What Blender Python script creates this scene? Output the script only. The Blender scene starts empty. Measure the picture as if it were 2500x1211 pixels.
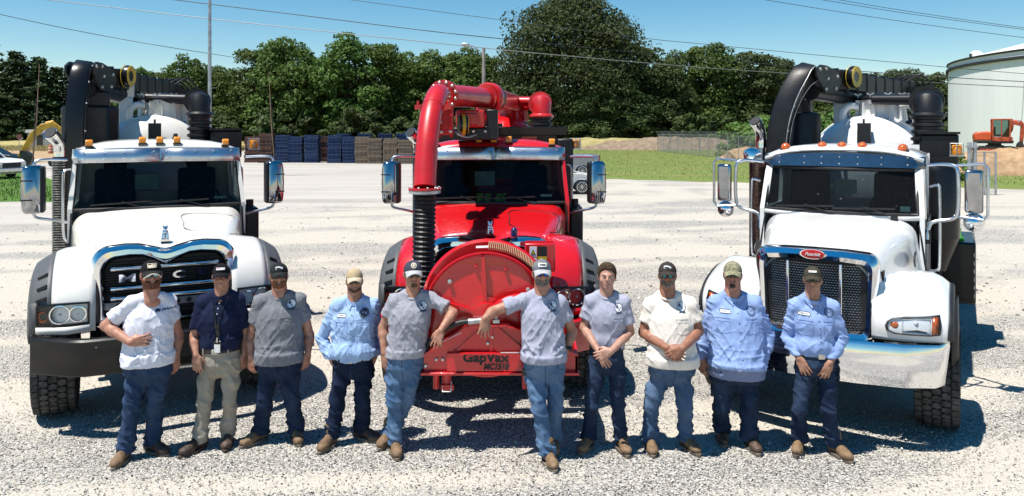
import bpy, bmesh, math, random
import numpy as np
from mathutils import Vector, Matrix
from mathutils.bvhtree import BVHTree

SC = bpy.context.scene
COL = SC.collection
R = math.radians
rnd = random.Random(7)

# ------------------------------------------------------------------ camera, world, sun, exposure
F_PX, CAM_H, Y_H = 1830.0, 3.0, 315.0          # focal length in photo pixels, lens height, horizon row
cam_d = bpy.data.cameras.new('camera')
cam = bpy.data.objects.new('camera', cam_d); COL.objects.link(cam)
cam_d.sensor_width = 36.0
cam_d.lens = 36.0 * F_PX / 2500.0
cam_d.shift_y = -(605.5 - Y_H) / 2500.0
cam_d.clip_start = 0.1; cam_d.clip_end = 3000.0
cam.location = (0, 0, CAM_H); cam.rotation_euler = (R(90), 0, 0)
SC.camera = cam

SUN_TO = Vector((0.32, 0.18, -1.0)).normalized()     # the way the light travels
SUN_EL = math.asin(-SUN_TO.z)
world = bpy.data.worlds.new('World'); SC.world = world; world.use_nodes = True
wn, wl = world.node_tree.nodes, world.node_tree.links
bg = wn['Background']
sky = wn.new('ShaderNodeTexSky'); sky.sky_type = 'NISHITA'; sky.sun_disc = False
sky.sun_elevation = SUN_EL
sky.sun_rotation = math.atan2(-SUN_TO.x, -SUN_TO.y)
sky.altitude = 0; sky.air_density = 1.0; sky.dust_density = 0.0; sky.ozone_density = 1.6
hs = wn.new('ShaderNodeHueSaturation'); hs.inputs['Saturation'].default_value = 1.42; hs.inputs['Hue'].default_value = 0.490
wl.new(sky.outputs[0], hs.inputs['Color']); wl.new(hs.outputs[0], bg.inputs[0])
bg.inputs[1].default_value = 0.086

sun_d = bpy.data.lights.new('sun', 'SUN'); sun_d.energy = 5.0; sun_d.angle = R(0.5); sun_d.color = (1.0, 0.955, 0.88)
sun = bpy.data.objects.new('sun', sun_d); COL.objects.link(sun)
sun.rotation_euler = SUN_TO.to_track_quat('-Z', 'Y').to_euler()
sun.location = (0, 0, 60)

SC.view_settings.view_transform = 'Standard'
SC.view_settings.look = 'None'
SC.view_settings.gamma = 1.0
SC.view_settings.exposure = 0.53
try: SC.view_settings.use_curve_mapping = False
except Exception: pass
SC.cycles.max_bounces = 8; SC.cycles.diffuse_bounces = 3; SC.cycles.glossy_bounces = 4
SC.cycles.transparent_max_bounces = 12
SC.cycles.caustics_reflective = False; SC.cycles.caustics_refractive = False
try: SC.cycles.use_denoising = True
except Exception: pass

def at(px, py, Y):
    """the point of the place that a photo pixel shows at depth Y"""
    return Vector(((px - 1250) * Y / F_PX, Y, CAM_H - (py - Y_H) * Y / F_PX))

# ------------------------------------------------------------------ materials
MATS = {}
def mat(name, col, rough=0.6, metal=0.0, var=0.10, scale=8.0, bump=0.0, bscale=60.0, coat=0.0, spec=0.5,
        col2=None, stretch=None, trans=0.0, rvar=0.08):
    if name in MATS: return MATS[name]
    m = bpy.data.materials.new(name); m.use_nodes = True
    n, l = m.node_tree.nodes, m.node_tree.links
    b = n['Principled BSDF']
    tc = n.new('ShaderNodeTexCoord'); mp = n.new('ShaderNodeMapping')
    l.new(tc.outputs['Object'], mp.inputs[0])
    if stretch: mp.inputs['Scale'].default_value = stretch
    nz = n.new('ShaderNodeTexNoise'); nz.inputs['Scale'].default_value = scale; nz.inputs['Detail'].default_value = 6; nz.inputs['Roughness'].default_value = 0.62
    l.new(mp.outputs[0], nz.inputs['Vector'])
    mx = n.new('ShaderNodeMix'); mx.data_type = 'RGBA'
    c2 = col2 if col2 else tuple(max(0, c * (1 - 2.2 * var)) for c in col)
    c1 = col if col2 else tuple(min(1, c * (1 + var)) for c in col)
    mx.inputs[6].default_value = (*c1, 1); mx.inputs[7].default_value = (*c2, 1)
    rp = n.new('ShaderNodeMapRange'); rp.inputs[1].default_value = 0.35; rp.inputs[2].default_value = 0.68
    l.new(nz.outputs[0], rp.inputs[0]); l.new(rp.outputs[0], mx.inputs[0])
    l.new(mx.outputs[2], b.inputs['Base Color'])
    b.inputs['Metallic'].default_value = metal
    b.inputs['Specular IOR Level'].default_value = spec
    if rvar > 0:
        rr = n.new('ShaderNodeMapRange'); rr.inputs[3].default_value = max(0.0, rough - rvar); rr.inputs[4].default_value = min(1, rough + rvar)
        l.new(nz.outputs[0], rr.inputs[0]); l.new(rr.outputs[0], b.inputs['Roughness'])
    else: b.inputs['Roughness'].default_value = rough
    if coat: b.inputs['Coat Weight'].default_value = coat; b.inputs['Coat Roughness'].default_value = 0.04
    if bump > 0:
        nb = n.new('ShaderNodeTexNoise'); nb.inputs['Scale'].default_value = bscale; nb.inputs['Detail'].default_value = 4
        l.new(mp.outputs[0], nb.inputs['Vector'])
        bp = n.new('ShaderNodeBump'); bp.inputs['Strength'].default_value = bump; bp.inputs['Distance'].default_value = 0.01
        l.new(nb.outputs[0], bp.inputs['Height']); l.new(bp.outputs[0], b.inputs['Normal'])
    if trans:
        tr = n.new('ShaderNodeBsdfTranslucent'); ms = n.new('ShaderNodeMixShader'); ms.inputs[0].default_value = trans
        l.new(mx.outputs[2], tr.inputs[0]); l.new(b.outputs[0], ms.inputs[1]); l.new(tr.outputs[0], ms.inputs[2])
        l.new(ms.outputs[0], n['Material Output'].inputs[0])
    MATS[name] = m
    return m

def glass(name, tint, gloss_rough=0.02, ior=1.5, dirt=0.0):
    if name in MATS: return MATS[name]
    m = bpy.data.materials.new(name); m.use_nodes = True
    n, l = m.node_tree.nodes, m.node_tree.links
    n.remove(n['Principled BSDF'])
    t = n.new('ShaderNodeBsdfTransparent'); t.inputs[0].default_value = (*tint, 1)
    g = n.new('ShaderNodeBsdfGlossy'); g.inputs['Roughness'].default_value = gloss_rough
    fr = n.new('ShaderNodeFresnel'); fr.inputs[0].default_value = ior
    ge = n.new('ShaderNodeNewGeometry'); bk = n.new('ShaderNodeMath'); bk.operation = 'MULTIPLY_ADD'   # the same gloss from both sides of a pane
    bk.inputs[1].default_value = 1 / ior - ior; bk.inputs[2].default_value = ior
    l.new(ge.outputs['Backfacing'], bk.inputs[0]); l.new(bk.outputs[0], fr.inputs[0])
    ms = n.new('ShaderNodeMixShader')
    l.new(fr.outputs[0], ms.inputs[0]); l.new(t.outputs[0], ms.inputs[1]); l.new(g.outputs[0], ms.inputs[2])
    out = ms
    if dirt > 0:
        d = n.new('ShaderNodeBsdfDiffuse'); d.inputs[0].default_value = (0.5, 0.48, 0.45, 1)
        tc = n.new('ShaderNodeTexCoord'); v = n.new('ShaderNodeTexVoronoi'); v.inputs['Scale'].default_value = 14
        l.new(tc.outputs['Object'], v.inputs['Vector'])
        nz = n.new('ShaderNodeTexNoise'); nz.inputs['Scale'].default_value = 3; l.new(tc.outputs['Object'], nz.inputs['Vector'])
        lt = n.new('ShaderNodeMath'); lt.operation = 'LESS_THAN'; lt.inputs[1].default_value = 0.07
        l.new(v.outputs['Distance'], lt.inputs[0])
        gt = n.new('ShaderNodeMath'); gt.operation = 'GREATER_THAN'; gt.inputs[1].default_value = 0.5; l.new(nz.outputs[0], gt.inputs[0])
        mu = n.new('ShaderNodeMath'); mu.operation = 'MULTIPLY'; l.new(lt.outputs[0], mu.inputs[0]); l.new(gt.outputs[0], mu.inputs[1])
        mu2 = n.new('ShaderNodeMath'); mu2.operation = 'MULTIPLY_ADD'; mu2.inputs[1].default_value = dirt; mu2.inputs[2].default_value = 0.012; l.new(mu.outputs[0], mu2.inputs[0])
        m2 = n.new('ShaderNodeMixShader'); l.new(mu2.outputs[0], m2.inputs[0]); l.new(ms.outputs[0], m2.inputs[1]); l.new(d.outputs[0], m2.inputs[2]); out = m2
    l.new(out.outputs[0], n['Material Output'].inputs[0])
    MATS[name] = m
    return m

# ------------------------------------------------------------------ object helpers
def link(name, data, parent=None):
    o = bpy.data.objects.new(name, data); COL.objects.link(o)
    if parent is not None: o.parent = parent
    return o
def tag(o, label=None, cat=None, group=None, kind=None):
    if label: o['label'] = label
    if cat: o['category'] = cat
    if group: o['group'] = group
    if kind: o['kind'] = kind
    return o
def thing(name, label, cat, loc=(0, 0, 0), rz=0.0, group=None):
    o = bpy.data.objects.new(name, None); COL.objects.link(o)
    o.empty_display_size = 0.2; o.location = loc; o.rotation_euler = (0, 0, rz)
    return tag(o, label, cat, group)
def dup(o, loc=None, rz=None, label=None, group=None, scale=None):
    c = o.copy(); COL.objects.link(c)
    if loc is not None: c.location = loc
    if rz is not None: c.rotation_euler = (0, 0, rz)
    if scale is not None: c.scale = scale
    if label: c['label'] = label
    if group: c['group'] = group
    for ch in list(o.children):
        d = ch.copy(); COL.objects.link(d); d.parent = c
        for g in list(ch.children):
            e = g.copy(); COL.objects.link(e); e.parent = d
    return c
def np_mesh(name, V, quads=None, tris=None, mats=(), mi=None, smooth=True):
    me = bpy.data.meshes.new(name)
    V = np.asarray(V, np.float32)
    nq = 0 if quads is None else len(quads); nt = 0 if tris is None else len(tris)
    me.vertices.add(len(V)); me.vertices.foreach_set('co', V.ravel())
    loops = []; starts = []; tot = []
    if nq: loops.append(np.asarray(quads, np.int32).ravel()); starts.append(np.arange(nq) * 4); tot.append(np.full(nq, 4))
    if nt: loops.append(np.asarray(tris, np.int32).ravel()); starts.append(nq * 4 + np.arange(nt) * 3); tot.append(np.full(nt, 3))
    L = np.concatenate(loops).astype(np.int32)
    me.loops.add(len(L)); me.loops.foreach_set('vertex_index', L)
    me.polygons.add(nq + nt)
    me.polygons.foreach_set('loop_start', np.concatenate(starts).astype(np.int32))
    try: me.polygons.foreach_set('loop_total', np.concatenate(tot).astype(np.int32))
    except Exception: pass
    for m in mats: me.materials.append(m)
    if mi is not None: me.polygons.foreach_set('material_index', np.asarray(mi, np.int32))
    me.polygons.foreach_set('use_smooth', np.full(nq + nt, smooth, bool))
    me.update(calc_edges=True); me.validate()
    return me

class MB:
    """collects shapes, links them as one mesh object"""
    def __init__(s): s.v = []; s.f = []; s.m = []; s.mi = 0; s.M = None
    def _add(s, vs, fs):
        b = len(s.v)
        if s.M is not None: vs = [s.M @ Vector(p) for p in vs]
        s.v += [tuple(p) for p in vs]; s.f += [tuple(i + b for i in f) for f in fs]; s.m += [s.mi] * len(fs)
        return s
    def box(s, c, size, rz=0.0, rx=0.0, ry=0.0):
        a, b, d = (x / 2 for x in size)
        M = Matrix.Translation(Vector(c)) @ Matrix.Rotation(rz, 4, 'Z') @ Matrix.Rotation(ry, 4, 'Y') @ Matrix.Rotation(rx, 4, 'X')
        vs = [M @ Vector((x, y, z)) for x in (-a, a) for y in (-b, b) for z in (-d, d)]
        return s._add(vs, [(0, 1, 3, 2), (4, 6, 7, 5), (0, 4, 5, 1), (2, 3, 7, 6), (0, 2, 6, 4), (1, 5, 7, 3)])
    def bx(s, x0, x1, y0, y1, z0, z1):
        return s.box(((x0 + x1) / 2, (y0 + y1) / 2, (z0 + z1) / 2), (x1 - x0, y1 - y0, z1 - z0))
    def bar(s, p, q, w, h, up=(0, 0, 1)):
        p, q = Vector(p), Vector(q); d = (q - p).normalized(); u = Vector(up)
        sd = d.cross(u)
        if sd.length < 1e-4: sd = d.cross(Vector((1, 0, 0)))
        sd.normalize(); u = sd.cross(d)
        sd *= w / 2; u *= h / 2
        vs = [e + a * sd + b * u for e in (p, q) for a in (-1, 1) for b in (-1, 1)]
        return s._add(vs, [(0, 1, 3, 2), (4, 6, 7, 5), (0, 4, 5, 1), (2, 3, 7, 6), (0, 2, 6, 4), (1, 5, 7, 3)])
    def loft(s, rings, closed=True, caps=(True, True), loop=False):
        n = len(rings[0]); vs = [p for r in rings for p in r]; fs = []
        m = n if closed else n - 1; K = len(rings)
        for i in range(K if loop else K - 1):
            a, b = i * n, ((i + 1) % K) * n
            for j in range(m):
                k = (j + 1) % n
                fs.append((a + j, a + k, b + k, b + j))
        if closed and caps[0]: fs.append(tuple(range(n))[::-1])
        if closed and caps[1]: fs.append(tuple(range((K - 1) * n, K * n)))
        return s._add(vs, fs)
    def tube(s, path, r, n=10, caps=(True, True), loop=False):
        P = [Vector(p) for p in path]; rings = []
        rr = [float(q) for q in r] if hasattr(r, '__len__') else [r] * len(P)
        up = None
        for i, p in enumerate(P):
            if loop: d = P[(i + 1) % len(P)] - P[i - 1]
            else: d = (P[min(i + 1, len(P) - 1)] - P[max(i - 1, 0)])
            d.normalize()
            if up is None:
                up = Vector((0, 0, 1)) if abs(d.z) < 0.9 else Vector((1, 0, 0))
            a = d.cross(up); a.normalize(); up = a.cross(d)
            rings.append([p + rr[i] * (math.cos(t) * a + math.sin(t) * up) for t in [2 * math.pi * k / n for k in range(n)]])
        return s.loft(rings, True, caps, loop)
    def cyl(s, p, q, r0, r1=None, n=16, caps=(True, True)):
        return s.tube([p, q], [r0, r0 if r1 is None else r1], n, caps)
    def lathe(s, prof, c=(0, 0, 0), ax=(0, 0, 1), n=24, caps=(True, True), sq=None):
        """prof: (radius, height along ax)"""
        c = Vector(c); d = Vector(ax).normalized()
        u = d.cross(Vector((0, 0, 1)) if abs(d.z) < 0.9 else Vector((1, 0, 0))).normalized(); w = d.cross(u)
        rings = [[c + d * h + r * (math.cos(t) * u + math.sin(t) * w) for t in [2 * math.pi * k / n for k in range(n)]] for r, h in prof]
        return s.loft(rings, True, caps)
    def ball(s, c, r, n=14, m=8):
        rx, ry, rz = r if hasattr(r, '__len__') else (r, r, r)
        rings = []
        for i in range(1, m):
            a = math.pi * i / m
            rings.append([(c[0] + rx * math.sin(a) * math.cos(t), c[1] + ry * math.sin(a) * math.sin(t), c[2] - rz * math.cos(a)) for t in [2 * math.pi * k / n for k in range(n)]])
        b = len(s.v); s.loft(rings, True, (False, False))
        vs = [(c[0], c[1], c[2] - rz), (c[0], c[1], c[2] + rz)]
        k = len(s.v)
        if s.M is not None: vs = [tuple(s.M @ Vector(p)) for p in vs]
        s.v += [tuple(p) for p in vs]
        for j in range(n):
            s.f.append((k, b + (j + 1) % n, b + j)); s.m.append(s.mi)
            q = b + (m - 2) * n; s.f.append((k + 1, q + j, q + (j + 1) % n)); s.m.append(s.mi)
        return s
    def prism(s, pts, axis, a, b):
        """2-d outline extruded along axis from a to b; axis 0: pts=(y,z), 1: (x,z), 2: (x,y)"""
        def P(p, k):
            return (k, p[0], p[1]) if axis == 0 else ((p[0], k, p[1]) if axis == 1 else (p[0], p[1], k))
        return s.loft([[P(p, a) for p in pts], [P(p, b) for p in pts]])
    def grid(s, rows, flip=False):
        n = len(rows[0]); fs = []
        for i in range(len(rows) - 1):
            for j in range(n - 1):
                q = (i * n + j, i * n + j + 1, (i + 1) * n + j + 1, (i + 1) * n + j)
                fs.append(q[::-1] if flip else q)
        return s._add([p for r in rows for p in r], fs)
    def build(s, name, mats, parent=None, sharp=35, bevel=0, solid=0, subsurf=0, seg=2, kind=None, fix=True):
        me = bpy.data.meshes.new(name)
        me.from_pydata(s.v, [], s.f)
        ms = mats if isinstance(mats, (list, tuple)) else [mats]
        for m in ms: me.materials.append(m)
        if len(ms) > 1: me.polygons.foreach_set('material_index', np.array(s.m, np.int32))
        if fix:
            bm = bmesh.new(); bm.from_mesh(me); bmesh.ops.recalc_face_normals(bm, faces=bm.faces); bm.to_mesh(me); bm.free()
        if sharp is not None:
            me.polygons.foreach_set('use_smooth', np.ones(len(me.polygons), bool))
            me.set_sharp_from_angle(angle=R(sharp))
        me.update()
        o = link(name, me, parent)
        if solid: k = o.modifiers.new('solid', 'SOLIDIFY'); k.thickness = solid; k.offset = 0
        if subsurf: k = o.modifiers.new('sub', 'SUBSURF'); k.levels = subsurf; k.render_levels = subsurf
        if bevel:
            k = o.modifiers.new('bevel', 'BEVEL'); k.width = bevel; k.segments = seg; k.limit_method = 'ANGLE'; k.angle_limit = R(32)
            k.harden_normals = False
        if kind: o['kind'] = kind
        return o

def text_obj(name, body, size, m, parent=None, ext=0.004, sx=1.0, shear=0.0, bold=0.0, loc=(0, 0, 0), rot=(R(90), 0, 0), space=1.0, align='CENTER'):
    cu = bpy.data.curves.new(name, 'FONT'); cu.body = body; cu.size = size; cu.extrude = ext; cu.shear = shear
    cu.offset = bold; cu.space_character = space; cu.align_x = align; cu.align_y = 'CENTER'; cu.resolution_u = 3
    tmp = bpy.data.objects.new('tmp', cu); COL.objects.link(tmp)
    dg = bpy.context.evaluated_depsgraph_get()
    me = bpy.data.meshes.new_from_object(tmp.evaluated_get(dg))
    bpy.data.objects.remove(tmp); bpy.data.curves.remove(cu)
    me.name = name
    if sx != 1.0:
        for v in me.vertices: v.co.x *= sx
    me.materials.clear(); me.materials.append(m)
    o = link(name, me, parent); o.location = loc; o.rotation_euler = rot
    return o

def bez(pts, n=8, closed=False):
    """Catmull-Rom through points"""
    P = [Vector(p) for p in pts]; out = []
    K = len(P)
    for i in range(K if closed else K - 1):
        p0 = P[i - 1] if (i > 0 or closed) else P[0] * 2 - P[1]
        p1 = P[i]; p2 = P[(i + 1) % K]
        p3 = P[(i + 2) % K] if (i + 2 < K or closed) else P[-1] * 2 - P[-2]
        for k in range(n):
            t = k / n
            out.append(0.5 * ((2 * p1) + (-p0 + p2) * t + (2 * p0 - 5 * p1 + 4 * p2 - p3) * t * t + (-p0 + 3 * p1 - 3 * p2 + p3) * t ** 3))
    if not closed: out.append(P[-1])
    return out

# value noise in numpy (lattice, trilinear, a few octaves)
def vnoise(P, seed=0):
    P = np.asarray(P, np.float64); i = np.floor(P).astype(np.int64); f = P - i; f = f * f * (3 - 2 * f)
    def h(a, b, c):
        n = (a * 73856093) ^ (b * 19349663) ^ (c * 83492791) ^ (seed * 2654435)
        n = (n ^ (n >> 13)) * 1274126177; n = n & 0x7fffffff
        n = (n ^ (n >> 16)) & 0xffff
        return n / 65535.0
    r = 0
    for dx in (0, 1):
        for dy in (0, 1):
            for dz in (0, 1):
                w = (f[..., 0] if dx else 1 - f[..., 0]) * (f[..., 1] if dy else 1 - f[..., 1]) * (f[..., 2] if dz else 1 - f[..., 2])
                r = r + w * h(i[..., 0] + dx, i[..., 1] + dy, i[..., 2] + dz)
    return r
def fbm(P, oct=4, seed=0):
    r = 0; a = 0.5; P = np.asarray(P, np.float64)
    for k in range(oct): r = r + a * vnoise(P * 2 ** k + 17.3 * k, seed + k); a *= 0.5
    return r
# ------------------------------------------------------------------ ground
def dustfn(X, Y):
    a = R(-13); u = X * math.cos(a) - Y * math.sin(a); v = X * math.sin(a) + Y * math.cos(a)
    P = np.stack([u * 0.16, v * 0.95, np.full_like(u, 3.1)], -1)
    Q = np.stack([X * 0.9, Y * 1.1, np.full_like(u, 9.1)], -1)
    d = fbm(P, 4, 5) * 0.75 + fbm(Q, 3, 8) * 0.28
    near = np.clip((11.0 - Y) / 5.0, 0, 1)
    d = np.clip((d - 0.375 - 0.085 * near) / 0.15, 0, 1)
    # a pale wheel track that crosses in front of the men, another behind
    t = np.exp(-((Y - (6.1 + 0.14 * (X + 4.0) - 0.012 * (X + 4) ** 2)) / 0.22) ** 2) * np.clip((-X + 1.5) / 2.0, 0, 1)
    t2 = np.exp(-((Y - (5.75 - 0.06 * (X - 3))) / 0.16) ** 2) * np.clip((X - 0.5) / 2.0, 0, 1)
    return np.clip(d + 0.85 * t + 0.5 * t2 * 0 , 0, 1)

def ground_material():
    m = bpy.data.materials.new('gravel_lot'); m.use_nodes = True
    n, l = m.node_tree.nodes, m.node_tree.links; b = n['Principled BSDF']
    b.inputs['Roughness'].default_value = 0.95; b.inputs['Specular IOR Level'].default_value = 0.15
    tc = n.new('ShaderNodeTexCoord'); ge = n.new('ShaderNodeNewGeometry')
    at_ = n.new('ShaderNodeAttribute'); at_.attribute_name = 'dust'
    def vor(s):
        v = n.new('ShaderNodeTexVoronoi'); v.inputs['Scale'].default_value = s; l.new(tc.outputs['Object'], v.inputs['Vector']); return v
    v1, v2 = vor(66), vor(30)
    def ramp(src, pts):
        r = n.new('ShaderNodeValToRGB'); e = r.color_ramp.elements
        while len(e) < len(pts): e.new(0.5)
        for i, (p, c) in enumerate(pts): e[i].position = p; e[i].color = (*c, 1)
        l.new(src, r.inputs[0]); return r
    sep = n.new('ShaderNodeSeparateColor'); l.new(v1.outputs['Color'], sep.inputs[0])
    stone = ramp(sep.outputs[0], [(0.0, (0.085, 0.083, 0.080)), (0.30, (0.27, 0.262, 0.248)), (0.62, (0.47, 0.455, 0.425)), (1.0, (0.70, 0.675, 0.63))])
    gap = ramp(v1.outputs['Distance'], [(0.0, (1, 1, 1)), (0.48, (1, 1, 1)), (0.8, (0.42, 0.39, 0.36))])
    mul = n.new('ShaderNodeMix'); mul.data_type = 'RGBA'; mul.blend_type = 'MULTIPLY'; mul.inputs[0].default_value = 1
    l.new(stone.outputs[0], mul.inputs[6]); l.new(gap.outputs[0], mul.inputs[7])
    nz = n.new('ShaderNodeTexNoise'); nz.inputs['Scale'].default_value = 26; nz.inputs['Detail'].default_value = 8; nz.inputs['Roughness'].default_value = 0.75
    l.new(tc.outputs['Object'], nz.inputs['Vector'])
    dustc = ramp(nz.outputs[0], [(0.28, (0.34, 0.30, 0.24)), (0.5, (0.52, 0.47, 0.395)), (0.72, (0.62, 0.575, 0.495))])
    # streaks far out
    mp = n.new('ShaderNodeMapping'); mp.inputs['Rotation'].default_value = (0, 0, R(13)); mp.inputs['Scale'].default_value = (0.05, 0.55, 1)
    l.new(tc.outputs['Object'], mp.inputs[0])
    ns = n.new('ShaderNodeTexNoise'); ns.inputs['Scale'].default_value = 1.0; ns.inputs['Detail'].default_value = 9; ns.inputs['Roughness'].default_value = 0.68
    l.new(mp.outputs[0], ns.inputs['Vector'])
    addn = n.new('ShaderNodeMath'); addn.operation = 'MULTIPLY_ADD'; addn.inputs[1].default_value = 2.0; addn.inputs[2].default_value = -0.74; l.new(ns.outputs[0], addn.inputs[0])
    su = n.new('ShaderNodeMath'); su.operation = 'ADD'; su.use_clamp = True; l.new(addn.outputs[0], su.inputs[0]); l.new(at_.outputs['Fac'], su.inputs[1])
    # break the edge of the dust with the stones
    eb = n.new('ShaderNodeMath'); eb.operation = 'MULTIPLY_ADD'; eb.inputs[1].default_value = 0.55; eb.inputs[2].default_value = -0.28; l.new(sep.outputs[1], eb.inputs[0])
    fac = n.new('ShaderNodeMath'); fac.operation = 'SUBTRACT'; fac.use_clamp = True; l.new(su.outputs[0], fac.inputs[0]); l.new(eb.outputs[0], fac.inputs[1])
    fm = n.new('ShaderNodeMath'); fm.operation = 'MULTIPLY'; fm.inputs[1].default_value = 0.80; l.new(fac.outputs[0], fm.inputs[0])
    mx = n.new('ShaderNodeMix'); mx.data_type = 'RGBA'; l.new(fm.outputs[0], mx.inputs[0]); l.new(mul.outputs[2], mx.inputs[6]); l.new(dustc.outputs[0], mx.inputs[7])
    # older, smoother paving on the far left of the yard
    sp = n.new('ShaderNodeSeparateXYZ'); l.new(ge.outputs['Position'], sp.inputs[0])
    wob = n.new('ShaderNodeTexNoise'); wob.inputs['Scale'].default_value = 0.25; wob.inputs['Detail'].default_value = 5; l.new(tc.outputs['Object'], wob.inputs['Vector'])
    e1 = n.new('ShaderNodeMath'); e1.operation = 'MULTIPLY_ADD'; e1.inputs[1].default_value = 16; l.new(wob.outputs[0], e1.inputs[0])
    e2 = n.new('ShaderNodeMath'); e2.operation = 'MULTIPLY_ADD'; e2.inputs[1].default_value = -1.0; e2.inputs[2].default_value = -32.0; l.new(sp.outputs[0], e2.inputs[0])
    e3 = n.new('ShaderNodeMath'); e3.operation = 'ADD'; l.new(sp.outputs[1], e3.inputs[0]); l.new(e2.outputs[0], e3.inputs[1]); l.new(e3.outputs[0], e1.inputs[2])
    mr = n.new('ShaderNodeMapRange'); mr.inputs[1].default_value = 9; mr.inputs[2].default_value = 16; l.new(e1.outputs[0], mr.inputs[0])
    old = ramp(ns.outputs[0], [(0.3, (0.32, 0.29, 0.26)), (0.5, (0.415, 0.38, 0.345)), (0.72, (0.49, 0.455, 0.41))])
    m3 = n.new('ShaderNodeMix'); m3.data_type = 'RGBA'; mm = n.new('ShaderNodeMath'); mm.operation = 'MULTIPLY'; mm.inputs[1].default_value = 0.85
    l.new(mr.outputs[0], mm.inputs[0]); l.new(mm.outputs[0], m3.inputs[0]); l.new(mx.outputs[2], m3.inputs[6]); l.new(old.outputs[0], m3.inputs[7])
    l.new(m3.outputs[2], b.inputs['Base Color'])
    # relief: stones proud of the dust
    inv = n.new('ShaderNodeMath'); inv.operation = 'SUBTRACT'; inv.inputs[0].default_value = 1.0; l.new(v1.outputs['Distance'], inv.inputs[1])
    inv2 = n.new('ShaderNodeMath'); inv2.operation = 'SUBTRACT'; inv2.inputs[0].default_value = 1.0; l.new(v2.outputs['Distance'], inv2.inputs[1])
    ad = n.new('ShaderNodeMath'); ad.operation = 'ADD'; l.new(inv.outputs[0], ad.inputs[0]); l.new(inv2.outputs[0], ad.inputs[1])
    ad2 = n.new('ShaderNodeMath'); ad2.operation = 'ADD'; l.new(ad.outputs[0], ad2.inputs[0]); l.new(nz.outputs[0], ad2.inputs[1])
    bp = n.new('ShaderNodeBump'); bp.inputs['Distance'].default_value = 0.012
    st = n.new('ShaderNodeMath'); st.operation = 'MULTIPLY_ADD'; st.inputs[1].default_value = -0.6; st.inputs[2].default_value = 0.95; l.new(fac.outputs[0], st.inputs[0])
    l.new(st.outputs[0], bp.inputs['Strength']); l.new(ad2.outputs[0], bp.inputs['Height']); l.new(bp.outputs[0], b.inputs['Normal'])
    return m

xs = np.concatenate([np.array([-900, -500, -250, -120, -60, -30]), np.linspace(-16, 16, 321), np.array([30, 60, 120, 250, 500, 900])])
ys = np.concatenate([np.array([-200, -40, -10, 0, 3]), np.linspace(4.6, 14, 190), np.linspace(14.5, 34, 60), np.linspace(36, 90, 40), np.array([110, 150, 220, 350, 600, 1200, 2200])])
GX, GY = np.meshgrid(xs, ys)
DU = dustfn(GX, GY)
nearw = np.clip((15 - GY) / 4, 0, 1) * np.clip((GY - 3.5), 0, 1) * np.clip((16 - abs(GX)) / 3, 0, 1)
GZ = nearw * ((fbm(np.stack([GX * 1.3, GY * 1.3, GX * 0], -1), 3, 31) - 0.44) * 0.030 - 0.008 + (fbm(np.stack([GX * 7, GY * 7, GX * 0], -1), 2, 12) - 0.37) * 0.012)
nx_, ny_ = len(xs), len(ys)
V = np.stack([GX, GY, GZ], -1).reshape(-1, 3)
I = np.arange(nx_ * ny_).reshape(ny_, nx_)
Q = np.stack([I[:-1, :-1], I[:-1, 1:], I[1:, 1:], I[1:, :-1]], -1).reshape(-1, 4)
gm = np_mesh('ground', V, Q, mats=[ground_material()])
a_ = gm.attributes.new('dust', 'FLOAT', 'POINT'); a_.data.foreach_set('value', DU.ravel().astype(np.float32))
ground = link('ground', gm); tag(ground, kind='structure')

# loose stones lying on the lot, thick between the men and the lens
def stones(name, N, x0, x1, y0, y1, smin, smax, seed, keep=0.72):
    g = np.random.default_rng(seed)
    u = g.random(N); Yp = y0 * (y1 / y0) ** u
    Xp = (g.random(N) * 2 - 1) * (x1 - x0) / 2 * (0.75 * Yp / 1.0) / ((x1 - x0) / 2) + (x0 + x1) / 2
    d = dustfn(Xp, Yp)
    ok = g.random(N) > d * keep
    Xp, Yp = Xp[ok], Yp[ok]; N = len(Xp)
    s = smin + (smax - smin) * g.random(N) ** 2.4
    base = np.array([[1, 0, 0], [0.2, 0.95, 0.1], [-0.9, 0.3, 0], [-0.3, -0.9, 0.05], [0.5, -0.6, 0.7], [0.3, 0.4, 0.75], [-0.45, 0.1, 0.8], [0, 0, -0.6]])
    tr = np.array([[0, 1, 5], [1, 2, 6], [2, 3, 6], [3, 0, 4], [0, 5, 4], [1, 6, 5], [3, 4, 6], [4, 5, 6]])
    V = np.repeat(base[None], N, 0) + g.normal(0, 0.22, (N, 8, 3))
    th = g.random(N) * 6.283; c, sn = np.cos(th), np.sin(th)
    x = V[..., 0] * c[:, None] - V[..., 1] * sn[:, None]; y = V[..., 0] * sn[:, None] + V[..., 1] * c[:, None]
    fl = 0.45 + 0.45 * g.random(N)
    W = np.stack([x, y, V[..., 2] * fl[:, None]], -1) * s[:, None, None]
    W += np.stack([Xp, Yp, s * 0.05], -1)[:, None, :]
    T = (tr[None] + (np.arange(N) * 8)[:, None, None]).reshape(-1, 3)
    mats_ = [mat('stone_mid', (0.37, 0.36, 0.34), 0.95, var=0.3, scale=20, spec=0.1), mat('stone_pale', (0.64, 0.62, 0.58), 0.95, var=0.2, scale=20, spec=0.1), mat('stone_dark', (0.12, 0.118, 0.115), 0.95, var=0.3, scale=20, spec=0.1)]
    k = g.choice(3, N, p=[0.48, 0.34, 0.18])
    me = np_mesh(name, W.reshape(-1, 3), None, T, mats_, np.repeat(k, 8), smooth=False)
    return tag(link(name, me), kind='stuff')
stones('gravel', 95000, -1, 1, 5.3, 13.0, 0.0045, 0.0125, 3)
stones('pebbles', 4500, -1, 1, 12.0, 30.0, 0.016, 0.04, 4)

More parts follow.
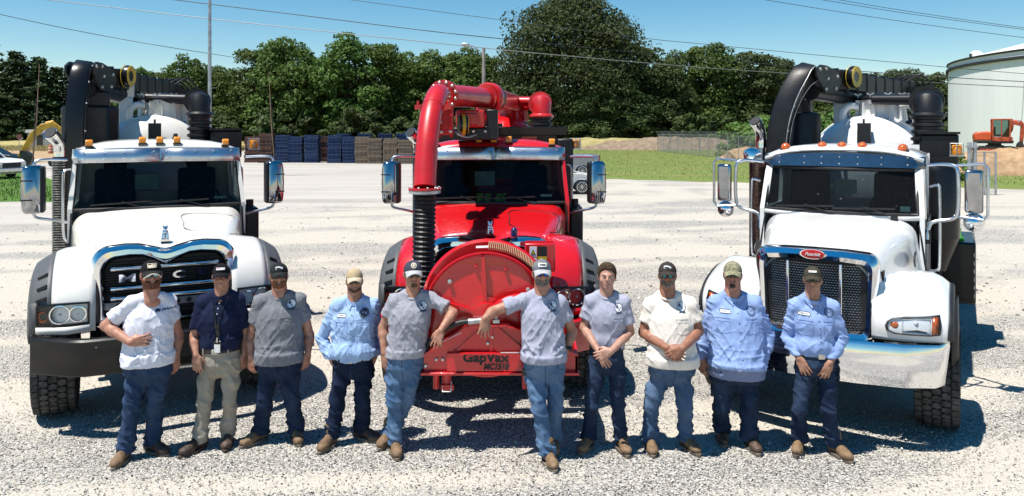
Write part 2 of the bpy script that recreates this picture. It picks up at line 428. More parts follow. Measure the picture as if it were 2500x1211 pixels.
# ------------------------------------------------------------------ grass, dirt fields, mounds
M_grass = mat('mown_grass', (0.12, 0.19, 0.04), 0.95, var=0.35, scale=0.55, col2=(0.21, 0.20, 0.075), stretch=(0.35, 1.0, 1.0), bump=0.8, bscale=12, spec=0.1)
M_grassl = mat('green_grass', (0.075, 0.155, 0.028), 0.95, var=0.3, scale=0.8, col2=(0.10, 0.16, 0.04), bump=0.8, bscale=12, spec=0.1)
M_dry = mat('dry_grass', (0.42, 0.34, 0.16), 0.95, var=0.3, scale=0.9, col2=(0.23, 0.22, 0.085), bump=0.8, bscale=6, spec=0.1)
M_dirt = mat('tan_dirt', (0.44, 0.31, 0.19), 0.95, var=0.3, scale=0.6, col2=(0.30, 0.20, 0.115), bump=0.7, bscale=5, spec=0.1)
def sheet(name, front, back, m, z=0.004, rows=8, wob=0.0, seed=0, zf=None):
    """a lying sheet between two polylines of ground points (x, y)"""
    n = 60
    def res(P):
        P = np.array(P, float); d = np.r_[0, np.cumsum(np.hypot(*np.diff(P, axis=0).T))]; t = np.linspace(0, d[-1], n)
        return np.stack([np.interp(t, d, P[:, 0]), np.interp(t, d, P[:, 1])], -1)
    A, B = res(front), res(back)
    w = (vnoise(np.stack([A[:, 0] * 0.9, A[:, 1] * 0.9, A[:, 0] * 0 + seed], -1), 3) - 0.5) * wob
    A[:, 1] += w
    rowsP = []
    for i in range(rows + 1):
        t = i / rows; P = A * (1 - t) + B * t
        zz = np.full(n, z) if zf is None else z + zf(P[:, 0], P[:, 1])
        rowsP.append([tuple(q) for q in np.c_[P, zz]])
    o = MB().grid(rowsP).build(name, m, sharp=None)
    return tag(o, kind='structure')
sheet('grass_field', [(4.0, 46), (6.3, 45), (11.5, 42.5), (19, 40.0), (26, 37.0), (40, 33.0), (75, 26)], [(3, 112), (8, 112), (20, 112), (40, 112), (70, 112), (110, 112), (160, 112)], M_grass, wob=1.6)
sheet('grass_verge', [(-60, 30.8), (-30, 30.8), (-21.5, 30.6), (-18.2, 31.2), (-17.5, 32)], [(-90, 61), (-60, 61), (-41, 60), (-35, 54), (-20.5, 36)], M_grassl, wob=0.8, seed=3)
sheet('path', [(-60, 61), (-41, 60), (-35, 54)], [(-60, 66), (-43, 66), (-30, 55)], mat('asphalt_path', (0.40, 0.37, 0.35), 0.95, var=0.12, spec=0.1), z=0.008)
sheet('dirt_field', [(-120, 66), (-60, 66), (-42, 66), (-28, 70)], [(-200, 112), (-90, 112), (-60, 112), (-40, 112)], M_dirt, z=0.008, wob=1.0, seed=5)
sheet('hay_field', [(-220, 113), (-100, 113), (-40, 113), (0, 113)], [(-320, 185), (-140, 185), (-60, 185), (0, 185)], M_dry, z=0.012, seed=6)
sheet('meadow', [(0, 113), (40, 113), (90, 113), (160, 113)], [(0, 300), (80, 300), (160, 300), (320, 300)], M_dry, z=0.012, seed=7)
def blades(name, N, xr, yr, h, m, seed, inside, zf=None):
    g = np.random.default_rng(seed)
    X = g.uniform(*xr, N); Y = g.uniform(*yr, N); k = inside(X, Y); X, Y = X[k], Y[k]; N = len(X)
    th = g.random(N) * 6.28; hh = h * (0.5 + g.random(N)); w = hh * 0.16
    z0 = np.zeros(N) if zf is None else zf(X, Y)
    lx, ly = g.normal(0, 0.35, N) * hh, g.normal(0, 0.35, N) * hh
    A = np.stack([X - w * np.cos(th), Y - w * np.sin(th), z0], -1); B = np.stack([X + w * np.cos(th), Y + w * np.sin(th), z0], -1)
    C = np.stack([X + lx, Y + ly, z0 + hh], -1)
    V = np.stack([A, B, C], 1).reshape(-1, 3); T = np.arange(3 * N).reshape(-1, 3)
    return tag(link(name, np_mesh(name, V, None, T, [m], smooth=False)), kind='stuff')
M_blade = mat('grass_blades', (0.12, 0.19, 0.045), 0.9, var=0.3, scale=0.5, col2=(0.24, 0.22, 0.09), stretch=(0.35, 1.0, 1.0), spec=0.1, trans=0.3)
M_bladed = mat('hay_blades', (0.45, 0.37, 0.18), 0.9, var=0.3, scale=0.7, col2=(0.25, 0.22, 0.09), spec=0.1, trans=0.3)
blades('grass', 42000, (4, 75), (38, 110), 0.10, M_blade, 1, lambda x, y: (x < 0.8 * y) & (x > 0.04 * y + 3) & (y > 46.5 - 0.28 * (x - 4)))
blades('verge_grass', 16000, (-42, -18), (31, 60), 0.13, M_grassl, 2, lambda x, y: (y < 31.5 + (-x - 18) * 1.2))
blades('hay', 16000, (-110, -20), (100, 125), 0.35, M_bladed, 3, lambda x, y: x > -0.75 * y)

def mound(name, cx, cy, rx, ry, h, m, seed, n=70, rough=0.35, cl=1.0, prof=2.0, label=None, cat='dirt mound'):
    u = np.linspace(-1, 1, n); U, W = np.meshgrid(u, u)
    r = np.sqrt(U ** 2 + W ** 2)
    X, Y = cx + U * rx, cy + W * ry
    b = np.clip(1 - r ** prof, 0, 1)
    nz = fbm(np.stack([X * 0.5, Y * 0.5, X * 0], -1), 3, seed) - 0.44
    cz = fbm(np.stack([X * 2.2 * cl, Y * 2.2 * cl, X * 0], -1), 4, seed + 9) - 0.44
    Z = h * b * (1 + rough * 2.2 * nz) + 0.9 * rough * cz * np.clip(b * 4, 0, 1) * min(1, h) - 0.05 * (b <= 0)
    V = np.stack([X, Y, Z], -1).reshape(-1, 3); I = np.arange(n * n).reshape(n, n)
    o = link(name, np_mesh(name, V, np.stack([I[:-1, :-1], I[:-1, 1:], I[1:, 1:], I[1:, :-1]], -1).reshape(-1, 4), mats=[m], smooth=False))
    tag(o, kind='structure')
    return o
M_clay = mat('clay_mound', (0.46, 0.31, 0.18), 0.95, var=0.3, scale=1.4, col2=(0.27, 0.17, 0.095), bump=1.0, bscale=9, spec=0.1)
M_soil = mat('brown_soil', (0.30, 0.225, 0.16), 0.95, var=0.35, scale=1.2, col2=(0.17, 0.125, 0.085), bump=1.0, bscale=9, spec=0.1)
mound('dirt_mound', 38.5, 51.0, 11.0, 3.6, 1.55, M_clay, 4, n=120, cl=1.4, prof=5)
mound('soil_heap', 24.5, 110, 15.5, 4.5, 1.9, M_soil, 8, n=100)
mound('clay_heap', 24.8, 77, 3.6, 2.4, 1.3, M_clay, 12, n=50)
mound('hay_bank', 6, 118, 26, 5, 1.5, M_dry, 15, n=90, prof=6, rough=0.2)
mound('hay_bank', -62, 132, 40, 5, 1.0, M_dry, 16, n=60, prof=6, rough=0.2)
mound('hay_bank', 66, 120, 36, 6, 1.3, M_soil, 17, n=60, prof=6, rough=0.3)

# ------------------------------------------------------------------ trees
def leafmat(name, c1, c2, trans=0.28):
    m = bpy.data.materials.new(name); m.use_nodes = True
    n, l = m.node_tree.nodes, m.node_tree.links; b = n['Principled BSDF']
    b.inputs['Roughness'].default_value = 0.6; b.inputs['Specular IOR Level'].default_value = 0.25
    tc = n.new('ShaderNodeTexCoord'); oi = n.new('ShaderNodeObjectInfo')
    ge = n.new('ShaderNodeNewGeometry')
    nz = n.new('ShaderNodeTexNoise'); nz.inputs['Scale'].default_value = 0.5; nz.inputs['Detail'].default_value = 3
    l.new(tc.outputs['Object'], nz.inputs['Vector'])
    mx = n.new('ShaderNodeMix'); mx.data_type = 'RGBA'; mx.inputs[6].default_value = (*c1, 1); mx.inputs[7].default_value = (*c2, 1)
    ad = n.new('ShaderNodeMath'); ad.operation = 'MULTIPLY_ADD'; ad.inputs[1].default_value = 0.5; l.new(ge.outputs['Random Per Island'], ad.inputs[0])
    ad2 = n.new('ShaderNodeMath'); ad2.operation = 'MULTIPLY'; ad2.inputs[1].default_value = 0.5; l.new(nz.outputs[0], ad2.inputs[0]); l.new(ad2.outputs[0], ad.inputs[2])
    l.new(ad.outputs[0], mx.inputs[0])
    hv = n.new('ShaderNodeHueSaturation')
    v = n.new('ShaderNodeMapRange'); v.inputs[3].default_value = 0.75; v.inputs[4].default_value = 1.25; l.new(oi.outputs['Random'], v.inputs[0])
    hh = n.new('ShaderNodeMapRange'); hh.inputs[3].default_value = 0.488; hh.inputs[4].default_value = 0.515; l.new(oi.outputs['Random'], hh.inputs[0])
    l.new(v.outputs[0], hv.inputs['Value']); l.new(hh.outputs[0], hv.inputs['Hue']); l.new(mx.outputs[2], hv.inputs['Color'])
    l.new(hv.outputs[0], b.inputs['Base Color'])
    t = n.new('ShaderNodeBsdfTranslucent'); ms = n.new('ShaderNodeMixShader'); ms.inputs[0].default_value = trans
    l.new(hv.outputs[0], t.inputs[0]); l.new(b.outputs[0], ms.inputs[1]); l.new(t.outputs[0], ms.inputs[2])
    l.new(ms.outputs[0], n['Material Output'].inputs[0])
    return m
M_leaf = leafmat('maple_leaves', (0.055, 0.105, 0.018), (0.115, 0.165, 0.035))
M_leafd = leafmat('oak_leaves', (0.045, 0.075, 0.020), (0.095, 0.125, 0.040))
M_pine = leafmat('pine_needles', (0.028, 0.060, 0.020), (0.060, 0.100, 0.030), 0.15)
M_bush = leafmat('bush_leaves', (0.08, 0.15, 0.03), (0.15, 0.22, 0.05))
M_bark = mat('bark', (0.085, 0.068, 0.052), 0.95, var=0.3, scale=6, stretch=(4, 4, 0.6), bump=0.8, bscale=12, spec=0.1)

def leaf_quads(C, N, size, g, updir=0.35):
    """leaf-sized bent faces: C centres, N outward normals"""
    n = len(C)
    nn = N + g.normal(0, 0.65, (n, 3)) + np.array([0, 0, updir]); nn /= np.linalg.norm(nn, axis=1)[:, None] + 1e-9
    t = np.cross(nn, g.normal(0, 1, (n, 3))); t /= np.linalg.norm(t, axis=1)[:, None] + 1e-9
    b = np.cross(nn, t)
    s = (size * (0.55 + 0.9 * g.random(n)))[:, None]
    A = C - t * s * 0.5; D = C + t * s * 0.5
    B = C + b * s * 0.34 - nn * s * 0.10; E = C - b * s * 0.34 - nn * s * 0.10
    return np.stack([A, E, D, B], 1).reshape(-1, 3)
def crown_mesh(name, seed, rx, ry, z0, z1, nlump, nleaf, size, m, shape='round', gap=0.0):
    g = np.random.default_rng(seed)
    H = z1 - z0; Cs = []; Ns = []
    k = 0
    lumps = []
    while len(lumps) < nlump:
        t = (len(lumps) + g.random()) / nlump; t = t ** 1.08; zc = z0 + H * (0.02 + 0.91 * t)
        if shape == 'round': prof = max(0.30, math.sqrt(max(0.0, 1 - (max(0.0, t - 0.34) / 0.70) ** 2.4))) * (0.84 + 0.16 * min(1, t / 0.2))
        elif shape == 'oval': prof = max(0.25, 1 - abs(2 * t - 0.85) ** 2.6 * 0.62)
        else: prof = max(0.1, 1.0 - t) ** 0.75
        a = g.random() * 6.283; rr = (0.30 + 0.70 * math.sqrt(g.random())) * prof * 0.9
        r = (0.19 + 0.21 * g.random()) * min(rx, H * 0.42) * (0.55 + 0.6 * prof)
        lumps.append((math.cos(a) * rr * rx, math.sin(a) * rr * ry, zc, r))
    lumps = np.array(lumps); w = lumps[:, 3] ** 2; w /= w.sum()
    cnt = g.multinomial(nleaf, w)
    for (x, y, z, r), c in zip(lumps, cnt):
        d = g.normal(0, 1, (c, 3)); d /= np.linalg.norm(d, axis=1)[:, None]
        d[:, 2] = np.where(d[:, 2] < -0.35, -d[:, 2], d[:, 2])
        rad = r * (0.62 + 0.5 * g.random(c) ** 0.8) * (0.8 + 0.5 * vnoise(d * 2.3 + z, seed))
        Cs.append(np.array([x, y, z]) + d * rad[:, None] * np.array([1, 1, 0.72])); Ns.append(d)
    C = np.concatenate(Cs); N = np.concatenate(Ns)
    V = leaf_quads(C, N, size, g)
    return np_mesh(name, V, np.arange(len(V)).reshape(-1, 4), mats=[m], smooth=False), lumps
def trunk_mesh(seed, lumps, z1, r, name='trunk', lean=0.0, many=16):
    g = np.random.default_rng(seed + 77); mb = MB()
    top = z1 * 0.82
    path = [(0, 0, -0.3)] + [(g.normal(0, r * 0.5) * t, g.normal(0, r * 0.5) * t, top * t) for t in (0.15, 0.35, 0.55, 0.78, 1.0)]
    mb.tube(bez(path, 3), list(np.linspace(r, r * 0.18, 16)), 8)
    for i in range(many):
        L = lumps[g.integers(len(lumps))]
        zb = max(z1 * 0.14, L[2] * (0.45 + 0.2 * g.random()))
        p0 = Vector((0, 0, min(zb, top))); p2 = Vector(L[:3]); p1 = p0 * 0.5 + p2 * 0.5 + Vector((0, 0, -0.06 * z1))
        mb.tube(bez([p0, p1, p2], 3), list(np.linspace(r * 0.4, r * 0.06, 7)), 5)
    return mb.build(name, M_bark)
def pine_mesh(seed, H, rad, nwh, m):
    g = np.random.default_rng(seed); Cs = []; Ns = []
    for i in range(nwh):
        t = i / nwh; z = H * (0.10 + 0.90 * t)
        L = rad * (1 - t) ** 0.6 * (0.75 + 0.5 * g.random()) + 0.35
        nb = int(5 + 3 * g.random()); a0 = g.random() * 6.28
        for b in range(nb):
            a = a0 + 6.283 * b / nb + g.normal(0, 0.2); Lb = L * (0.6 + 0.55 * g.random())
            n = int(58 * Lb / rad + 12)
            q = g.random(n) ** 0.6
            x = np.cos(a) * q * Lb; y = np.sin(a) * q * Lb
            off = g.normal(0, 0.12 + 0.24 * q[:, None] * Lb * 0.35, (n, 3)) * np.array([1, 1, 0.35])
            c = np.stack([x, y, z + 0.12 * q * Lb - 0.05 * Lb], -1) + off
            Cs.append(c); Ns.append(np.stack([np.cos(a) * q * 0.4, np.sin(a) * q * 0.4, np.full(n, 0.9)], -1))
    C = np.concatenate(Cs); N = np.concatenate(Ns)
    V = leaf_quads(C, N, 0.55, g, 0.3)
    return np_mesh('crown', V, np.arange(len(V)).reshape(-1, 4), mats=[m], smooth=False)

PROTO = {}
def tree_proto(key):
    if key in PROTO: return PROTO[key]
    kind, i = key
    if kind == 'pine':
        me = pine_mesh(40 + i, 16.0, 5.0, 38, M_pine); mb = MB().tube([(0, 0, -0.3), (0, 0, 8), (0, 0, 15.6)], [0.26, 0.18, 0.04], 8); to = mb.build('trunk', M_bark)
    elif kind == 'leafy':
        me, lu = crown_mesh('crown', 10 + i, 5.6, 5.0, 0.2, 16.6, 74, 17000, 0.47, M_leaf, 'round'); to = trunk_mesh(i, lu, 16.0, 0.30)
    elif kind == 'oak':
        me, lu = crown_mesh('crown', 60 + i, 5.6, 5.0, 0.2, 16.6, 74, 17000, 0.45, M_leafd, 'round'); to = trunk_mesh(i + 20, lu, 16.0, 0.30)
    elif kind == 'big':
        me, lu = crown_mesh('crown', 90, 13.2, 10.5, 0.5, 28.0, 230, 64000, 0.50, M_leafd, 'oval'); to = trunk_mesh(50, lu, 27.5, 0.55, many=46)
    elif kind == 'under':
        me, lu = crown_mesh('crown', 130 + i, 2.8, 2.3, -0.2, 3.6, 22, 2400, 0.42, M_leafd, 'round'); to = trunk_mesh(i + 30, lu, 3.4, 0.06, 'stem', many=6)
    elif kind == 'bush':
        me, lu = crown_mesh('crown', 120 + i, 2.6, 2.2, -0.2, 3.4, 22, 2400, 0.40, M_bush, 'round'); to = trunk_mesh(i + 30, lu, 3.4, 0.06, 'stem', many=6)
    te = to.data; bpy.data.objects.remove(to)
    PROTO[key] = (me, te); return PROTO[key]
def tree(key, x, y, sx, sz, rz, label, cat='tree', group=None, name=None):
    me, te = tree_proto(key)
    nm = name or {'pine': 'pine_tree', 'leafy': 'leafy_tree', 'oak': 'oak_tree', 'big': 'oak_tree', 'bush': 'bush', 'under': 'bush'}[key[0]]
    t = thing(nm, label, cat, (x, y, 0), rz, group); t.scale = (sx, sx, sz)
    link('crown', me, t); link('stem' if key[0] in ('bush', 'under') else 'trunk', te, t)
    return t
# (pixel column, pixel row of the top, depth, kind, width factor, label)
TREES = [
 (-35, 92, 150, 'pine', 1.25, 'dark pine tree cut by the left edge of the photo'),
 (38, 118, 150, 'pine', 1.15, 'tall dark pine tree left of the thin radio whip'),
 (92, 132, 152, 'pine', 1.1, 'dark pine tree just right of the thin radio whip'),
 (140, 158, 154, 'pine', 1.0, 'dark pine tree above the yellow excavator arm'),
 (186, 182, 156, 'pine', 0.9, 'small pine tree touching the left truck boom'),
 (235, 192, 160, 'pine', 0.9, 'pine tree hidden behind the left truck hose arm'),
 (330, 163, 158, 'leafy', 0.62, 'rounded treetop showing above the left truck boom'),
 (392, 200, 160, 'leafy', 0.7, 'low tree in the dip between the boom and the light pole'),
 (455, 134, 140, 'leafy', 0.78, 'leafy tree with a sky hole just left of the tall pole'),
 (536, 162, 144, 'leafy', 0.95, 'lower green tree just right of the tall grey pole'),
 (622, 116, 136, 'leafy', 1.05, 'broad green tree above the brown pallet stacks at left'),
 (706, 92, 132, 'leafy', 1.1, 'tall green tree behind the first blue pallet stacks'),
 (782, 128, 138, 'leafy', 0.9, 'lower tree between the two highest green treetops'),
 (852, 86, 132, 'leafy', 1.1, 'tallest green tree of the row behind the blue pallets'),
 (922, 104, 134, 'leafy', 1.0, 'green tree right of the tallest treetop in the left row'),
 (990, 126, 140, 'leafy', 0.95, 'green tree behind the plain wooden pallet stacks'),
 (1060, 120, 136, 'leafy', 1.0, 'green tree directly behind the red hose elbow'),
 (1128, 120, 134, 'leafy', 0.95, 'green tree under the street lamp head'),
 (1196, 132, 134, 'leafy', 0.9, 'green tree just right of the lamp pole'),
 (1255, 205, 126, 'oak', 0.8, 'dull green tree low in front of the biggest oak'),
 (1596, 118, 134, 'oak', 1.0, 'dull green tree tucked under the biggest oak at right'),
 (1668, 122, 138, 'oak', 0.9, 'dull green tree second right of the biggest oak'),
 (1732, 106, 136, 'leafy', 0.95, 'fresh green tree with the highest top right of the biggest oak'),
 (1836, 124, 136, 'oak', 1.1, 'wide dull green tree left of the right truck boom'),
 (1906, 146, 140, 'oak', 0.85, 'dull green tree touching the right truck hose arm'),
 (1985, 212, 146, 'leafy', 0.8, 'tree seen through the arch of the right truck boom'),
 (2070, 205, 146, 'leafy', 0.85, 'tree behind the right truck filter housing'),
 (2150, 215, 150, 'leafy', 0.8, 'tree behind the right truck boom pedestal'),
 (2240, 186, 146, 'oak', 0.85, 'dark tree right of the right truck boom'),
 (2310, 178, 146, 'oak', 0.85, 'dark tree against the side of the storage tank'),
 (1520, 200, 128, 'oak', 0.9, 'dull green tree low behind the grass field'),
 (1445, 215, 124, 'oak', 0.8, 'low dull green tree right of the red truck'),
]
for i, (px, py, Y, k, w, lb) in enumerate(TREES):
    X = (px - 1250) * Y / F_PX; H = CAM_H + (Y_H - py) * Y / F_PX
    tree((k, i % 4), X, Y, w * (1.12 if k != 'pine' else 1.0), H / 16.4, rnd.random() * 6.28, lb, group='trees along the far edge of the yard')
bY = 132; tree(('big', 0), (1402 - 1250) * bY / F_PX, bY, 1.0, 1.0, 0.4, 'biggest oak, far taller than the others, behind the red truck')
# the second row closes the wood behind
sc_row = []
def near_label(items, fmt):
    """one label each: by the tree of the first row that stands nearest in the view"""
    by = {}
    for o, px in items:
        T = min(TREES, key=lambda t: abs(t[0] - px)); by.setdefault(T[0], [T[5], []])[1].append((px, o))
    for lb, L in by.values():
        L.sort(key=lambda q: q[0]); n = len(L)
        words = [''] if n == 1 else (['left ', 'right '] if n == 2 else (['left ', 'middle ', 'right '] if n == 3 else ['far left ', 'left ', 'right ', 'far right ']))
        for (px, o), w in zip(L, words + ['rightmost '] * 9): o['label'] = (fmt % (w, lb)).replace(', far taller than the others, behind the red truck', '')
for i in range(34):
    px = -120 + i * 80 + rnd.uniform(-20, 20); Y = 168 + rnd.uniform(-6, 8)
    top = 190 + 26 * math.sin(i * 1.7) if px > 330 else 215
    k = 'pine' if px < 230 else ('oak' if px > 1200 else 'leafy')
    H = CAM_H + (Y_H - top) * Y / F_PX
    sc_row.append((tree((k, i % 4), (px - 1250) * Y / F_PX, Y, 1.25, H / 16.4, rnd.random() * 6.28, 'dim tree of the second row, seen only through gaps of the first', group='second row of trees'), px))
near_label(sc_row, 'dim %stree behind the %s')
under = []
for i in range(46):
    px = -60 + i * 55 + rnd.uniform(-14, 14); Y = 122 + rnd.uniform(-3, 12)
    if px < 420: Y += 22
    under.append((tree(('under', i % 3), (px - 1250) * Y / F_PX, Y, 1.3 + rnd.random() * 0.6, 1.0 + rnd.random() * 0.8, rnd.random() * 6.28, 'dark undergrowth bush at the foot of the trees', 'bush', 'undergrowth below the trees'), px))
near_label(under, '%sbush below the %s')
for px, Y, s in ((1795, 82, 1.15), (1838, 80, 1.3), (1875, 78, 1.3), (1915, 80, 1.2), (2305, 46, 0.55), (2330, 44, 0.5), (2040, 92, 1.6), (2100, 92, 1.6)):
    tree(('bush', int(px) % 3), (px - 1250) * Y / F_PX, Y, s, s, px, {1795: 'bright green bush at the left of the clump behind the wire fence', 1838: 'bright green bush in the middle of the clump behind the wire fence', 1875: 'bright green bush just left of the chrome exhaust tip', 1915: 'bright green bush between the exhaust tip and the black hose arm', 2305: 'small weed bush beside the right truck beacon', 2330: 'small weed bush left of the gate post', 2040: 'bright bush under the right truck boom', 2100: 'bright bush behind the right truck tank'}[px], 'bush')

# ------------------------------------------------------------------ poles and wires
M_galv = mat('galvanised_steel', (0.42, 0.43, 0.45), 0.45, 0.7, var=0.15, scale=3)
M_wood = mat('weathered_pole', (0.30, 0.27, 0.24), 0.9, var=0.25, scale=5, stretch=(3, 3, 0.3))
M_wire = mat('cable', (0.02, 0.02, 0.024), 0.6, var=0.1)
M_wirel = mat('bare_cable', (0.17, 0.175, 0.185), 0.5, 0.4, var=0.1)
p = at(512, 315, 46); t = thing('steel_pole', 'tall thin grey steel pole behind the left truck', 'pole', (p.x, 46, 0))
MB().cyl((0, 0, 0), (0, 0, 17), 0.12, 0.085, 14).build('shaft', M_galv, t); MB().box((0, 0, 0.02), (0.5, 0.5, 0.04)).build('base_plate', M_galv, t)
p = at(1181, 315, 54); t = thing('street_lamp', 'street lamp on a grey wooden pole behind the red truck', 'street lamp', (p.x, 54, 0))
MB().cyl((0, 0, 0), (0, 0, 8.85), 0.17, 0.12, 14).build('pole', M_wood, t)
MB().tube(bez([(0, 0, 8.3), (-0.45, 0, 8.75), (-0.9, 0, 9.0), (-1.15, 0, 9.05)], 6), 0.04, 8).build('arm', M_galv, t)
MB().lathe([(0.05, 0), (0.13, 0.08), (0.16, 0.3), (0.12, 0.5), (0.02, 0.56)], (-1.05, 0, 9.06), (-1, 0, 0.05), 14).build('lamp_head', M_galv, t)
MB().cyl((-1.3, 0, 9.1), (-1.3, 0, 9.24), 0.05, 0.04, 8).build('photocell', M_wire, t)
def wire(pts, r, m, label):
    mb = MB(); P = bez([at(x, y, Y) for x, y, Y in pts], 8); mb.tube(P, r, 6)
    tag(mb.build('power_line', m), label, 'power line', 'overhead power lines')
wire([(-200, -14, 60), (0, 35, 62), (250, 87, 66), (512, 131, 74), (700, 158, 150)], 0.028, M_wire, 'black wire sagging from the left edge down into the trees')
wire([(-150, -34, 62), (120, 0, 62), (640, 60, 62), (1181, 117, 62), (1400, 138, 62), (1700, 164, 62), (1940, 180, 62), (2300, 203, 62), (2700, 222, 62)], 0.034, M_wirel, 'pale thick wire passing right at the street lamp pole')
wire([(150, -36, 70), (430, 0, 70), (700, 33, 70), (1000, 70, 70), (1228, 95, 70), (1700, 142, 118), (2200, 181, 70), (2700, 210, 70)], 0.038, M_wire, 'thick black wire above the green trees, ending at the biggest oak')
wire([(560, -40, 66), (860, 0, 66), (1250, 52, 66), (1580, 94, 66), (1700, 106, 66), (2300, 163, 66), (2700, 196, 66)], 0.024, M_wire, 'thin wire crossing in front of the biggest oak')
wire([(1500, -60, 60), (1870, 0, 60), (2180, 49, 60), (2500, 92, 60), (2700, 116, 60)], 0.02, M_wire, 'lowest of the three thin wires high at the right')
wire([(1700, -56, 60), (2010, 0, 60), (2250, 38, 60), (2500, 72, 60), (2700, 97, 60)], 0.02, M_wire, 'middle one of the three thin wires high at the right')
wire([(1700, -62, 60), (2050, 0, 60), (2260, 34, 60), (2500, 68, 60), (2700, 92, 60)], 0.02, M_wire, 'topmost of the three thin wires high at the right')

# ------------------------------------------------------------------ storage tank
M_tank = mat('tank_paint', (0.88, 0.87, 0.845), 0.6, var=0.10, scale=0.5, stretch=(1, 1, 0.18), col2=(0.80, 0.795, 0.77))
M_rim = mat('dark_band', (0.03, 0.03, 0.03), 0.7)
TC = Vector((73.4, 71.1, 0)); TR = 27.7
t = thing('storage_tank', 'huge white round storage tank at the right edge', 'storage tank', TC)
MB().lathe([(TR, 0), (TR, 9.35)], n=160, caps=(False, False)).build('wall', M_tank, t)
MB().lathe([(TR + 0.18, 9.3), (TR + 0.24, 9.35), (TR + 0.24, 9.58), (TR + 0.02, 9.6)], n=160, caps=(False, False)).build('lower_ring', M_rim, t)
MB().lathe([(TR + 0.02, 9.6), (TR + 0.05, 10.1)], n=160, caps=(False, False)).build('rim', M_tank, t)
MB().lathe([(TR + 0.14, 10.02), (TR + 0.16, 10.06), (TR + 0.16, 10.2), (TR, 10.24)], n=160, caps=(False, False)).build('upper_ring', M_rim, t)
MB().lathe([(TR, 10.2), (TR * 0.75, 12.0), (TR * 0.4, 13.6), (TR * 0.1, 14.4), (0.5, 14.5)], n=120, caps=(False, True)).build('roof', mat('tank_roof', (0.78, 0.78, 0.77), 0.55, var=0.05), t)
hd = Vector((at(2384, 315, 76).x, 76, 0)) - TC; hd.normalize()
hp = hd * (TR - 0.9)
MB().box((hp.x, hp.y, 10.38), (0.9, 0.9, 0.6), rz=math.atan2(hd.y, hd.x)).ball((hp.x, hp.y, 10.66), (0.52, 0.52, 0.28)).build('hatch', M_tank, t)
MB().box((hp.x + hd.x * 0.52, hp.y + hd.y * 0.52, 10.45), (0.04, 0.5, 0.4), rz=math.atan2(hd.y, hd.x)).build('hatch_opening', M_rim, t)

# ------------------------------------------------------------------ fences
M_mesh = mat('fence_wire', (0.30, 0.31, 0.32), 0.5, 0.6, var=0.1)
def chainlink(name, label, P, Q, h, step, nposts, parent_arm=True, pitch=0.16, wr=0.004, thick=0.035, arm=(-0.3, -0.1)):
    P, Q = Vector(P), Vector(Q); d = Q - P; L = d.length; d.normalize()
    t = thing(name, label, 'wire fence', P)
    for i in range(nposts):
        b = d * (L * i / (nposts - 1))
        pm = MB().cyl(b, b + Vector((0, 0, h)), thick, thick, 8)
        po = pm.build('post', M_galv, t)
        if parent_arm:
            MB().bar(b + Vector((0, 0, h)), b + Vector((arm[0], arm[1], h + 0.38)), 0.05, 0.03).build('barb_arm', M_galv, po)
    MB().cyl(Vector((0, 0, h)), d * L + Vector((0, 0, h)), 0.022, 0.022, 6).build('top_rail', M_galv, t)
    mb = MB(); n = int(L / pitch)
    for i in range(-int(h / pitch), n):
        for sgn in (0, 1):
            a0 = i * pitch; z0 = 0.03; a1 = a0 + h; z1 = h
            if a0 < 0: z0 += -a0; a0 = 0
            if a1 > L: z1 -= a1 - L; a1 = L
            if z1 <= z0: continue
            if sgn: p0, p1 = d * a0 + Vector((0, 0, h - z0 + 0.03)), d * a1 + Vector((0, 0, h - z1 + 0.03))
            else: p0, p1 = d * a0 + Vector((0, 0, z0)), d * a1 + Vector((0, 0, z1))
            mb.bar(p0, p1, wr * 2, wr * 2)
    mb.build('chain_link', M_mesh, t, sharp=None, fix=False)
    if parent_arm:
        for k in range(3):
            o = Vector((arm[0], arm[1], 0.38)) * (0.3 + 0.35 * k)
            MB().tube([Vector((0, 0, h)) + o, d * L + Vector((0, 0, h)) + o], 0.007, 4).build('barbed_wire', M_galv, t)
    return t
a = at(1606, 315, 100); b = at(1862, 315, 67)
chainlink('wire_fence', 'chain link fence with slanted barbed arms in the grass field', (a.x, 100, 0), (b.x, 67, 0), 2.3, 3, 13)
a = at(1606, 315, 100); b = at(2000, 315, 104)
chainlink('wire_fence', 'back run of the barbed fence, in front of the brown soil heap', (a.x, 100, 0), (b.x, 104, 0), 2.3, 3, 9, pitch=0.22)
a = at(2376, 315, 34); b = at(2431, 315, 34)
chainlink('wire_gate', 'dark wire gate leaf beside the right truck mirror', (a.x, 34, 0), (b.x, 34, 0), 1.95, 1, 3, False, 0.11, 0.003, 0.045)
t = thing('gate_post', 'thick grey gate post behind the right truck mirror', 'post', (a.x - 0.12, 33.9, 0))
for dx in (-0.11, 0.13): MB().cyl((dx, 0, 0), (dx, 0, 2.4), 0.085, 0.085, 12).build('post_tube', M_galv, t)
MB().box((0.01, 0, 2.2), (0.44, 0.24, 0.06)).build('clamp', M_galv, t)

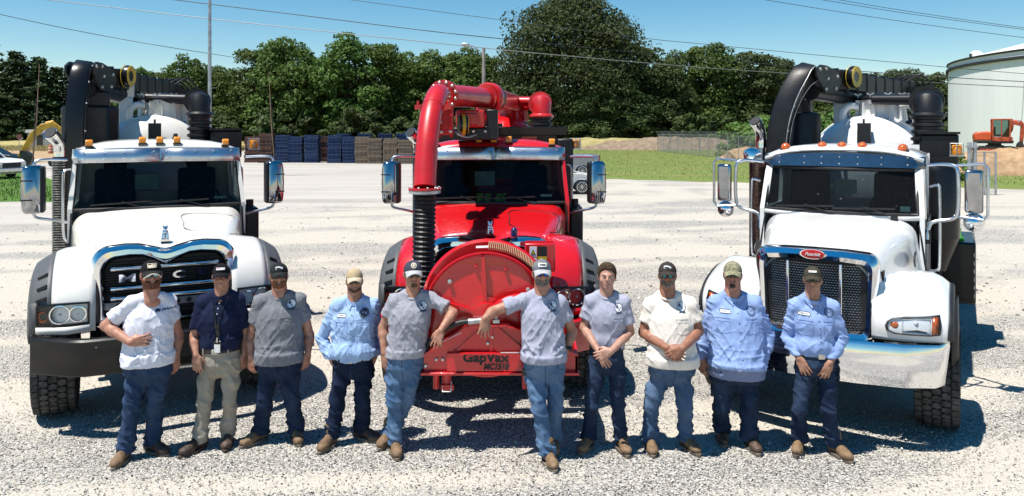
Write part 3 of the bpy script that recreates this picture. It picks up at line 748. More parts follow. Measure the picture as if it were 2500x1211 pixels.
# ------------------------------------------------------------------ pallets
def pallet_mesh(m):
    mb = MB()
    for y in (-0.47, 0, 0.47): mb.box((0, y, 0.068), (1.2, 0.04, 0.09))
    for i in range(7): mb.box((-0.54 + 0.18 * i, 0, 0.125), (0.11, 1.0, 0.018))
    for x in (-0.54, -0.2, 0.2, 0.54): mb.box((x, 0, 0.012), (0.11, 1.0, 0.018))
    o = mb.build('pallet', m, sharp=None, fix=False); me = o.data; bpy.data.objects.remove(o); return me
PM = {'blue': pallet_mesh(mat('blue_pallet', (0.018, 0.050, 0.15), 0.8, var=0.35, scale=3, col2=(0.030, 0.045, 0.085))),
      'red': pallet_mesh(mat('red_pallet', (0.10, 0.036, 0.028), 0.85, var=0.35, scale=3, col2=(0.14, 0.09, 0.07))),
      'plain': pallet_mesh(mat('plain_pallet', (0.25, 0.19, 0.13), 0.85, var=0.3, scale=3, col2=(0.20, 0.15, 0.11)))}
ORD = ['lowest', 'second', 'third', 'fourth', 'fifth', 'sixth', 'seventh', 'eighth', 'ninth', 'tenth', 'eleventh', 'twelfth', 'thirteenth', 'fourteenth', 'fifteenth', 'sixteenth', 'seventeenth', 'eighteenth', 'nineteenth', 'topmost']
STACKS = [(617, 'red', 18, 67.6, 'dull red stack at the far left'), (650, 'red', 19, 67.0, 'second dull red stack from the left'),
 (690, 'blue', 18, 67.2, 'first blue stack beside the red ones'), (724, 'blue', 18, 67.2, 'second blue stack from the left'), (763, 'blue', 18, 67.0, 'third blue stack from the left'),
 (819, 'blue', 18, 66.4, 'blue stack just right of the dark gap'), (857, 'blue', 17, 66.2, 'blue stack touching the plain wooden ones'),
 (887, 'plain', 16, 65.6, 'first plain wooden stack beside the blue ones'), (917, 'plain', 16, 65.4, 'second plain wooden stack from the left'), (953, 'plain', 16, 65.2, 'third plain wooden stack from the left'), (990, 'plain', 15, 65.0, 'plain wooden stack next to the red truck'),
 (795, 'red', 17, 69.2, 'dull red stack set back in the dark gap'), (838, 'blue', 18, 69.0, 'blue stack of the back row nearest the dark gap'), (890, 'blue', 19, 68.8, 'back row blue stack behind the first plain stack'), (940, 'blue', 19, 68.8, 'back row blue stack behind the third plain stack'), (985, 'blue', 19, 68.8, 'back row blue stack next to the red truck')]
for px, c, n, Y, lb in STACKS:
    X = (px - 1250) * Y / F_PX; jx = 0
    n += rnd.choice((-1, 0, 0, 0, 1)) if n < 19 else 0
    for k in range(n):
        jx += rnd.uniform(-0.022, 0.022)
        o = link('pallet', PM[c]); o.location = (X + jx + rnd.uniform(-0.05, 0.05), Y + rnd.uniform(-0.06, 0.06), 0.003 + k * 0.1365); o.rotation_euler = (0, 0, rnd.uniform(-0.03, 0.03))
        tag(o, '%s pallet of the %s' % ('topmost' if k == n - 1 else ORD[k], lb), 'pallet', 'stacked pallets at the far side of the yard')
# ------------------------------------------------------------------ far vehicles
M_white = mat('white_paint', (0.79, 0.79, 0.79), 0.28, var=0.04, scale=2.2, col2=(0.70, 0.69, 0.665), coat=0.8)
M_cream = mat('warm_white_paint', (0.79, 0.77, 0.715), 0.30, var=0.03, scale=2.2, col2=(0.70, 0.675, 0.61), coat=0.8)
M_silver = mat('silver_paint', (0.36, 0.36, 0.37), 0.35, 0.6, var=0.05, coat=0.5)
M_tyre = mat('tyre_rubber', (0.028, 0.028, 0.029), 0.85, var=0.25, scale=10, col2=(0.055, 0.053, 0.05), spec=0.3)
M_alloy = mat('alloy', (0.62, 0.63, 0.65), 0.25, 0.9, var=0.05)
M_black = mat('black_plastic', (0.012, 0.012, 0.013), 0.55, var=0.2)
M_dglass = mat('dark_glass', (0.012, 0.016, 0.02), 0.04, var=0.0, spec=0.8, rvar=0)
M_redl = mat('red_lens', (0.45, 0.012, 0.012), 0.2, var=0.05)
def car_wheel(parent, x, y, r, w, side):
    o = MB().lathe([(r * 0.62, 0), (r * 0.9, 0.0), (r, w * 0.15), (r, w * 0.85), (r * 0.9, w), (r * 0.62, w)], (x, y, r), (0, 1, 0), 26, (True, True)).build('wheel', M_tyre, parent)
    f = y if side < 0 else y + w
    mb = MB().lathe([(r * 0.70, 0.0), (r * 0.72, 0.015), (r * 0.62, 0.02)], (x, f, r), (0, side, 0), 26, (False, False))
    for k in range(10):
        a = 6.283 * k / 10; d = Vector((math.cos(a), 0, math.sin(a)))
        mb.bar(Vector((x, f + side * 0.012, r)) + d * r * 0.08, Vector((x, f + side * 0.016, r)) + d * r * 0.66, 0.02, 0.05, up=(0, 1, 0))
    mb.lathe([(r * 0.14, 0), (r * 0.1, 0.03)], (x, f + side * 0.0, r), (0, side, 0), 14)
    mb.build('rim', M_alloy, o)
def car(name, label, cat, loc, rz, m, L, W, low, roof, wheels, glassy=(), r=0.34, extras=None):
    """low: side outline of the body (x, z) without arches; roof: greenhouse outline; built along +x"""
    t = thing(name, label, cat, loc, rz)
    def arch(P):
        out = []
        for i, p in enumerate(P): out.append(p)
        return out
    bot = [(L / 2 - 0.15, 0.28)]
    for wx in sorted(wheels, reverse=True):
        bot += [(wx + (r + 0.07) * math.cos(a), 0.28 + max(0, (r + 0.1) * math.sin(a))) for a in [math.pi * k / 9 for k in range(10)]]
    bot += [(-L / 2 + 0.12, 0.28)]
    P = low + bot
    w = W / 2
    rings = []
    for y, s, dz in ((-w + 0.12, 0.985, 0.0), (-w + 0.02, 1.0, 0.0), (-w, 0.998, -0.02)):
        rings.append([(x * s, y, z + (dz if z > 0.7 else 0)) for x, z in P])
    rings += [[(x, -y, z) for x, y, z in rr] for rr in rings[::-1]]
    MB().loft(rings).build('body', m, t, sharp=40)
    if roof:
        rr = []
        for y, k in ((-w + 0.10, 0), (-w + 0.30, 1)): pass
        zb = min(z for x, z in roof); zt = max(z for x, z in roof)
        def yy(z): return w - 0.07 - 0.22 * (z - zb) / (zt - zb)
        MB().loft([[(x, -yy(z), z) for x, z in roof], [(x, yy(z), z) for x, z in roof]]).build('cabin', M_dglass, t, sharp=30)
        MB().loft([[(x, -yy(z) - 0.005, z + 0.012) for x, z in roof if z > zt - 0.12], [(x, yy(z) + 0.005, z + 0.012) for x, z in roof if z > zt - 0.12]], closed=False).build('roof', m, t, solid=0.02)
        for sgn in (-1, 1):
            mb = MB()
            for a, b in zip(roof[:-1], roof[1:]):
                mb.bar((a[0], sgn * (yy(a[1]) + 0.004), a[1]), (b[0], sgn * (yy(b[1]) + 0.004), b[1]), 0.09, 0.03)
            mb.build('pillar', m, t)
            for gx in glassy:
                MB().bar((gx, sgn * (yy(zb) + 0.004), zb), (gx - 0.1, sgn * (yy(zt) + 0.004), zt), 0.09, 0.03).build('pillar', m, t)
    for wx in wheels:
        for sd in (-1, 1): car_wheel(t, wx, -w + 0.01 if sd < 0 else w - 0.23, r, 0.22, sd)
    MB().box((0, 0, 0.33), (L * 0.8, W * 0.8, 0.12)).build('underbody', M_black, t)
    return t
# white car behind the red truck, nose to the right
YC = 34.4; wx = at(1421, 315, YC).x
t = car('parked_car', 'white car mostly hidden behind the red truck, front wheel showing', 'car', (wx - 1.35, YC + 0.9, 0), 0, M_white, 4.5, 1.82,
    [(-2.2, 0.5), (-2.2, 0.95), (-1.9, 1.02), (0.75, 1.0), (1.3, 0.96), (1.9, 0.86), (2.2, 0.68), (2.25, 0.5)],
    [(-2.0, 1.0), (-1.7, 1.42), (-0.9, 1.58), (-0.2, 1.56), (1.2, 0.98)], (-1.35, 1.35), (0.25, -0.9))
MB().box((0.78, -0.98, 1.08), (0.16, 0.2, 0.14)).build('side_mirror', M_white, t, bevel=0.03)
for sd in (-1, 1): MB().ball((2.02, sd * 0.66, 0.76), (0.22, 0.18, 0.09)).build('headlight', M_alloy, t)
# grey pickup behind it, tail to the right
YP = 47.0; tx = at(1465, 315, YP).x
t = car('pickup_truck', 'silver pickup parked beyond the white car, tailgate to the right', 'pickup', (tx - 2.8, YP + 0.95, 0), R(180), M_silver, 5.6, 1.95,
    [(-2.8, 0.6), (-2.8, 1.38), (-0.55, 1.40), (-0.5, 1.22), (1.15, 1.18), (1.7, 1.16), (2.6, 1.08), (2.8, 0.9), (2.8, 0.5)],
    [(-0.5, 1.2), (-0.35, 1.82), (0.35, 1.9), (0.85, 1.84), (1.4, 1.18)], (-1.7, 1.75), (0.45,), 0.39)
for sd in (-1, 1): MB().box((-2.79, sd * 0.86, 1.15), (0.06, 0.16, 0.36)).build('tail_light', M_redl, t, bevel=0.01)
MB().box((-2.86, 0, 0.56), (0.12, 1.8, 0.2)).build('bumper', M_alloy, t, bevel=0.03)
# white pickup cut by the left edge
YW = 45.5; fx = at(37, 315, YW).x
t = car('pickup_truck', 'white pickup cut by the left edge of the photo', 'pickup', (fx - 2.9, YW + 0.6, 0), R(-14), M_white, 5.7, 1.98,
    [(-2.8, 0.6), (-2.8, 1.30), (-1.0, 1.32), (1.1, 1.24), (1.5, 1.22), (2.6, 1.14), (2.82, 0.98), (2.85, 0.5)],
    [(-1.0, 1.28), (-0.75, 1.82), (0.0, 1.92), (0.6, 1.86), (1.3, 1.24)], (-1.75, 1.8), (-0.05,), 0.40)
MB().box((2.84, 0, 0.82), (0.08, 1.2, 0.3)).build('grille', M_black, t, bevel=0.02)
MB().box((2.9, 0, 0.52), (0.16, 1.9, 0.26)).build('bumper', M_alloy, t, bevel=0.04)
for sd in (-1, 1): MB().box((2.8, sd * 0.8, 0.9), (0.14, 0.34, 0.2)).build('headlight', M_alloy, t, bevel=0.03)
# small dark car roof further left
t = car('parked_car', 'dark car far left beyond the white pickup', 'car', (at(-18, 315, 62).x, 62, 0), 0, mat('dark_paint', (0.02, 0.02, 0.022), 0.3, var=0.05, coat=0.5), 4.4, 1.8,
    [(-2.2, 0.5), (-2.2, 0.95), (0.9, 0.98), (2.0, 0.86), (2.2, 0.5)], [(-2.0, 0.96), (-1.6, 1.5), (0.0, 1.55), (1.0, 0.97)], (-1.35, 1.35), ())

# ------------------------------------------------------------------ excavators (built facing +x)
M_orange = mat('orange_paint', (0.62, 0.085, 0.018), 0.45, var=0.12, coat=0.3)
M_orange2 = mat('worn_orange_paint', (0.44, 0.075, 0.028), 0.55, var=0.25, scale=4)
M_yel = mat('machine_yellow', (0.62, 0.34, 0.03), 0.5, var=0.2, scale=3)
M_steel = mat('dark_steel', (0.06, 0.058, 0.055), 0.5, 0.5, var=0.25)
M_rod = mat('bright_rod', (0.6, 0.6, 0.62), 0.2, 1.0)
def excavator(label, loc, rz, m, m2, s, boom, cat='excavator'):
    t = thing('excavator', label, cat, loc, rz); t.scale = (s, s, s)
    for sd in (-1, 1):
        pts = [(x, z) for x, z in [(-1.05, 0.06), (1.05, 0.06), (1.28, 0.16), (1.34, 0.32), (1.25, 0.48), (1.05, 0.54), (-1.05, 0.54), (-1.25, 0.48), (-1.34, 0.32), (-1.28, 0.16)]]
        tr = MB().prism(pts, 1, sd * 0.52, sd * 0.92).build('track', M_steel, t)
        mb = MB()
        for i in range(15):
            mb.box((-1.05 + i * 0.15, sd * 0.72, 0.56), (0.09, 0.42, 0.03)).box((-1.05 + i * 0.15, sd * 0.72, 0.04), (0.09, 0.42, 0.03))
        mb.build('grouser', M_steel, tr)
        MB().box((0, sd * 0.72, 0.3), (1.9, 0.44, 0.2)).build('track_frame', m2, t)
    MB().box((0, 0, 0.5), (1.0, 1.0, 0.3)).cyl((0, 0, 0.55), (0, 0, 0.78), 0.42, 0.42, 20).build('turntable', M_steel, t)
    MB().prism([(-1.2, 0.78), (1.0, 0.78), (1.05, 0.98), (-1.25, 0.98)], 1, -0.95, 0.95).build('deck', M_black, t, bevel=0.03)
    MB().prism([(-1.28, 0.98), (-0.25, 0.98), (-0.25, 1.55), (-0.5, 1.62), (-1.1, 1.58), (-1.28, 1.4)], 1, -0.96, 0.96).build('counterweight', m, t, bevel=0.1, seg=3)
    cab = MB()
    x0, x1, y0, y1, z0, z1 = -0.2, 0.95, -0.95, 0.0, 0.98, 2.45
    for x in (x0, x1 - 0.15):
        for y in (y0, y1): cab.bar((x, y, z0), (x + (0.0 if x == x0 else 0.05), y, z1), 0.09, 0.09)
    cab.bar((0.32, y0, z0), (0.32, y0, z1), 0.07, 0.07).box((0.37, -0.475, z1), (1.2, 1.02, 0.1)).box((0.37, -0.475, z0 + 0.1), (1.2, 0.98, 0.3))
    cab.build('cab', m2, t, bevel=0.02)
    MB().bx(x0 + 0.02, x1 - 0.12, y0 + 0.02, y1 - 0.02, z0 + 0.25, z1 - 0.05).build('cab_glass', glass('cab_glass', (0.35, 0.5, 0.48)), t)
    MB().box((0.15, -0.475, 1.35), (0.4, 0.5, 0.12)).box((-0.05, -0.475, 1.65), (0.1, 0.5, 0.6)).build('seat', M_black, t, bevel=0.03)
    P = boom
    def arm(name, pts, w, h0, h1):
        mb = MB(); rr = []
        q = [Vector((x, 0.3, z)) for x, z in pts]
        for i, p in enumerate(q):
            d = (q[min(i + 1, len(q) - 1)] - q[max(i - 1, 0)]).normalized(); u = Vector((-d.z, 0, d.x)); h = h0 + (h1 - h0) * i / (len(q) - 1)
            if 0 < i < len(q) - 1: h *= 1.15
            rr.append([p + u * h / 2 + Vector((0, -w / 2, 0)), p + u * h / 2 + Vector((0, w / 2, 0)), p - u * h / 2 + Vector((0, w / 2, 0)), p - u * h / 2 + Vector((0, -w / 2, 0))])
        mb.loft(rr); return mb.build(name, m2, t, bevel=0.02)
    arm('boom', P['boom'], 0.26, 0.34, 0.26); arm('stick', P['stick'], 0.22, 0.30, 0.2)
    for a, b in P['rams']:
        a3, b3 = Vector((a[0], 0.3, a[1])), Vector((b[0], 0.3, b[1])); mid = a3.lerp(b3, 0.58)
        ro = MB().cyl(a3, mid, 0.075, 0.075, 12).build('ram', m2, t); MB().cyl(mid, b3, 0.035, 0.035, 10).build('rod', M_rod, ro)
    bx, bz = P['bucket']; a0 = P.get('ba', 0)
    pts = []
    for k in range(9):
        a = a0 + math.pi * 1.05 * k / 8; pts.append((bx + 0.42 * math.cos(a), bz + 0.42 * math.sin(a)))
    inn = [(bx + (x - bx) * 0.88, bz + (z - bz) * 0.88) for x, z in pts[::-1]]
    bk = MB().prism(pts + inn, 1, -0.05, 0.65)
    for y in (-0.05, 0.63): bk.prism(pts, 1, y, y + 0.03)
    bo = bk.build('bucket', M_steel, t)
    for k in range(4): MB().bar((pts[-1][0], 0.02 + k * 0.18, pts[-1][1]), (pts[-1][0] + 0.14 * math.cos(a0 - 0.4), 0.02 + k * 0.18, pts[-1][1] + 0.14 * math.sin(a0 - 0.4)), 0.06, 0.05).build('tooth', M_steel, bo)
    return t
p = at(2428, 378, 52)
excavator('orange excavator on the dirt mound in front of the storage tank', (p.x, 52, 1.25), R(-27), M_orange, M_orange2, 0.98,
    {'boom': [(0.5, 1.0), (0.95, 1.75), (1.1, 2.25), (1.65, 2.1)], 'stick': [(1.5, 2.3), (1.72, 2.0), (1.6, 0.75)], 'rams': [((0.75, 0.95), (1.05, 1.8)), ((1.05, 2.35), (1.6, 2.35))], 'bucket': (1.75, 0.55), 'ba': 1.9})
p = at(205, 362, 58)
excavator('yellow excavator with its arm down behind the left truck', (p.x, 58, 0), R(180 + 22), M_yel, M_yel, 1.62,
    {'boom': [(0.5, 1.0), (0.9, 1.7), (1.25, 2.05), (1.75, 1.9)], 'stick': [(1.55, 2.02), (2.0, 1.6), (2.55, 0.55)], 'rams': [((0.75, 0.95), (1.2, 1.7)), ((1.2, 2.2), (1.75, 2.05))], 'bucket': (2.45, 0.45), 'ba': 1.5})

# ------------------------------------------------------------------ barrels, sign, shed on the left
M_cone = mat('barrel_orange', (0.60, 0.13, 0.03), 0.6, var=0.1)
M_stripe = mat('pale_band', (0.75, 0.74, 0.70), 0.5, var=0.05)
def barrel(px, Y, lb):
    t = thing('traffic_barrel', lb, 'traffic barrel', (at(px, 315, Y).x, Y, 0), group='orange barrels along the dirt field')
    MB().lathe([(0.29, 0.05), (0.27, 0.45), (0.24, 0.85), (0.2, 1.0), (0.1, 1.03)], n=18).build('drum', M_cone, t)
    for z in (0.3, 0.62): MB().lathe([(0.285 - z * 0.04 + 0.008, z), (0.282 - z * 0.045 + 0.008, z + 0.12)], n=18, caps=(False, False)).build('band', M_stripe, t)
    MB().lathe([(0.36, 0), (0.36, 0.05), (0.3, 0.06)], n=18).build('base', M_black, t)
barrel(66, 92, 'orange barrel by the dirt field, left of the yellow arm'); barrel(124, 92, 'orange barrel right under the yellow excavator arm')
t = thing('road_sign', 'small dark red eight-sided sign in front of the pine trees', 'sign', (at(47, 315, 100).x, 100, 0))
MB().cyl((0, 0, 0), (0, 0, 1.7), 0.035, 0.035, 8).build('post', M_galv, t)
MB().lathe([(0.38, 0), (0.38, 0.03)], (0, 0.02, 1.95), (0, -1, 0), 8).build('plate', mat('sign_back', (0.14, 0.055, 0.05), 0.6, var=0.1), t)
t = thing('shed', 'low grey shed in front of the pine trees', 'shed', (at(112, 315, 128).x, 128, 0))
MB().bx(-2.2, 2.2, -1.5, 1.5, 0, 2.4).build('wall', mat('grey_siding', (0.30, 0.31, 0.32), 0.8, var=0.15, stretch=(4, 4, 0.4)), t)
MB().prism([(-2.5, 2.38), (2.5, 2.38), (2.3, 2.9), (-2.3, 2.9)], 1, -1.7, 1.7).build('roof', mat('pale_roof', (0.62, 0.62, 0.60), 0.7), t)
MB().bx(-0.6, 0.4, -1.54, -1.49, 0, 2.0).build('door', M_steel, t)
# ------------------------------------------------------------------ trucks: local x = right in the photo, y = towards the rear, z = up, origin under the front axle
M_redp = mat('red_paint', (0.58, 0.006, 0.010), 0.28, var=0.03, coat=0.7)
M_redm = mat('red_machine_paint', (0.52, 0.010, 0.012), 0.38, var=0.12, scale=5, coat=0.4)
M_chrome = mat('chrome', (0.80, 0.81, 0.83), 0.05, 1.0, var=0.02, rvar=0.03)
M_stain = mat('stainless', (0.62, 0.645, 0.68), 0.30, 1.0, var=0.10, scale=6, rvar=0.12)
M_blackp = mat('black_gloss', (0.006, 0.006, 0.007), 0.30, var=0.1, coat=0.15, spec=0.35)
M_blackm = mat('black_machine', (0.009, 0.009, 0.010), 0.42, var=0.3, scale=6, bump=0.15, bscale=60, spec=0.4)
M_char = mat('grey_flare_plastic', (0.085, 0.088, 0.092), 0.55, var=0.1, bump=0.1, bscale=200)
M_frame = mat('chassis_black', (0.012, 0.012, 0.012), 0.7, var=0.2)
M_amber = mat('amber_lens', (0.78, 0.27, 0.015), 0.2, var=0.15, scale=40, coat=0.6)
M_orangel = mat('orange_lens', (0.60, 0.11, 0.012), 0.2, var=0.25, scale=40, coat=0.6)
M_clear = glass('clear_lens', (0.93, 0.95, 0.97))
M_wind = glass('windscreen', (0.36, 0.42, 0.44), 0.02, 1.24)
M_windd = glass('dirty_windscreen', (0.36, 0.42, 0.44), 0.02, 1.24, dirt=0.5)
M_int = mat('cab_interior', (0.035, 0.036, 0.04), 0.8, var=0.2)
M_seat = mat('seat_cloth', (0.022, 0.023, 0.028), 0.9, var=0.2)
M_bolt = mat('zinc_bolt', (0.66, 0.64, 0.58), 0.35, 0.6, var=0.15)
M_hose = mat('black_rubber', (0.013, 0.013, 0.014), 0.5, var=0.3)
M_alu = mat('cast_aluminium', (0.50, 0.50, 0.50), 0.45, 0.6, var=0.2)
M_greyp = mat('perforated_plate', (0.32, 0.33, 0.34), 0.45, 0.5, var=0.15)
M_yellow = mat('yellow_paint', (0.62, 0.42, 0.02), 0.4, var=0.15)
M_neon = mat('neon_vest', (0.55, 0.80, 0.06), 0.7, var=0.2, scale=20)
M_neong = mat('neon_green', (0.10, 0.75, 0.03), 0.5, var=0.1)
M_label = mat('white_label', (0.78, 0.78, 0.76), 0.5, var=0.05)
M_stick = mat('pale_sticker', (0.25, 0.42, 0.40), 0.5, var=0.1)
M_ink = mat('black_ink', (0.012, 0.010, 0.010), 0.6, var=0.1)
M_blue = mat('blue_lens', (0.01, 0.02, 0.10), 0.15, var=0.1, coat=0.5)
M_bowl = mat('lamp_bowl', (0.34, 0.40, 0.50), 0.22, 1.0, var=0.5, scale=45)

def sect(hw, zt, zb, t, rr=0.16, crown=0.03, flare=0.0, n=7):
    """half-round topped cross-section at station t, listed left to right"""
    out = []
    out.append((-hw - flare, t, zb)); out.append((-hw - flare * 0.35, t, zb + (zt - zb) * 0.4))
    for k in range(n + 1):
        a = math.pi / 2 * k / n
        out.append((-hw + rr - rr * math.cos(a), t, zt - crown - rr + rr * math.sin(a)))
    out.append((-hw * 0.4, t, zt - crown * 0.25)); out.append((0, t, zt))
    return out + [(-x, y, z) for x, y, z in out[:-1][::-1]]

def tyre(parent, u, t, r=0.52, w=0.40, rim=True, treads=True, label=None):
    o = MB().lathe([(0.30, -w * 0.36), (0.40, -w * 0.47), (r * 0.90, -w * 0.5), (r - 0.035, -w * 0.44), (r - 0.022, -w * 0.2), (r - 0.022, w * 0.2), (r - 0.035, w * 0.44), (r * 0.90, w * 0.5), (0.40, w * 0.47), (0.30, w * 0.36)],
                   (u, t, r), (1, 0, 0), 56).build('wheel', M_tyre, parent)
    if treads:
        mb = MB(); nb = 42
        for k in range(nb):
            for col in range(5):
                a = 2 * math.pi * (k + (0.5 if col in (1, 3) else 0.0)) / nb
                x = u + (-0.40 + 0.2 * col) * w
                ww = w * (0.155 if col in (0, 4) else 0.185)
                # six-sided blocks in the middle, plain ones on the shoulders
                l = 2 * math.pi * r / nb
                hx = [(-ww / 2, -l * 0.26), (0, -l * 0.46), (ww / 2, -l * 0.26), (ww / 2, l * 0.26), (0, l * 0.46), (-ww / 2, l * 0.26)] if col in (1, 2, 3) else [(-ww / 2, -l * 0.43), (ww / 2, -l * 0.43), (ww / 2, l * 0.43), (-ww / 2, l * 0.43)]
                rings = []
                for rad in (r - 0.03, r - (0.010 if col in (0, 4) else 0.0)):
                    ring = []
                    for hx_, hy_ in hx:
                        b = a + hy_ / r
                        ring.append((x + hx_ * (1 if rad < r - 0.02 else 0.93), t - rad * math.sin(b), r - rad * math.cos(b)))
                    rings.append(ring)
                mb.loft(rings, caps=(False, True))
        mb.build('tread', mat('tyre_tread', (0.075, 0.073, 0.07), 0.9, var=0.3, scale=12, spec=0.25), o, sharp=20)
    if rim:
        s = -1 if u < 0 else 1
        mb = MB().lathe([(0.29, w * 0.40), (0.29, w * 0.30), (0.20, w * 0.16), (0.14, w * 0.20), (0.13, w * 0.42), (0.05, w * 0.44)], (u, t, r), (s, 0, 0), 28, (False, True))
        for k in range(10):
            a = 6.283 * k / 10; mb.cyl((u + s * w * 0.18, t + 0.17 * math.cos(a), r + 0.17 * math.sin(a)), (u + s * w * 0.27, t + 0.17 * math.cos(a), r + 0.17 * math.sin(a)), 0.018, 0.018, 6)
        mb.build('rim', M_alu, o)
    return o

def bolts(parent, pts, ax, r=0.016, h=0.012, m=None, name='bolt'):
    for p in pts:
        MB().lathe([(r, 0), (r, h * 0.7), (r * 0.6, h)], p, ax, 8).build(name, m or M_bolt, parent)

def amber_lamp(parent, u, t, z, m, w=0.075, h=0.055, d=0.12):
    o = MB().prism([(t - d * 0.5, z), (t - d * 0.42, z + h * 0.75), (t - d * 0.2, z + h), (t + d * 0.1, z + h * 0.85), (t + d * 0.5, z)], 0, u - w / 2, u + w / 2).build('marker_lamp', m, parent, bevel=0.012, seg=3)
    MB().box((u, t, z - 0.004), (w * 1.25, d * 1.15, 0.012)).build('lamp_base', M_black, o, bevel=0.003)

def caged_light(parent, c, dome=False):
    x, y, z = c
    o = MB().lathe([(0.062, 0), (0.066, 0.03), (0.064, 0.11), (0.05, 0.13)], (x, y, z), n=18).build('beacon', M_amber, parent)
    mb = MB().box((x, y, z - 0.012), (0.17, 0.16, 0.02))
    for dx in (-0.075, 0.075):
        mb.tube([(x + dx, y - 0.07, z), (x + dx, y - 0.07, z + 0.15), (x + dx, y + 0.07, z + 0.15), (x + dx, y + 0.07, z)], 0.006, 6)
    mb.tube([(x - 0.075, y - 0.07, z + 0.15), (x + 0.075, y - 0.07, z + 0.15)], 0.006, 6).tube([(x, y - 0.075, z), (x, y - 0.075, z + 0.15)], 0.006, 6)
    mb.build('cage', M_alu, o)

def tank_body(t, m, mw, R_=0.90, zc=2.33, y0=3.55, y1=9.2, red=False):
    """the round debris tank and its top gear, shared by the three trucks"""
    bd = MB().lathe([(0.02, -0.30), (0.30, -0.27), (0.58, -0.19), (0.80, -0.06), (R_ - 0.015, 0.06), (R_, 0.14), (R_, y1 - y0)], (0, y0 + 0.3, zc), (0, 1, 0), 64).build('debris_tank', m, t, sharp=50)
    MB().lathe([(R_ + 0.025, 0.0), (R_ + 0.04, 0.02), (R_ + 0.04, 0.08), (R_ + 0.025, 0.1)], (0, y0 + 0.6, zc), (0, 1, 0), 64, (False, False)).build('tank_band', m, bd)
    sg = MB().bx(-0.09, 0.09, y0 - 0.05, y0 + 0.1, zc + 0.30, zc + 0.76).build('sight_panel', M_black, bd)
    MB().box((0, y0 - 0.03, zc + 0.79), (0.03, 0.04, 0.06)).build('latch', M_black, sg)
    # filter housing on top with clamps, wing nuts and two bent pipes
    cy = y0 + 0.75; cx = 0.16
    fh = MB().lathe([(0.36, 0.0), (0.33, 0.05), (0.31, 0.16), (0.33, 0.34)], (cx, cy, zc + R_ - 0.10), n=36).build('filter_housing', mw, t)
    ld = MB().lathe([(0.37, 0), (0.37, 0.03), (0.30, 0.05), (0.18, 0.10), (0.02, 0.12)], (cx, cy, zc + R_ + 0.245), n=36).build('filter_lid', M_redm if red else M_blackm, t)
    for k in range(9):
        a = 6.283 * k / 9 + 0.2; px, py = cx + 0.355 * math.cos(a), cy + 0.355 * math.sin(a)
        z = zc + R_ + 0.27
        MB().cyl((px, py, z - 0.09), (px, py, z + 0.05), 0.012, 0.012, 6).bar((px - 0.05, py, z + 0.075), (px, py, z + 0.045), 0.015, 0.02).bar((px + 0.05, py, z + 0.075), (px, py, z + 0.045), 0.015, 0.02).bx(px - 0.03, px + 0.03, py - 0.02, py + 0.02, z - 0.09, z - 0.03).build('wing_nut', M_redm if red else M_alu, ld)
    for k in range(6):
        a = -2.8 + 0.55 * k; MB().bar((cx + 0.36 * math.cos(a), cy + 0.36 * math.sin(a), zc + R_ - 0.08), (cx + 0.325 * math.cos(a), cy + 0.325 * math.sin(a), zc + R_ + 0.22), 0.02, 0.05).build('rib', mw, fh)
    for sx in (-1, 1):
        MB().tube(bez([(cx + sx * 0.30, cy - 0.2, zc + R_ + 0.14), (cx + sx * 0.42, cy - 0.24, zc + R_ + 0.15), (cx + sx * 0.50, cy - 0.26, zc + R_ + 0.06), (cx + sx * 0.51, cy - 0.26, zc + R_ - 0.14)], 5), 0.055, 12).build('bent_pipe', mw, fh)
    return cx, cy, zc + R_

def inlet_stack(t, m, u, y, ztop, zmid, r=0.16, flange=True, bell=True, rub=M_hose):
    """big elbow and its rubber bellows on the right of the tank top"""
    o = MB().tube([(u - 0.03, y + 0.26, ztop - r), (u, y + 0.10, ztop - r), (u, y + 0.015, ztop - r - 0.02), (u, y - 0.02, ztop - r - 0.09), (u, y - 0.02, zmid)], [r, r, r * 1.04, r, r], 28).build('inlet_elbow', m, t)
    MB().tube([(u - 0.75, y + 0.62, ztop - 0.10), (u - 0.1, y + 0.42, ztop - 0.12), (u - 0.02, y + 0.26, ztop - 0.15)], [0.075, 0.085, 0.12], 18).build('cross_pipe', m, o)
    MB().lathe([(r + 0.045, 0), (r + 0.045, 0.03), (r, 0.035)], (u - 0.02, y + 0.17, ztop - 0.155), (0.1, 1, 0.0), 28).build('elbow_flange', m, o)
    MB().lathe([(r + 0.012, 0.03), (r + 0.05, 0.0), (r + 0.05, -0.02), (r, -0.05)], (u, y - 0.02, zmid), n=28).build('collar', m, o)
    prof = []
    for k in range(33):
        z = zmid - 0.02 - k * 0.0125; prof.append((r + 0.005 + (0.022 if (k // 4) % 2 == 0 else -0.012), z))
    MB().lathe(prof, (u, y - 0.02, 0), n=28).build('rubber_bellows', rub, t)

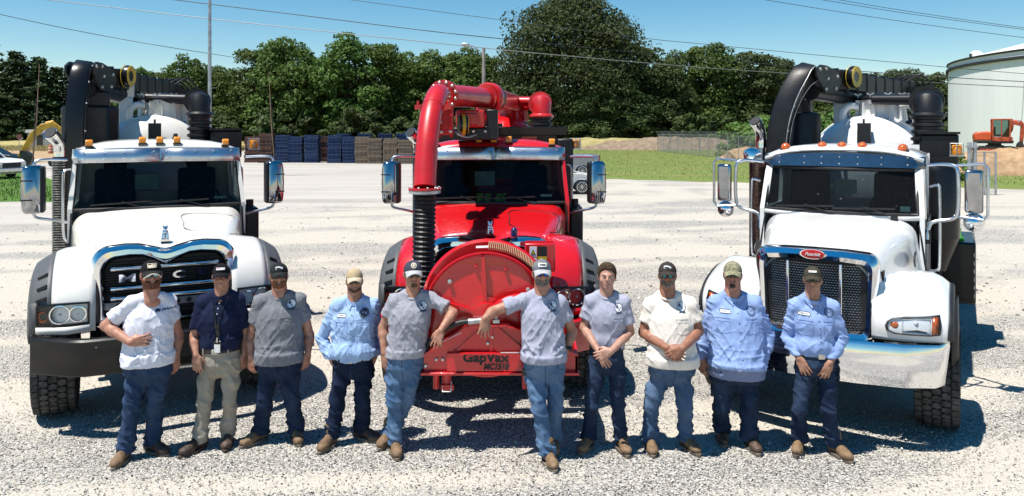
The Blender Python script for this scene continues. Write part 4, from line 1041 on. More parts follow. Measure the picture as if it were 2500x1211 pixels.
def mirror(t, s, u, y, z0, z1, m_side, whip=False):
    """moulded chrome mirror on two bent arms; s = -1 on the left of the photo"""
    w = 0.118; z = (z0 + z1) / 2; hh = (z1 - z0) / 2
    mh = MB()
    rings = []
    for k, (f, e) in enumerate([(0.02, 0.94), (0.0, 1.0), (-0.07, 1.0), (-0.125, 0.95), (-0.14, 0.80)]):
        ring = []
        for j in range(28):
            a = 2 * math.pi * j / 28; c, sn = math.cos(a), math.sin(a)
            q = 0.32; ex = math.copysign(abs(c) ** q, c); ez = math.copysign(abs(sn) ** q, sn)
            ring.append((u + w * e * ex * (0.92 + 0.08 * (1 - abs(ez))), y + f, z + hh * (1 - (1 - e) * 0.5) * ez))
        rings.append(ring)
    mo = mh.loft(rings).build('mirror', mat('dark_chrome', (0.40, 0.41, 0.43), 0.07, 1.0, var=0.1, rvar=0.03), t, sharp=60)
    MB().bx(u - s * 0.01 - 0.055 * (1 if s > 0 else 1), u - s * 0.01 + 0.055, y + 0.02, y + 0.03, z - hh * 0.85, z + hh * 0.85).build('mirror_glass', M_dglass, mo)
    MB().box((u - s * 0.100, y - 0.06, z), (0.05, 0.19, hh * 1.92)).build('black_edge', M_blackp, mo, bevel=0.025, seg=3)
    for k in (-0.42, 0.38):
        MB().box((u + s * 0.055, y - 0.136, z + hh * k), (0.12, 0.03, 0.014)).build('groove', M_black, mo)
    ax = u * 0.755
    MB().tube(bez([(ax, y + 0.12, z1 + 0.05), (u - s * 0.15, y + 0.02, z1 + 0.06), (u - s * 0.03, y - 0.02, z1 + 0.045), (u, y - 0.03, z1 - 0.03)], 6), 0.018, 10).build('upper_arm', M_stain, t)
    MB().tube(bez([(ax, y + 0.12, z0 - 0.14), (u - s * 0.18, y + 0.02, z0 - 0.09), (u - s * 0.03, y - 0.02, z0 - 0.05), (u, y - 0.03, z0 + 0.03)], 6), 0.018, 10).build('lower_arm', M_stain, t)
    if whip:
        h = 1.18
        w1 = MB().tube([(u + s * 0.01, y, z1), (u - s * 0.03, y, z1 + 0.5), (u + s * -0.06, y, z1 + h)], [0.009, 0.006, 0.003], 6).build('antenna', mat('whip_rust', (0.30, 0.19, 0.12), 0.7, var=0.2), t)
        P = []
        for k in range(240):
            f = k / 240; a = f * 6.283 * 40
            P.append((u + s * 0.01 - s * 0.05 * f * 0.8 + 0.009 * math.cos(a), y + 0.009 * math.sin(a), z1 + 0.02 + f * 0.75))
        MB().tube(P, 0.0026, 4).build('coil', M_wire, w1)

def seats_and_dash(t, hw, yb, zb, yback, zroof, wheel_side):
    MB().bx(-hw + 0.04, hw - 0.04, yb + 0.06, yb + 0.55, zb - 0.28, zb - 0.06).build('dashboard', M_int, t, bevel=0.05, seg=3)
    for s in (-1, 1):
        x = s * 0.52
        so = MB().box((x, yback - 0.45, zb - 0.30), (0.5, 0.5, 0.16)).build('seat', M_seat, t, bevel=0.05)
        MB().box((x, yback - 0.22, zb + 0.06), (0.5, 0.14, 0.72), rx=R(-8)).box((x, yback - 0.19, zb + 0.50), (0.28, 0.1, 0.2)).build('backrest', M_seat, so, bevel=0.05)
    x = wheel_side * 0.52
    pts = [(x + 0.23 * math.cos(a), yb + 0.62 - 0.07 * math.sin(a), zb + 0.02 + 0.20 * math.sin(a)) for a in [2 * math.pi * k / 24 for k in range(24)]]
    MB().tube(pts, 0.017, 8, loop=True).bar((x - 0.22, yb + 0.62, zb + 0.02), (x + 0.22, yb + 0.62, zb + 0.02), 0.04, 0.02).bar((x, yb + 0.62, zb), (x, yb + 0.35, zb - 0.15), 0.05, 0.05).build('steering_wheel', M_int, t)

def cab_shell(t, m, hw, yw, zw, yt, zt, yback, zfloor, zroof, name='cab', hwt=None, drop=0.10):
    """cab with true openings: windscreen, side windows, rear window"""
    hwt = hwt or hw - 0.05
    mb = MB()
    # roof
    rows = []
    for k in range(9):
        f = k / 8; y = yt - 0.06 + (yback - yt + 0.06) * f
        dz = -drop * (1 - min(1, f / 0.2)) ** 2 - 0.06 * max(0, (f - 0.85) / 0.15) ** 2
        row = []
        for j in range(13):
            g = -1 + 2 * j / 12
            row.append((g * (hwt + 0.01), y, zroof + dz - 0.10 * abs(g) ** 4 - 0.02 * g * g))
        rows.append(row)
    ro = MB().grid(rows).build('roof', m, t, sharp=60, solid=0.03)
    for g in (-0.62, -0.31, 0.31, 0.62):
        MB().bar((g * hwt, yt + 0.25, zroof - 0.02 - 0.10 * abs(g) ** 4), (g * hwt, yback - 0.15, zroof - 0.01 - 0.10 * abs(g) ** 4), 0.05, 0.016).build('roof_rib', m, ro, bevel=0.006)
    # back wall with window
    for (x0, x1, z0, z1) in ((-hw, hw, zfloor, zw + 0.08), (-hw, hw, zt - 0.12, zroof - 0.11), (-hw, -0.42, zw + 0.08, zt - 0.12), (0.42, hw, zw + 0.08, zt - 0.12)):
        mb.bx(x0, x1, yback - 0.05, yback, z0, z1)
    # sides below and above the side windows
    for s in (-1, 1):
        P = lambda z: s * (hw + (hwt - hw) * max(0, min(1, (z - zw) / (zt - zw))))
        wz0, wz1 = zw + 0.02, zt - 0.05
        ywa = yw + 0.22; ywb = yback - 0.42
        quads = [((yw, zfloor), (yback, zfloor), (yback, wz0), (yw, wz0)), ((yt - 0.02, wz1), (yback, wz1), (yback, zroof - 0.12), (yt + 0.02, zroof - 0.14)),
                 ((ywb, wz0), (yback, wz0), (yback, wz1), (ywb, wz1)), ((yw, wz0), (ywa - 0.06, wz0), (yt + 0.06, wz1), (yt - 0.06, wz1))]
        for q in quads:
            mb.loft([[(P(z), y, z) for y, z in q], [(P(z) - s * 0.05, y, z) for y, z in q]])
    bo = mb.build(name, m, t, sharp=30)
    for s in (-1, 1):
        P = lambda z: s * (hw + (hwt - hw) * max(0, min(1, (z - zw) / (zt - zw))) - 0.028)
        q = [(yw + 0.15, zw), (yback - 0.4, zw), (yback - 0.4, zt - 0.03), (yt + 0.03, zt - 0.03)]
        MB()._add([(P(z), y, z) for y, z in q], [(0, 1, 2, 3)]).build('side_window', M_wind, t)
        MB().bar((s * (hw + 0.006), yw + 0.55, zfloor), (s * (hw + 0.006), yw + 0.55, zw), 0.012, 0.012).bar((s * (hw + 0.006), yback - 0.3, zfloor), (s * (hw + 0.006), yback - 0.3, zt), 0.012, 0.012).build('door_seam', M_black, t)
        MB().box((s * (hw + 0.02), yback - 0.5, zw - 0.18), (0.03, 0.16, 0.05)).build('door_handle', M_chrome, t, bevel=0.008)
    MB()._add([(-0.42, yback - 0.025, zw + 0.08), (0.42, yback - 0.025, zw + 0.08), (0.42, yback - 0.025, zt - 0.12), (-0.42, yback - 0.025, zt - 0.12)], [(0, 1, 2, 3)]).build('rear_window', M_wind, t)
    MB().bx(-hw + 0.05, hw - 0.05, yw + 0.1, yback - 0.05, zfloor + 0.3, zfloor + 0.34).build('cab_floor', M_int, t)
    return bo

def windscreen(t, hw, hwt, yw, zw, yt, zt, m, bow=0.10, frame=0.05, fm=None, name='windscreen'):
    rows = []
    for k in range(7):
        f = k / 6; z = zw + (zt - zw) * f; y = yw + (yt - yw) * f; h = hw + (hwt - hw) * f
        rows.append([(h * g, y + bow * g * g - bow, z) for g in [-1 + 2 * j / 12 for j in range(13)]])
    wo = MB().grid(rows).build(name, m, t, sharp=None)
    per = [rows[0][j] for j in range(13)] + [rows[k][12] for k in range(1, 7)] + [rows[6][j] for j in range(11, -1, -1)] + [rows[k][0] for k in range(5, 0, -1)]
    MB().tube(per, frame * 0.5, 8, loop=True).build('rubber_seal', fm or M_black, wo)
    return wo

def wipers(t, yw, zw, hw, bow, spots):
    for x, dx in spots:
        y = yw - 0.05 - bow * 0.5
        o = MB().box((x, y + 0.02, zw - 0.03), (0.07, 0.06, 0.04)).bar((x, y, zw - 0.01), (x + dx, y + 0.01, zw + 0.085), 0.016, 0.012).build('wiper', M_black, t)
        MB().bar((x + dx - 0.33, y + 0.015, zw + 0.05), (x + dx + 0.33, y + 0.015, zw + 0.075), 0.012, 0.02).build('blade', M_black, o)

def mack(P0, rz, m, label, group, m2, extras):
    t = thing('vacuum_truck', label, 'truck', (P0[0], P0[1], 0), rz, group)
    yg = -0.72
    # hood
    st = [(-0.66, 0.66, 1.74, 1.0), (-0.5, 0.71, 1.79, 1.0), (-0.2, 0.77, 1.845, 1.0), (0.2, 0.84, 1.915, 1.02), (0.6, 0.90, 1.985, 1.05), (0.93, 0.95, 2.045, 1.08)]
    hood = MB().loft([sect(hw, zt, zb, y, 0.20, 0.04, 0.02) for y, hw, zt, zb in st], closed=False).build('hood', m, t, sharp=50)
    # raised panel on the right side of the hood and creases
    def zh(y): return float(np.interp(y, [s[0] for s in st], [s[2] for s in st]))
    loop = [(0.26, -0.10), (0.74, -0.10), (0.78, 0.1), (0.80, 0.55), (0.26, 0.55), (0.22, 0.2)]
    def onhood(x, y, up=0.0):
        hw = float(np.interp(y, [s[0] for s in st], [s[1] for s in st])); z = zh(y)
        a = abs(x) / hw
        return (x, y, z - 0.04 * a * a - 0.17 * max(0, (a - 0.80) / 0.2) ** 2 * 0.55 + up)
    MB().tube(bez([onhood(x, y, 0.001) for x, y in loop], 5, True), 0.005, 6, loop=True).build('hood_seam', M_black if m is M_redp else mat('seam_grey', (0.25, 0.25, 0.25), 0.6), hood)
    MB().tube(bez([onhood(x, y, 0.0) for x, y in [(-0.20, -0.25), (-0.34, 0.2), (-0.42, 0.75)]], 5), 0.006, 6).build('hood_crease', m, hood)
    for s in (-1, 1):
        MB().box((s * 0.985, 0.93, 1.62), (0.03, 0.13, 0.05)).box((s * 0.99, 0.99, 1.62), (0.035, 0.04, 0.08)).build('hood_latch', M_black, hood, bevel=0.006)
        MB().tube([(s * 0.69, -0.60, 1.30), (s * 0.70, -0.50, 1.62), (s * 0.75, -0.2, 1.755), (s * 0.82, 0.2, 1.70), (s * 0.88, 0.55, 1.45)], 0.006, 6).build('fender_seam', mat('seam_grey', (0.25, 0.25, 0.25), 0.6), hood)
        MB().tube([(s * 0.965, 0.92, 1.2), (s * 0.975, 0.935, 1.6), (s * 0.955, 0.95, 2.0)], 0.012, 6).build('hood_gap', M_black, hood)
    # bulldog on its base
    MB().prism([(-0.05, 0), (0.05, 0), (0.036, 0.022), (-0.036, 0.022)], 1, -0.54, -0.36).build('mascot_base', M_chrome, hood).location = (0, 0, 1.805)
    md = MB().ball((0, -0.43, 1.865), (0.028, 0.05, 0.03)).ball((0, -0.475, 1.895), (0.030, 0.028, 0.034)).ball((0, -0.495, 1.938), (0.026, 0.03, 0.024)).ball((0, -0.52, 1.93), (0.016, 0.016, 0.014))
    for s in (-1, 1): md.cyl((s * 0.02, -0.485, 1.89), (s * 0.026, -0.495, 1.828), 0.011, 0.012, 8).cyl((s * 0.02, -0.40, 1.86), (s * 0.026, -0.39, 1.828), 0.013, 0.012, 8).ball((s * 0.02, -0.485, 1.958), (0.008, 0.006, 0.010))
    md.build('mascot', M_chrome, hood)
    # chrome grille surround
    def outline(h, ztop, zbot, r, dip, n=7):
        out = []
        tl = [(-h + r - r * math.cos(math.pi / 2 * k / n), ztop - r + r * math.sin(math.pi / 2 * k / n)) for k in range(n + 1)]
        top = [(-h * 0.55, ztop + 0.012), (-h * 0.36, ztop + 0.006), (-h * 0.2, ztop - dip * 0.5), (-h * 0.07, ztop - dip), (0, ztop - dip * 1.12)]
        top = top + [(-x, z) for x, z in top[:-1][::-1]]
        left = tl + top + [(-x, z) for x, z in tl[::-1]]
        rb = 0.09
        br = [(h * 0.96 - rb + rb * math.cos(math.pi / 2 * k / n), zbot + rb - rb * math.sin(math.pi / 2 * k / n)) for k in range(n + 1)]
        return left + br + [(-x, z) for x, z in br[::-1]]
    rings = []
    for hh, zt, zb, r, dip, y in ((0.70, 1.80, 0.98, 0.20, 0.045, yg + 0.16), (0.70, 1.80, 0.98, 0.20, 0.045, yg + 0.03), (0.66, 1.765, 1.0, 0.19, 0.05, yg - 0.055), (0.61, 1.72, 1.03, 0.17, 0.055, yg - 0.06), (0.565, 1.675, 1.06, 0.13, 0.06, yg - 0.01), (0.555, 1.665, 1.07, 0.12, 0.06, yg + 0.10)):
        rings.append([(x, y + 0.06 * (x / 0.7) ** 2, z) for x, z in outline(hh, zt, zb, r, dip)])
    gs = MB().loft(rings, caps=(False, False)).build('grille_surround', M_chrome, t, sharp=45)
    MB().bx(-0.58, 0.58, yg + 0.09, yg + 0.12, 1.0, 1.70).build('radiator', M_black, gs)
    for i in range(13): MB().bx(-0.55, 0.55, yg + 0.05, yg + 0.085, 1.30 + i * 0.027, 1.308 + i * 0.027).build('grille_slat', M_black, gs)
    for z in (1.575, 1.375, 1.275):
        b = MB().cyl((-0.50, yg + 0.01, z), (0.50, yg + 0.01, z), 0.020, 0.020, 12)
        for s in (-1, 1): b.cyl((s * 0.47, yg + 0.01, z), (s * 0.51, yg + 0.01, z), 0.026, 0.022, 12)
        b.build('grille_bar', M_chrome, gs)
    for i, ch in enumerate('MACK'):
        text_obj('letter', ch, 0.108, M_chrome, gs, 0.010, 1.75 if ch != 'M' else 2.0, bold=0.003, loc=((-0.36, -0.115, 0.125, 0.365)[i], yg + 0.0, 1.475))
    pl = MB().bx(-0.56, 0.56, yg + 0.02, yg + 0.05, 1.165, 1.235).build('lower_plate', M_greyp, gs)
    for k in range(9): MB().cyl((-0.44 + k * 0.11, yg + 0.005, 1.20), (-0.44 + k * 0.11, yg + 0.022, 1.20), 0.026, 0.026, 14).build('hole', M_black, pl)
    for z in (1.105, 1.14): MB().bx(-0.55, 0.55, yg + 0.02, yg + 0.04, z, z + 0.012).build('lower_slat', M_black, gs)
    # fenders with grey flares and lamps
    arc = [(-0.80, 1.00), (-0.80, 1.24), (-0.735, 1.40), (-0.60, 1.535), (-0.40, 1.63), (-0.12, 1.675), (0.18, 1.63), (0.42, 1.50), (0.58, 1.30), (0.64, 1.10)]
    A = [(p.x, p.y) for p in bez([(a, b, 0) for a, b in arc], 4)]
    def fend(u, s):
        f = max(0.0, (u - 0.66) / (1.20 - 0.66))
        row = []
        for y, z in A:
            k = max(0, (z - 1.0)) / 0.675
            dz = k * (0.10 * (1 - f) - 0.17 * max(0, f - 0.55) ** 1.6 * 2.0)
            dy = 0.16 * f ** 1.7 if y < 0 else -0.05 * f ** 2
            row.append((s * u, y + dy, z + dz))
        return row
    for s in (-1, 1):
        us = [0.64, 0.70, 0.78, 0.88, 0.96, 1.02]
        fo = MB().grid([fend(u, s) for u in us]).build('fender', m, t, sharp=60, solid=0.02)
        us2 = [1.022, 1.07, 1.12, 1.17, 1.205]
        rows = [fend(u, s) for u in us2]
        last = fend(1.205, s); rows.append([(s * 1.225, y * 0.97 + 0.01, z - 0.05) for _, y, z in last]); rows.append([(s * 1.22, y * 0.93 + 0.01, z - 0.12) for _, y, z in last])
        fl = MB().grid(rows).build('fender_flare', M_char, t, sharp=60, solid=0.02)
        for k in (0.24, 0.37, 0.50):
            q = fend(1.07, s)[int(k * (len(A) - 1) * 0.72)]; q2 = fend(1.15, s)[int(k * (len(A) - 1) * 0.72)]
            MB().bar((q2[0], q2[1] - 0.015, q2[2] + 0.006), (q[0], q[1] - 0.018, q[2] + 0.012), 0.03, 0.028).build('vent', M_black, fl)
        # lamp unit
        x0, x1 = 0.69, 1.155
        yA, yB = -0.815, -0.70
        def lp(u, z, d=0.0): return (s * u, yA + (yB - yA) * max(0.0, (u - x0) / (x1 - x0)) ** 1.6 + d, z)
        fr = []
        for d, e in ((0.10, 0.0), (-0.012, 0.0), (-0.016, 0.018), (0.02, 0.026)):
            fr.append([lp(u, z, d) for u, z in [(x0 + e, 1.075 + e), (0.85, 1.065 + e), (1.0, 1.06 + e), (x1 - e, 1.07 + e), (x1 - e, 1.27 - e), (1.0, 1.29 - e), (0.85, 1.295 - e), (x0 + e, 1.295 - e)]])
        hl = MB().loft(fr, caps=(True, False)).build('headlight', M_blackp, t, sharp=40)
        MB().grid([[lp(u, 1.085, 0.015) for u in (0.72, 0.85, 1.0, 1.13)], [lp(u, 1.27, 0.015) for u in (0.72, 0.85, 1.0, 1.13)]]).build('housing', M_black, hl)
        for u, r in ((0.79, 0.072), (0.945, 0.086)):
            c = lp(u, 1.18, 0.02); MB().lathe([(r, -0.022), (r * 0.97, -0.005), (r * 0.8, 0.015), (r * 0.3, 0.03), (0.01, 0.012)], c, (-s * 0.12, 1, 0), 24, (False, True)).build('lamp_bowl', M_bowl, hl)
            MB().lathe([(r + 0.008, -0.02), (r + 0.008, -0.028), (r - 0.004, -0.030)], c, (-s * 0.12, 1, 0), 24, (False, False)).build('bezel', M_chrome, hl)
            MB().ball(c, (0.018, 0.018, 0.018), 10, 6).build('bulb', M_alu, hl)
        c = lp(1.09, 1.165, 0.01); MB().lathe([(0.052, -0.02), (0.046, 0.0), (0.02, 0.02), (0.005, 0.01)], c, (-s * 0.3, 1, 0), 18, (False, True)).build('turn_lamp', M_orangel, hl)
        MB().grid([[lp(u, 1.08, -0.008) for u in (0.71, 0.8, 0.9, 1.0, 1.08, 1.14)], [lp(u, 1.275, -0.008) for u in (0.71, 0.8, 0.9, 1.0, 1.08, 1.14)]]).build('lens', M_clear, hl)
        MB().loft([[lp(x0, 1.0, -0.01), lp(0.9, 0.985, -0.01), lp(x1, 1.0, -0.01)], [lp(x0, 1.07, -0.012), lp(0.9, 1.058, -0.012), lp(x1, 1.065, -0.012)]], closed=False).build('lower_panel', m, fo, solid=0.01)
        bl = [lp(u, z, -0.0) for u, z in ((1.15, 1.0), (1.15, 1.28))]
        MB().grid([[lp(1.15, 0.98, 0.0), lp(1.15, 1.30, 0.0)], [(s * 1.225, -0.60, 0.98), (s * 1.225, -0.585, 1.28)], [(s * 1.22, -0.50, 0.96), (s * 1.22, -0.50, 1.34)]]).build('flare_corner', M_char, fl, solid=0.02, sharp=60)
    # cab
    cab_shell(t, m, 1.0, 0.95, 2.03, 1.20, 2.63, 2.62, 1.05, 2.85)
    windscreen(t, 0.955, 0.92, 0.98, 2.03, 1.20, 2.64, M_wind, 0.10)
    for s in (-1, 1):
        MB().loft([[(s * 0.94, 0.95, 2.0), (s * 1.0, 1.02, 2.0), (s * 1.0, 1.10, 2.0)], [(s * 0.90, 1.16, 2.66), (s * 0.955, 1.22, 2.66), (s * 0.955, 1.30, 2.66)]], closed=False).build('pillar', M_black, t, solid=0.015)
    seats_and_dash(t, 0.95, 1.0, 2.03, 2.6, 2.8, 1)
    wipers(t, 0.98, 2.04, 0.95, 0.10, ((-0.18, -0.25), (0.52, -0.3)))
    MB().box((0.70, 1.02, 2.12), (0.15, 0.004, 0.03)).build('sticker', M_stick, t)
    MB().bx(-0.28, 0.0, 1.70, 1.72, 2.20, 2.40).build('document_holder', M_stick, t)
    # visor
    vs = []
    for s in (-1, 1):
        rows = []
        for x in (0.0, 0.3, 0.6, 0.85, 0.94, 0.965):
            y = 1.075 + 0.05 * (x / 0.96) ** 2 + (0.06 if x > 0.9 else 0) + (0.10 if x > 0.95 else 0)
            rows.append([(s * (x + (0.0008 if x == 0 else 0)), y + 0.03, 2.765 - 0.012 * x), (s * (x + (0.0008 if x == 0 else 0)), y, 2.745 - 0.012 * x), (s * (x + (0.0008 if x == 0 else 0)), y - 0.045, 2.60 - 0.008 * x), (s * (x + (0.0008 if x == 0 else 0)), y - 0.038, 2.592 - 0.008 * x)])
        vo = MB().grid(rows).build('sun_visor', M_stain, t, sharp=60, solid=0.006)
        bolts(vo, [(s * x, 1.075 + 0.05 * (x / 0.96) ** 2 - (0.014 if z > 2.68 else 0.036), z) for x in (0.07, 0.40, 0.62, 0.84) for z in (2.72, 2.63)], (0, -1, 0.25), 0.008, 0.008, M_alu, 'rivet')
    MB().bar((0, 1.052, 2.752), (0, 1.022, 2.598), 0.014, 0.012).build('visor_seam', M_stain, t)
    for x in (-0.785, -0.20, 0.0, 0.20, 0.785):
        amber_lamp(t, x, 1.24, 2.80 + (0.02 if abs(x) < 0.5 else -0.012), M_amber, 0.08, 0.085)
    MB().prism([(-0.05, 0), (0.05, 0), (0.03, 0.06), (0.022, 0.1), (-0.022, 0.1), (-0.03, 0.06)], 1, 1.95, 2.1).build('roof_horn', M_blackp, t, bevel=0.01).location = (0.22, 0, 2.84)
    # bumper
    bp = [(-1.2, -0.62), (-1.19, -0.72), (-0.86, -1.0), (-0.72, -1.06), (-0.3, -1.09), (0.3, -1.09), (0.72, -1.06), (0.86, -1.0), (1.19, -0.72), (1.2, -0.62)]
    rows = []
    for x, y in bp:
        n_ = 0.03 if abs(x) < 1.0 else 0.02
        rows.append([(x * 0.985, y + 0.09, 0.965), (x, y, 0.97), (x * 1.004, y - 0.014, 0.955), (x * 1.004, y - 0.016, 0.65), (x, y, 0.628), (x * 0.985, y + 0.07, 0.63)])
    bo = MB().grid(rows).build('bumper', m2, t, sharp=40, solid=0.012)
    bolts(bo, [(s * x, -1.075, z) for s in (-1, 1) for x in (0.62,) for z in (0.90, 0.82, 0.73)], (0, -1, 0), 0.016, 0.012)
    MB().bx(-0.45, 0.45, -1.112, -1.102, 0.72, 0.86).build('bumper_recess', M_black, bo)
    for s in (-1, 1): MB().tube([(s * 0.33, -1.06, 0.60), (s * 0.33, -1.15, 0.62), (s * 0.33, -1.15, 0.70)], 0.02, 8).build('tow_hook', M_blackp, bo)
    # wheels and chassis
    for s in (-1, 1):
        tyre(t, s * 1.03, 0.0)
    chassis(t, 9.3)
    # exhaust, handles, side gear
    ex = MB().cyl((-1.14, 2.78, 1.15), (-1.14, 2.78, 2.62), 0.055, 0.055, 16).build('exhaust', M_stain, t)
    sh = MB()
    for k in range(42):
        z = 1.18 + k * 0.034
        sh.lathe([(0.088, z), (0.098, z + 0.006), (0.098, z + 0.018), (0.088, z + 0.024)], (-1.20, 2.70, 0), n=20, caps=(False, False))
    so_ = sh.build('heat_shield', mat('louvred_steel', (0.34, 0.335, 0.32), 0.3, 0.9, var=0.3, scale=20), ex)
    MB().lathe([(0.087, 1.16), (0.087, 2.62)], (-1.20, 2.70, 0), n=20).build('shield_core', M_frame, ex)
    MB().tube(bez([(-1.20, 2.70, 2.60), (-1.20, 2.70, 2.72), (-1.22, 2.66, 2.83), (-1.30, 2.52, 2.95)], 5), [0.078] * 11 + [0.080, 0.084, 0.088, 0.090, 0.090], 18).build('exhaust_tip', M_chrome, ex)
    MB().lathe([(0.080, 0.0), (0.080, 0.004)], (-1.301, 2.517, 2.953), (-0.48, -0.68, 0.55), 18).build('pipe_mouth', M_black, ex)
    for s in (-1, 1):
        MB().tube(bez([(s * 1.03, 2.50, 2.45), (s * 1.12, 2.40, 2.44), (s * 1.14, 2.39, 2.3), (s * 1.14, 2.39, 1.65), (s * 1.10, 2.40, 1.48), (s * 1.03, 2.5, 1.46)], 5), 0.016, 8).build('grab_handle', M_stain, t)
    MB().bx(1.02, 1.2, 1.15, 1.7, 1.15, 1.95).build('side_box', M_blackm, t, bevel=0.03)
    MB().cyl((1.1, 1.3, 1.95), (1.1, 1.3, 2.05), 0.05, 0.05, 10).build('cap', M_black, t)
    mirror(t, -1, -1.34, 0.98, 2.02, 2.58, m, extras.get('whips'))
    mirror(t, 1, 1.36, 0.98, 2.02, 2.58, m, extras.get('whips'))
    return t

def chassis(t, L):
    for s in (-1, 1):
        MB().bx(s * 0.43 - 0.04, s * 0.43 + 0.04, -0.7, L, 0.72, 0.98).build('frame_rail', M_frame, t)
    MB().bx(-0.85, 0.85, -0.09, 0.09, 0.42, 0.56).bx(-0.5, 0.5, -0.4, 0.9, 0.62, 1.0).build('front_axle', M_frame, t)
    MB().bx(-0.6, 0.6, -0.62, -0.45, 0.6, 1.6).bx(-0.45, 0.45, -0.4, 0.9, 1.0, 1.6).build('engine', M_frame, t)
    for y in (5.2, 6.55):
        for s in (-1, 1):
            for d in (0.0, 0.31):
                tyre(t, s * (1.08 - d), y, 0.52, 0.28, d == 0.0, False)
        MB().cyl((-1.0, y, 0.52), (1.0, y, 0.52), 0.12, 0.12, 12).build('rear_axle', M_frame, t)
    for s in (-1, 1):
        MB().cyl((s * 0.86, 1.3, 0.78), (s * 0.86, 2.5, 0.78), 0.30, 0.30, 24).build('fuel_tank', M_alu, t)
        MB().bx(s * 0.62 - 0.4, s * 0.62 + 0.4, 2.9, 4.3, 0.62, 1.5).build('toolbox', M_blackm, t, bevel=0.03)
        MB().bx(s * 1.05 - 0.2, s * 1.05 + 0.2, 4.35, 7.4, 1.10, 1.16).build('mudguard', M_blackm, t)
    for s in (-1, 1):
        MB().bar((s * 0.6, 0.5, 0.4), (s * 0.6, 0.7, 0.75), 0.3, 0.02).build('step', M_frame, t)

def boom_gear(t, tipu, tipy, tipz, mb_, arm=True):
    """black boom with its slab-sided hose arm over the left of the cab"""
    tip = Vector((tipu, tipy, tipz))
    rear = Vector((0.40, 6.4, tipz - 0.10))
    d = (rear - tip).normalized()
    bo = MB().bar(tip + d * 0.1, rear, 0.30, 0.30).build('boom', mb_, t, bevel=0.02)
    MB().tube([tip + d * 0.05 + Vector((0, 0, -0.21)), rear + Vector((0, 0, -0.22))], 0.135, 18).build('boom_pipe', M_blackm, bo)
    MB().bar(tip + d * 0.6 + Vector((0.13, 0, 0.05)), tip + d * 2.6 + Vector((0.13, 0, 0.05)), 0.05, 0.06).build('ram', M_blackp, bo)
    for k in range(9):
        p = tip + d * (0.55 + 0.33 * k)
        MB().bar(p + Vector((-0.16, -0.01, -0.02)), p + Vector((0.16, -0.01, -0.02)), 0.05, 0.38).build('strap', mb_, bo)
    sd = Vector((d.y, -d.x, 0)).normalized()
    # side plates of the knuckle with bolts
    for q in (-1, 1):
        prof = [(-0.16, 0.10), (-0.04, 0.17), (0.14, 0.17), (0.5, 0.10), (0.60, -0.04), (0.45, -0.22), (0.10, -0.24), (-0.02, -0.12), (-0.16, 0.0)]
        ring = [tip + d * a + Vector((0, 0, b)) + sd * (q * 0.17) for a, b in prof]
        ko = MB().loft([ring, [p + sd * (q * 0.03) for p in ring]]).build('knuckle_plate', mb_, bo)
        for a, b in ((-0.08, 0.10), (0.10, 0.12), (0.16, -0.02), (0.10, -0.18), (0.4, -0.15), (0.45, 0.03)):
            MB().lathe([(0.026, 0), (0.026, 0.014), (0.014, 0.022)], tip + d * a + Vector((0, 0, b)) + sd * (q * 0.20), sd * q, 8).build('bolt', M_bolt, ko)
    # yellow-faced roller
    c = tip + d * 0.95 + sd * 0.22 + Vector((0, 0, 0.06))
    ro = MB().lathe([(0.165, -0.035), (0.172, 0), (0.165, 0.045)], c, sd, 28).build('roller', M_blackp, bo)
    MB().lathe([(0.165, 0.048), (0.16, 0.056), (0.10, 0.05), (0.03, 0.03)], c, sd, 28, (False, True)).lathe([(0.176, -0.05), (0.180, -0.045), (0.176, -0.037)], c, sd, 28, (False, False)).build('roller_face', M_yellow, ro)
    # hoses at the rear knuckle
    for k in range(5):
        a = rear + Vector((-0.5 + 0.12 * k, -0.4, 0.12)); b = rear + Vector((0.15 + 0.1 * k, 0.1, 0.02 - 0.05 * k)); e = rear + Vector((0.35, 0.5, -0.45))
        MB().tube(bez([a, a.lerp(b, 0.5) + Vector((0, 0, 0.16 + 0.03 * k)), b, e], 6), 0.018, 8).build('hydraulic_hose', M_hose, bo)
    MB().box(rear + Vector((0.0, 0, -0.14)), (0.5, 0.5, 0.4)).lathe([(0.34, 0), (0.34, 0.05), (0.26, 0.12), (0.22, 0.3)], rear + Vector((0, 0, -0.72)), n=28).build('swivel', M_blackm, bo)
    return bo, tip, d, sd
def hose_arm(t, path, w, h, m, rail=True):
    P = bez(path, 7); rings = []
    side = Vector((1, 0.0, 0))
    for i, p in enumerate(P):
        dd = (P[min(i + 1, len(P) - 1)] - P[max(i - 1, 0)]).normalized()
        s_ = (side - dd * side.dot(dd)).normalized(); u = s_.cross(dd).normalized()
        r = []
        for a, b in ((-1, -1), (-0.8, -1.12), (0.8, -1.12), (1, -1), (1, 1), (-1, 1)): r.append(p + s_ * (a * w / 2) + u * (b * h / 2))
        rings.append(r)
    o = MB().loft(rings).build('hose_arm', m, t, sharp=40)
    if rail:
        for q, nm in ((3, 'edge_rail'), (4, 'edge_rail')):
            MB().tube([r[q] * 1.0 + Vector((0.012, -0.006, 0)) for r in rings], 0.007, 5).build(nm, M_alu if rail == 2 else M_blackp, o)
        bolts(o, [rings[i][3] + Vector((0.015, 0, 0)) for i in range(4, len(rings), 6)], (1, -0.4, 0), 0.014, 0.014)
    return o
def rot_pt(P0, rz, u, t, z):
    c, s = math.cos(rz), math.sin(rz)
    return Vector((P0[0] + u * c - t * s, P0[1] + u * s + t * c, z))

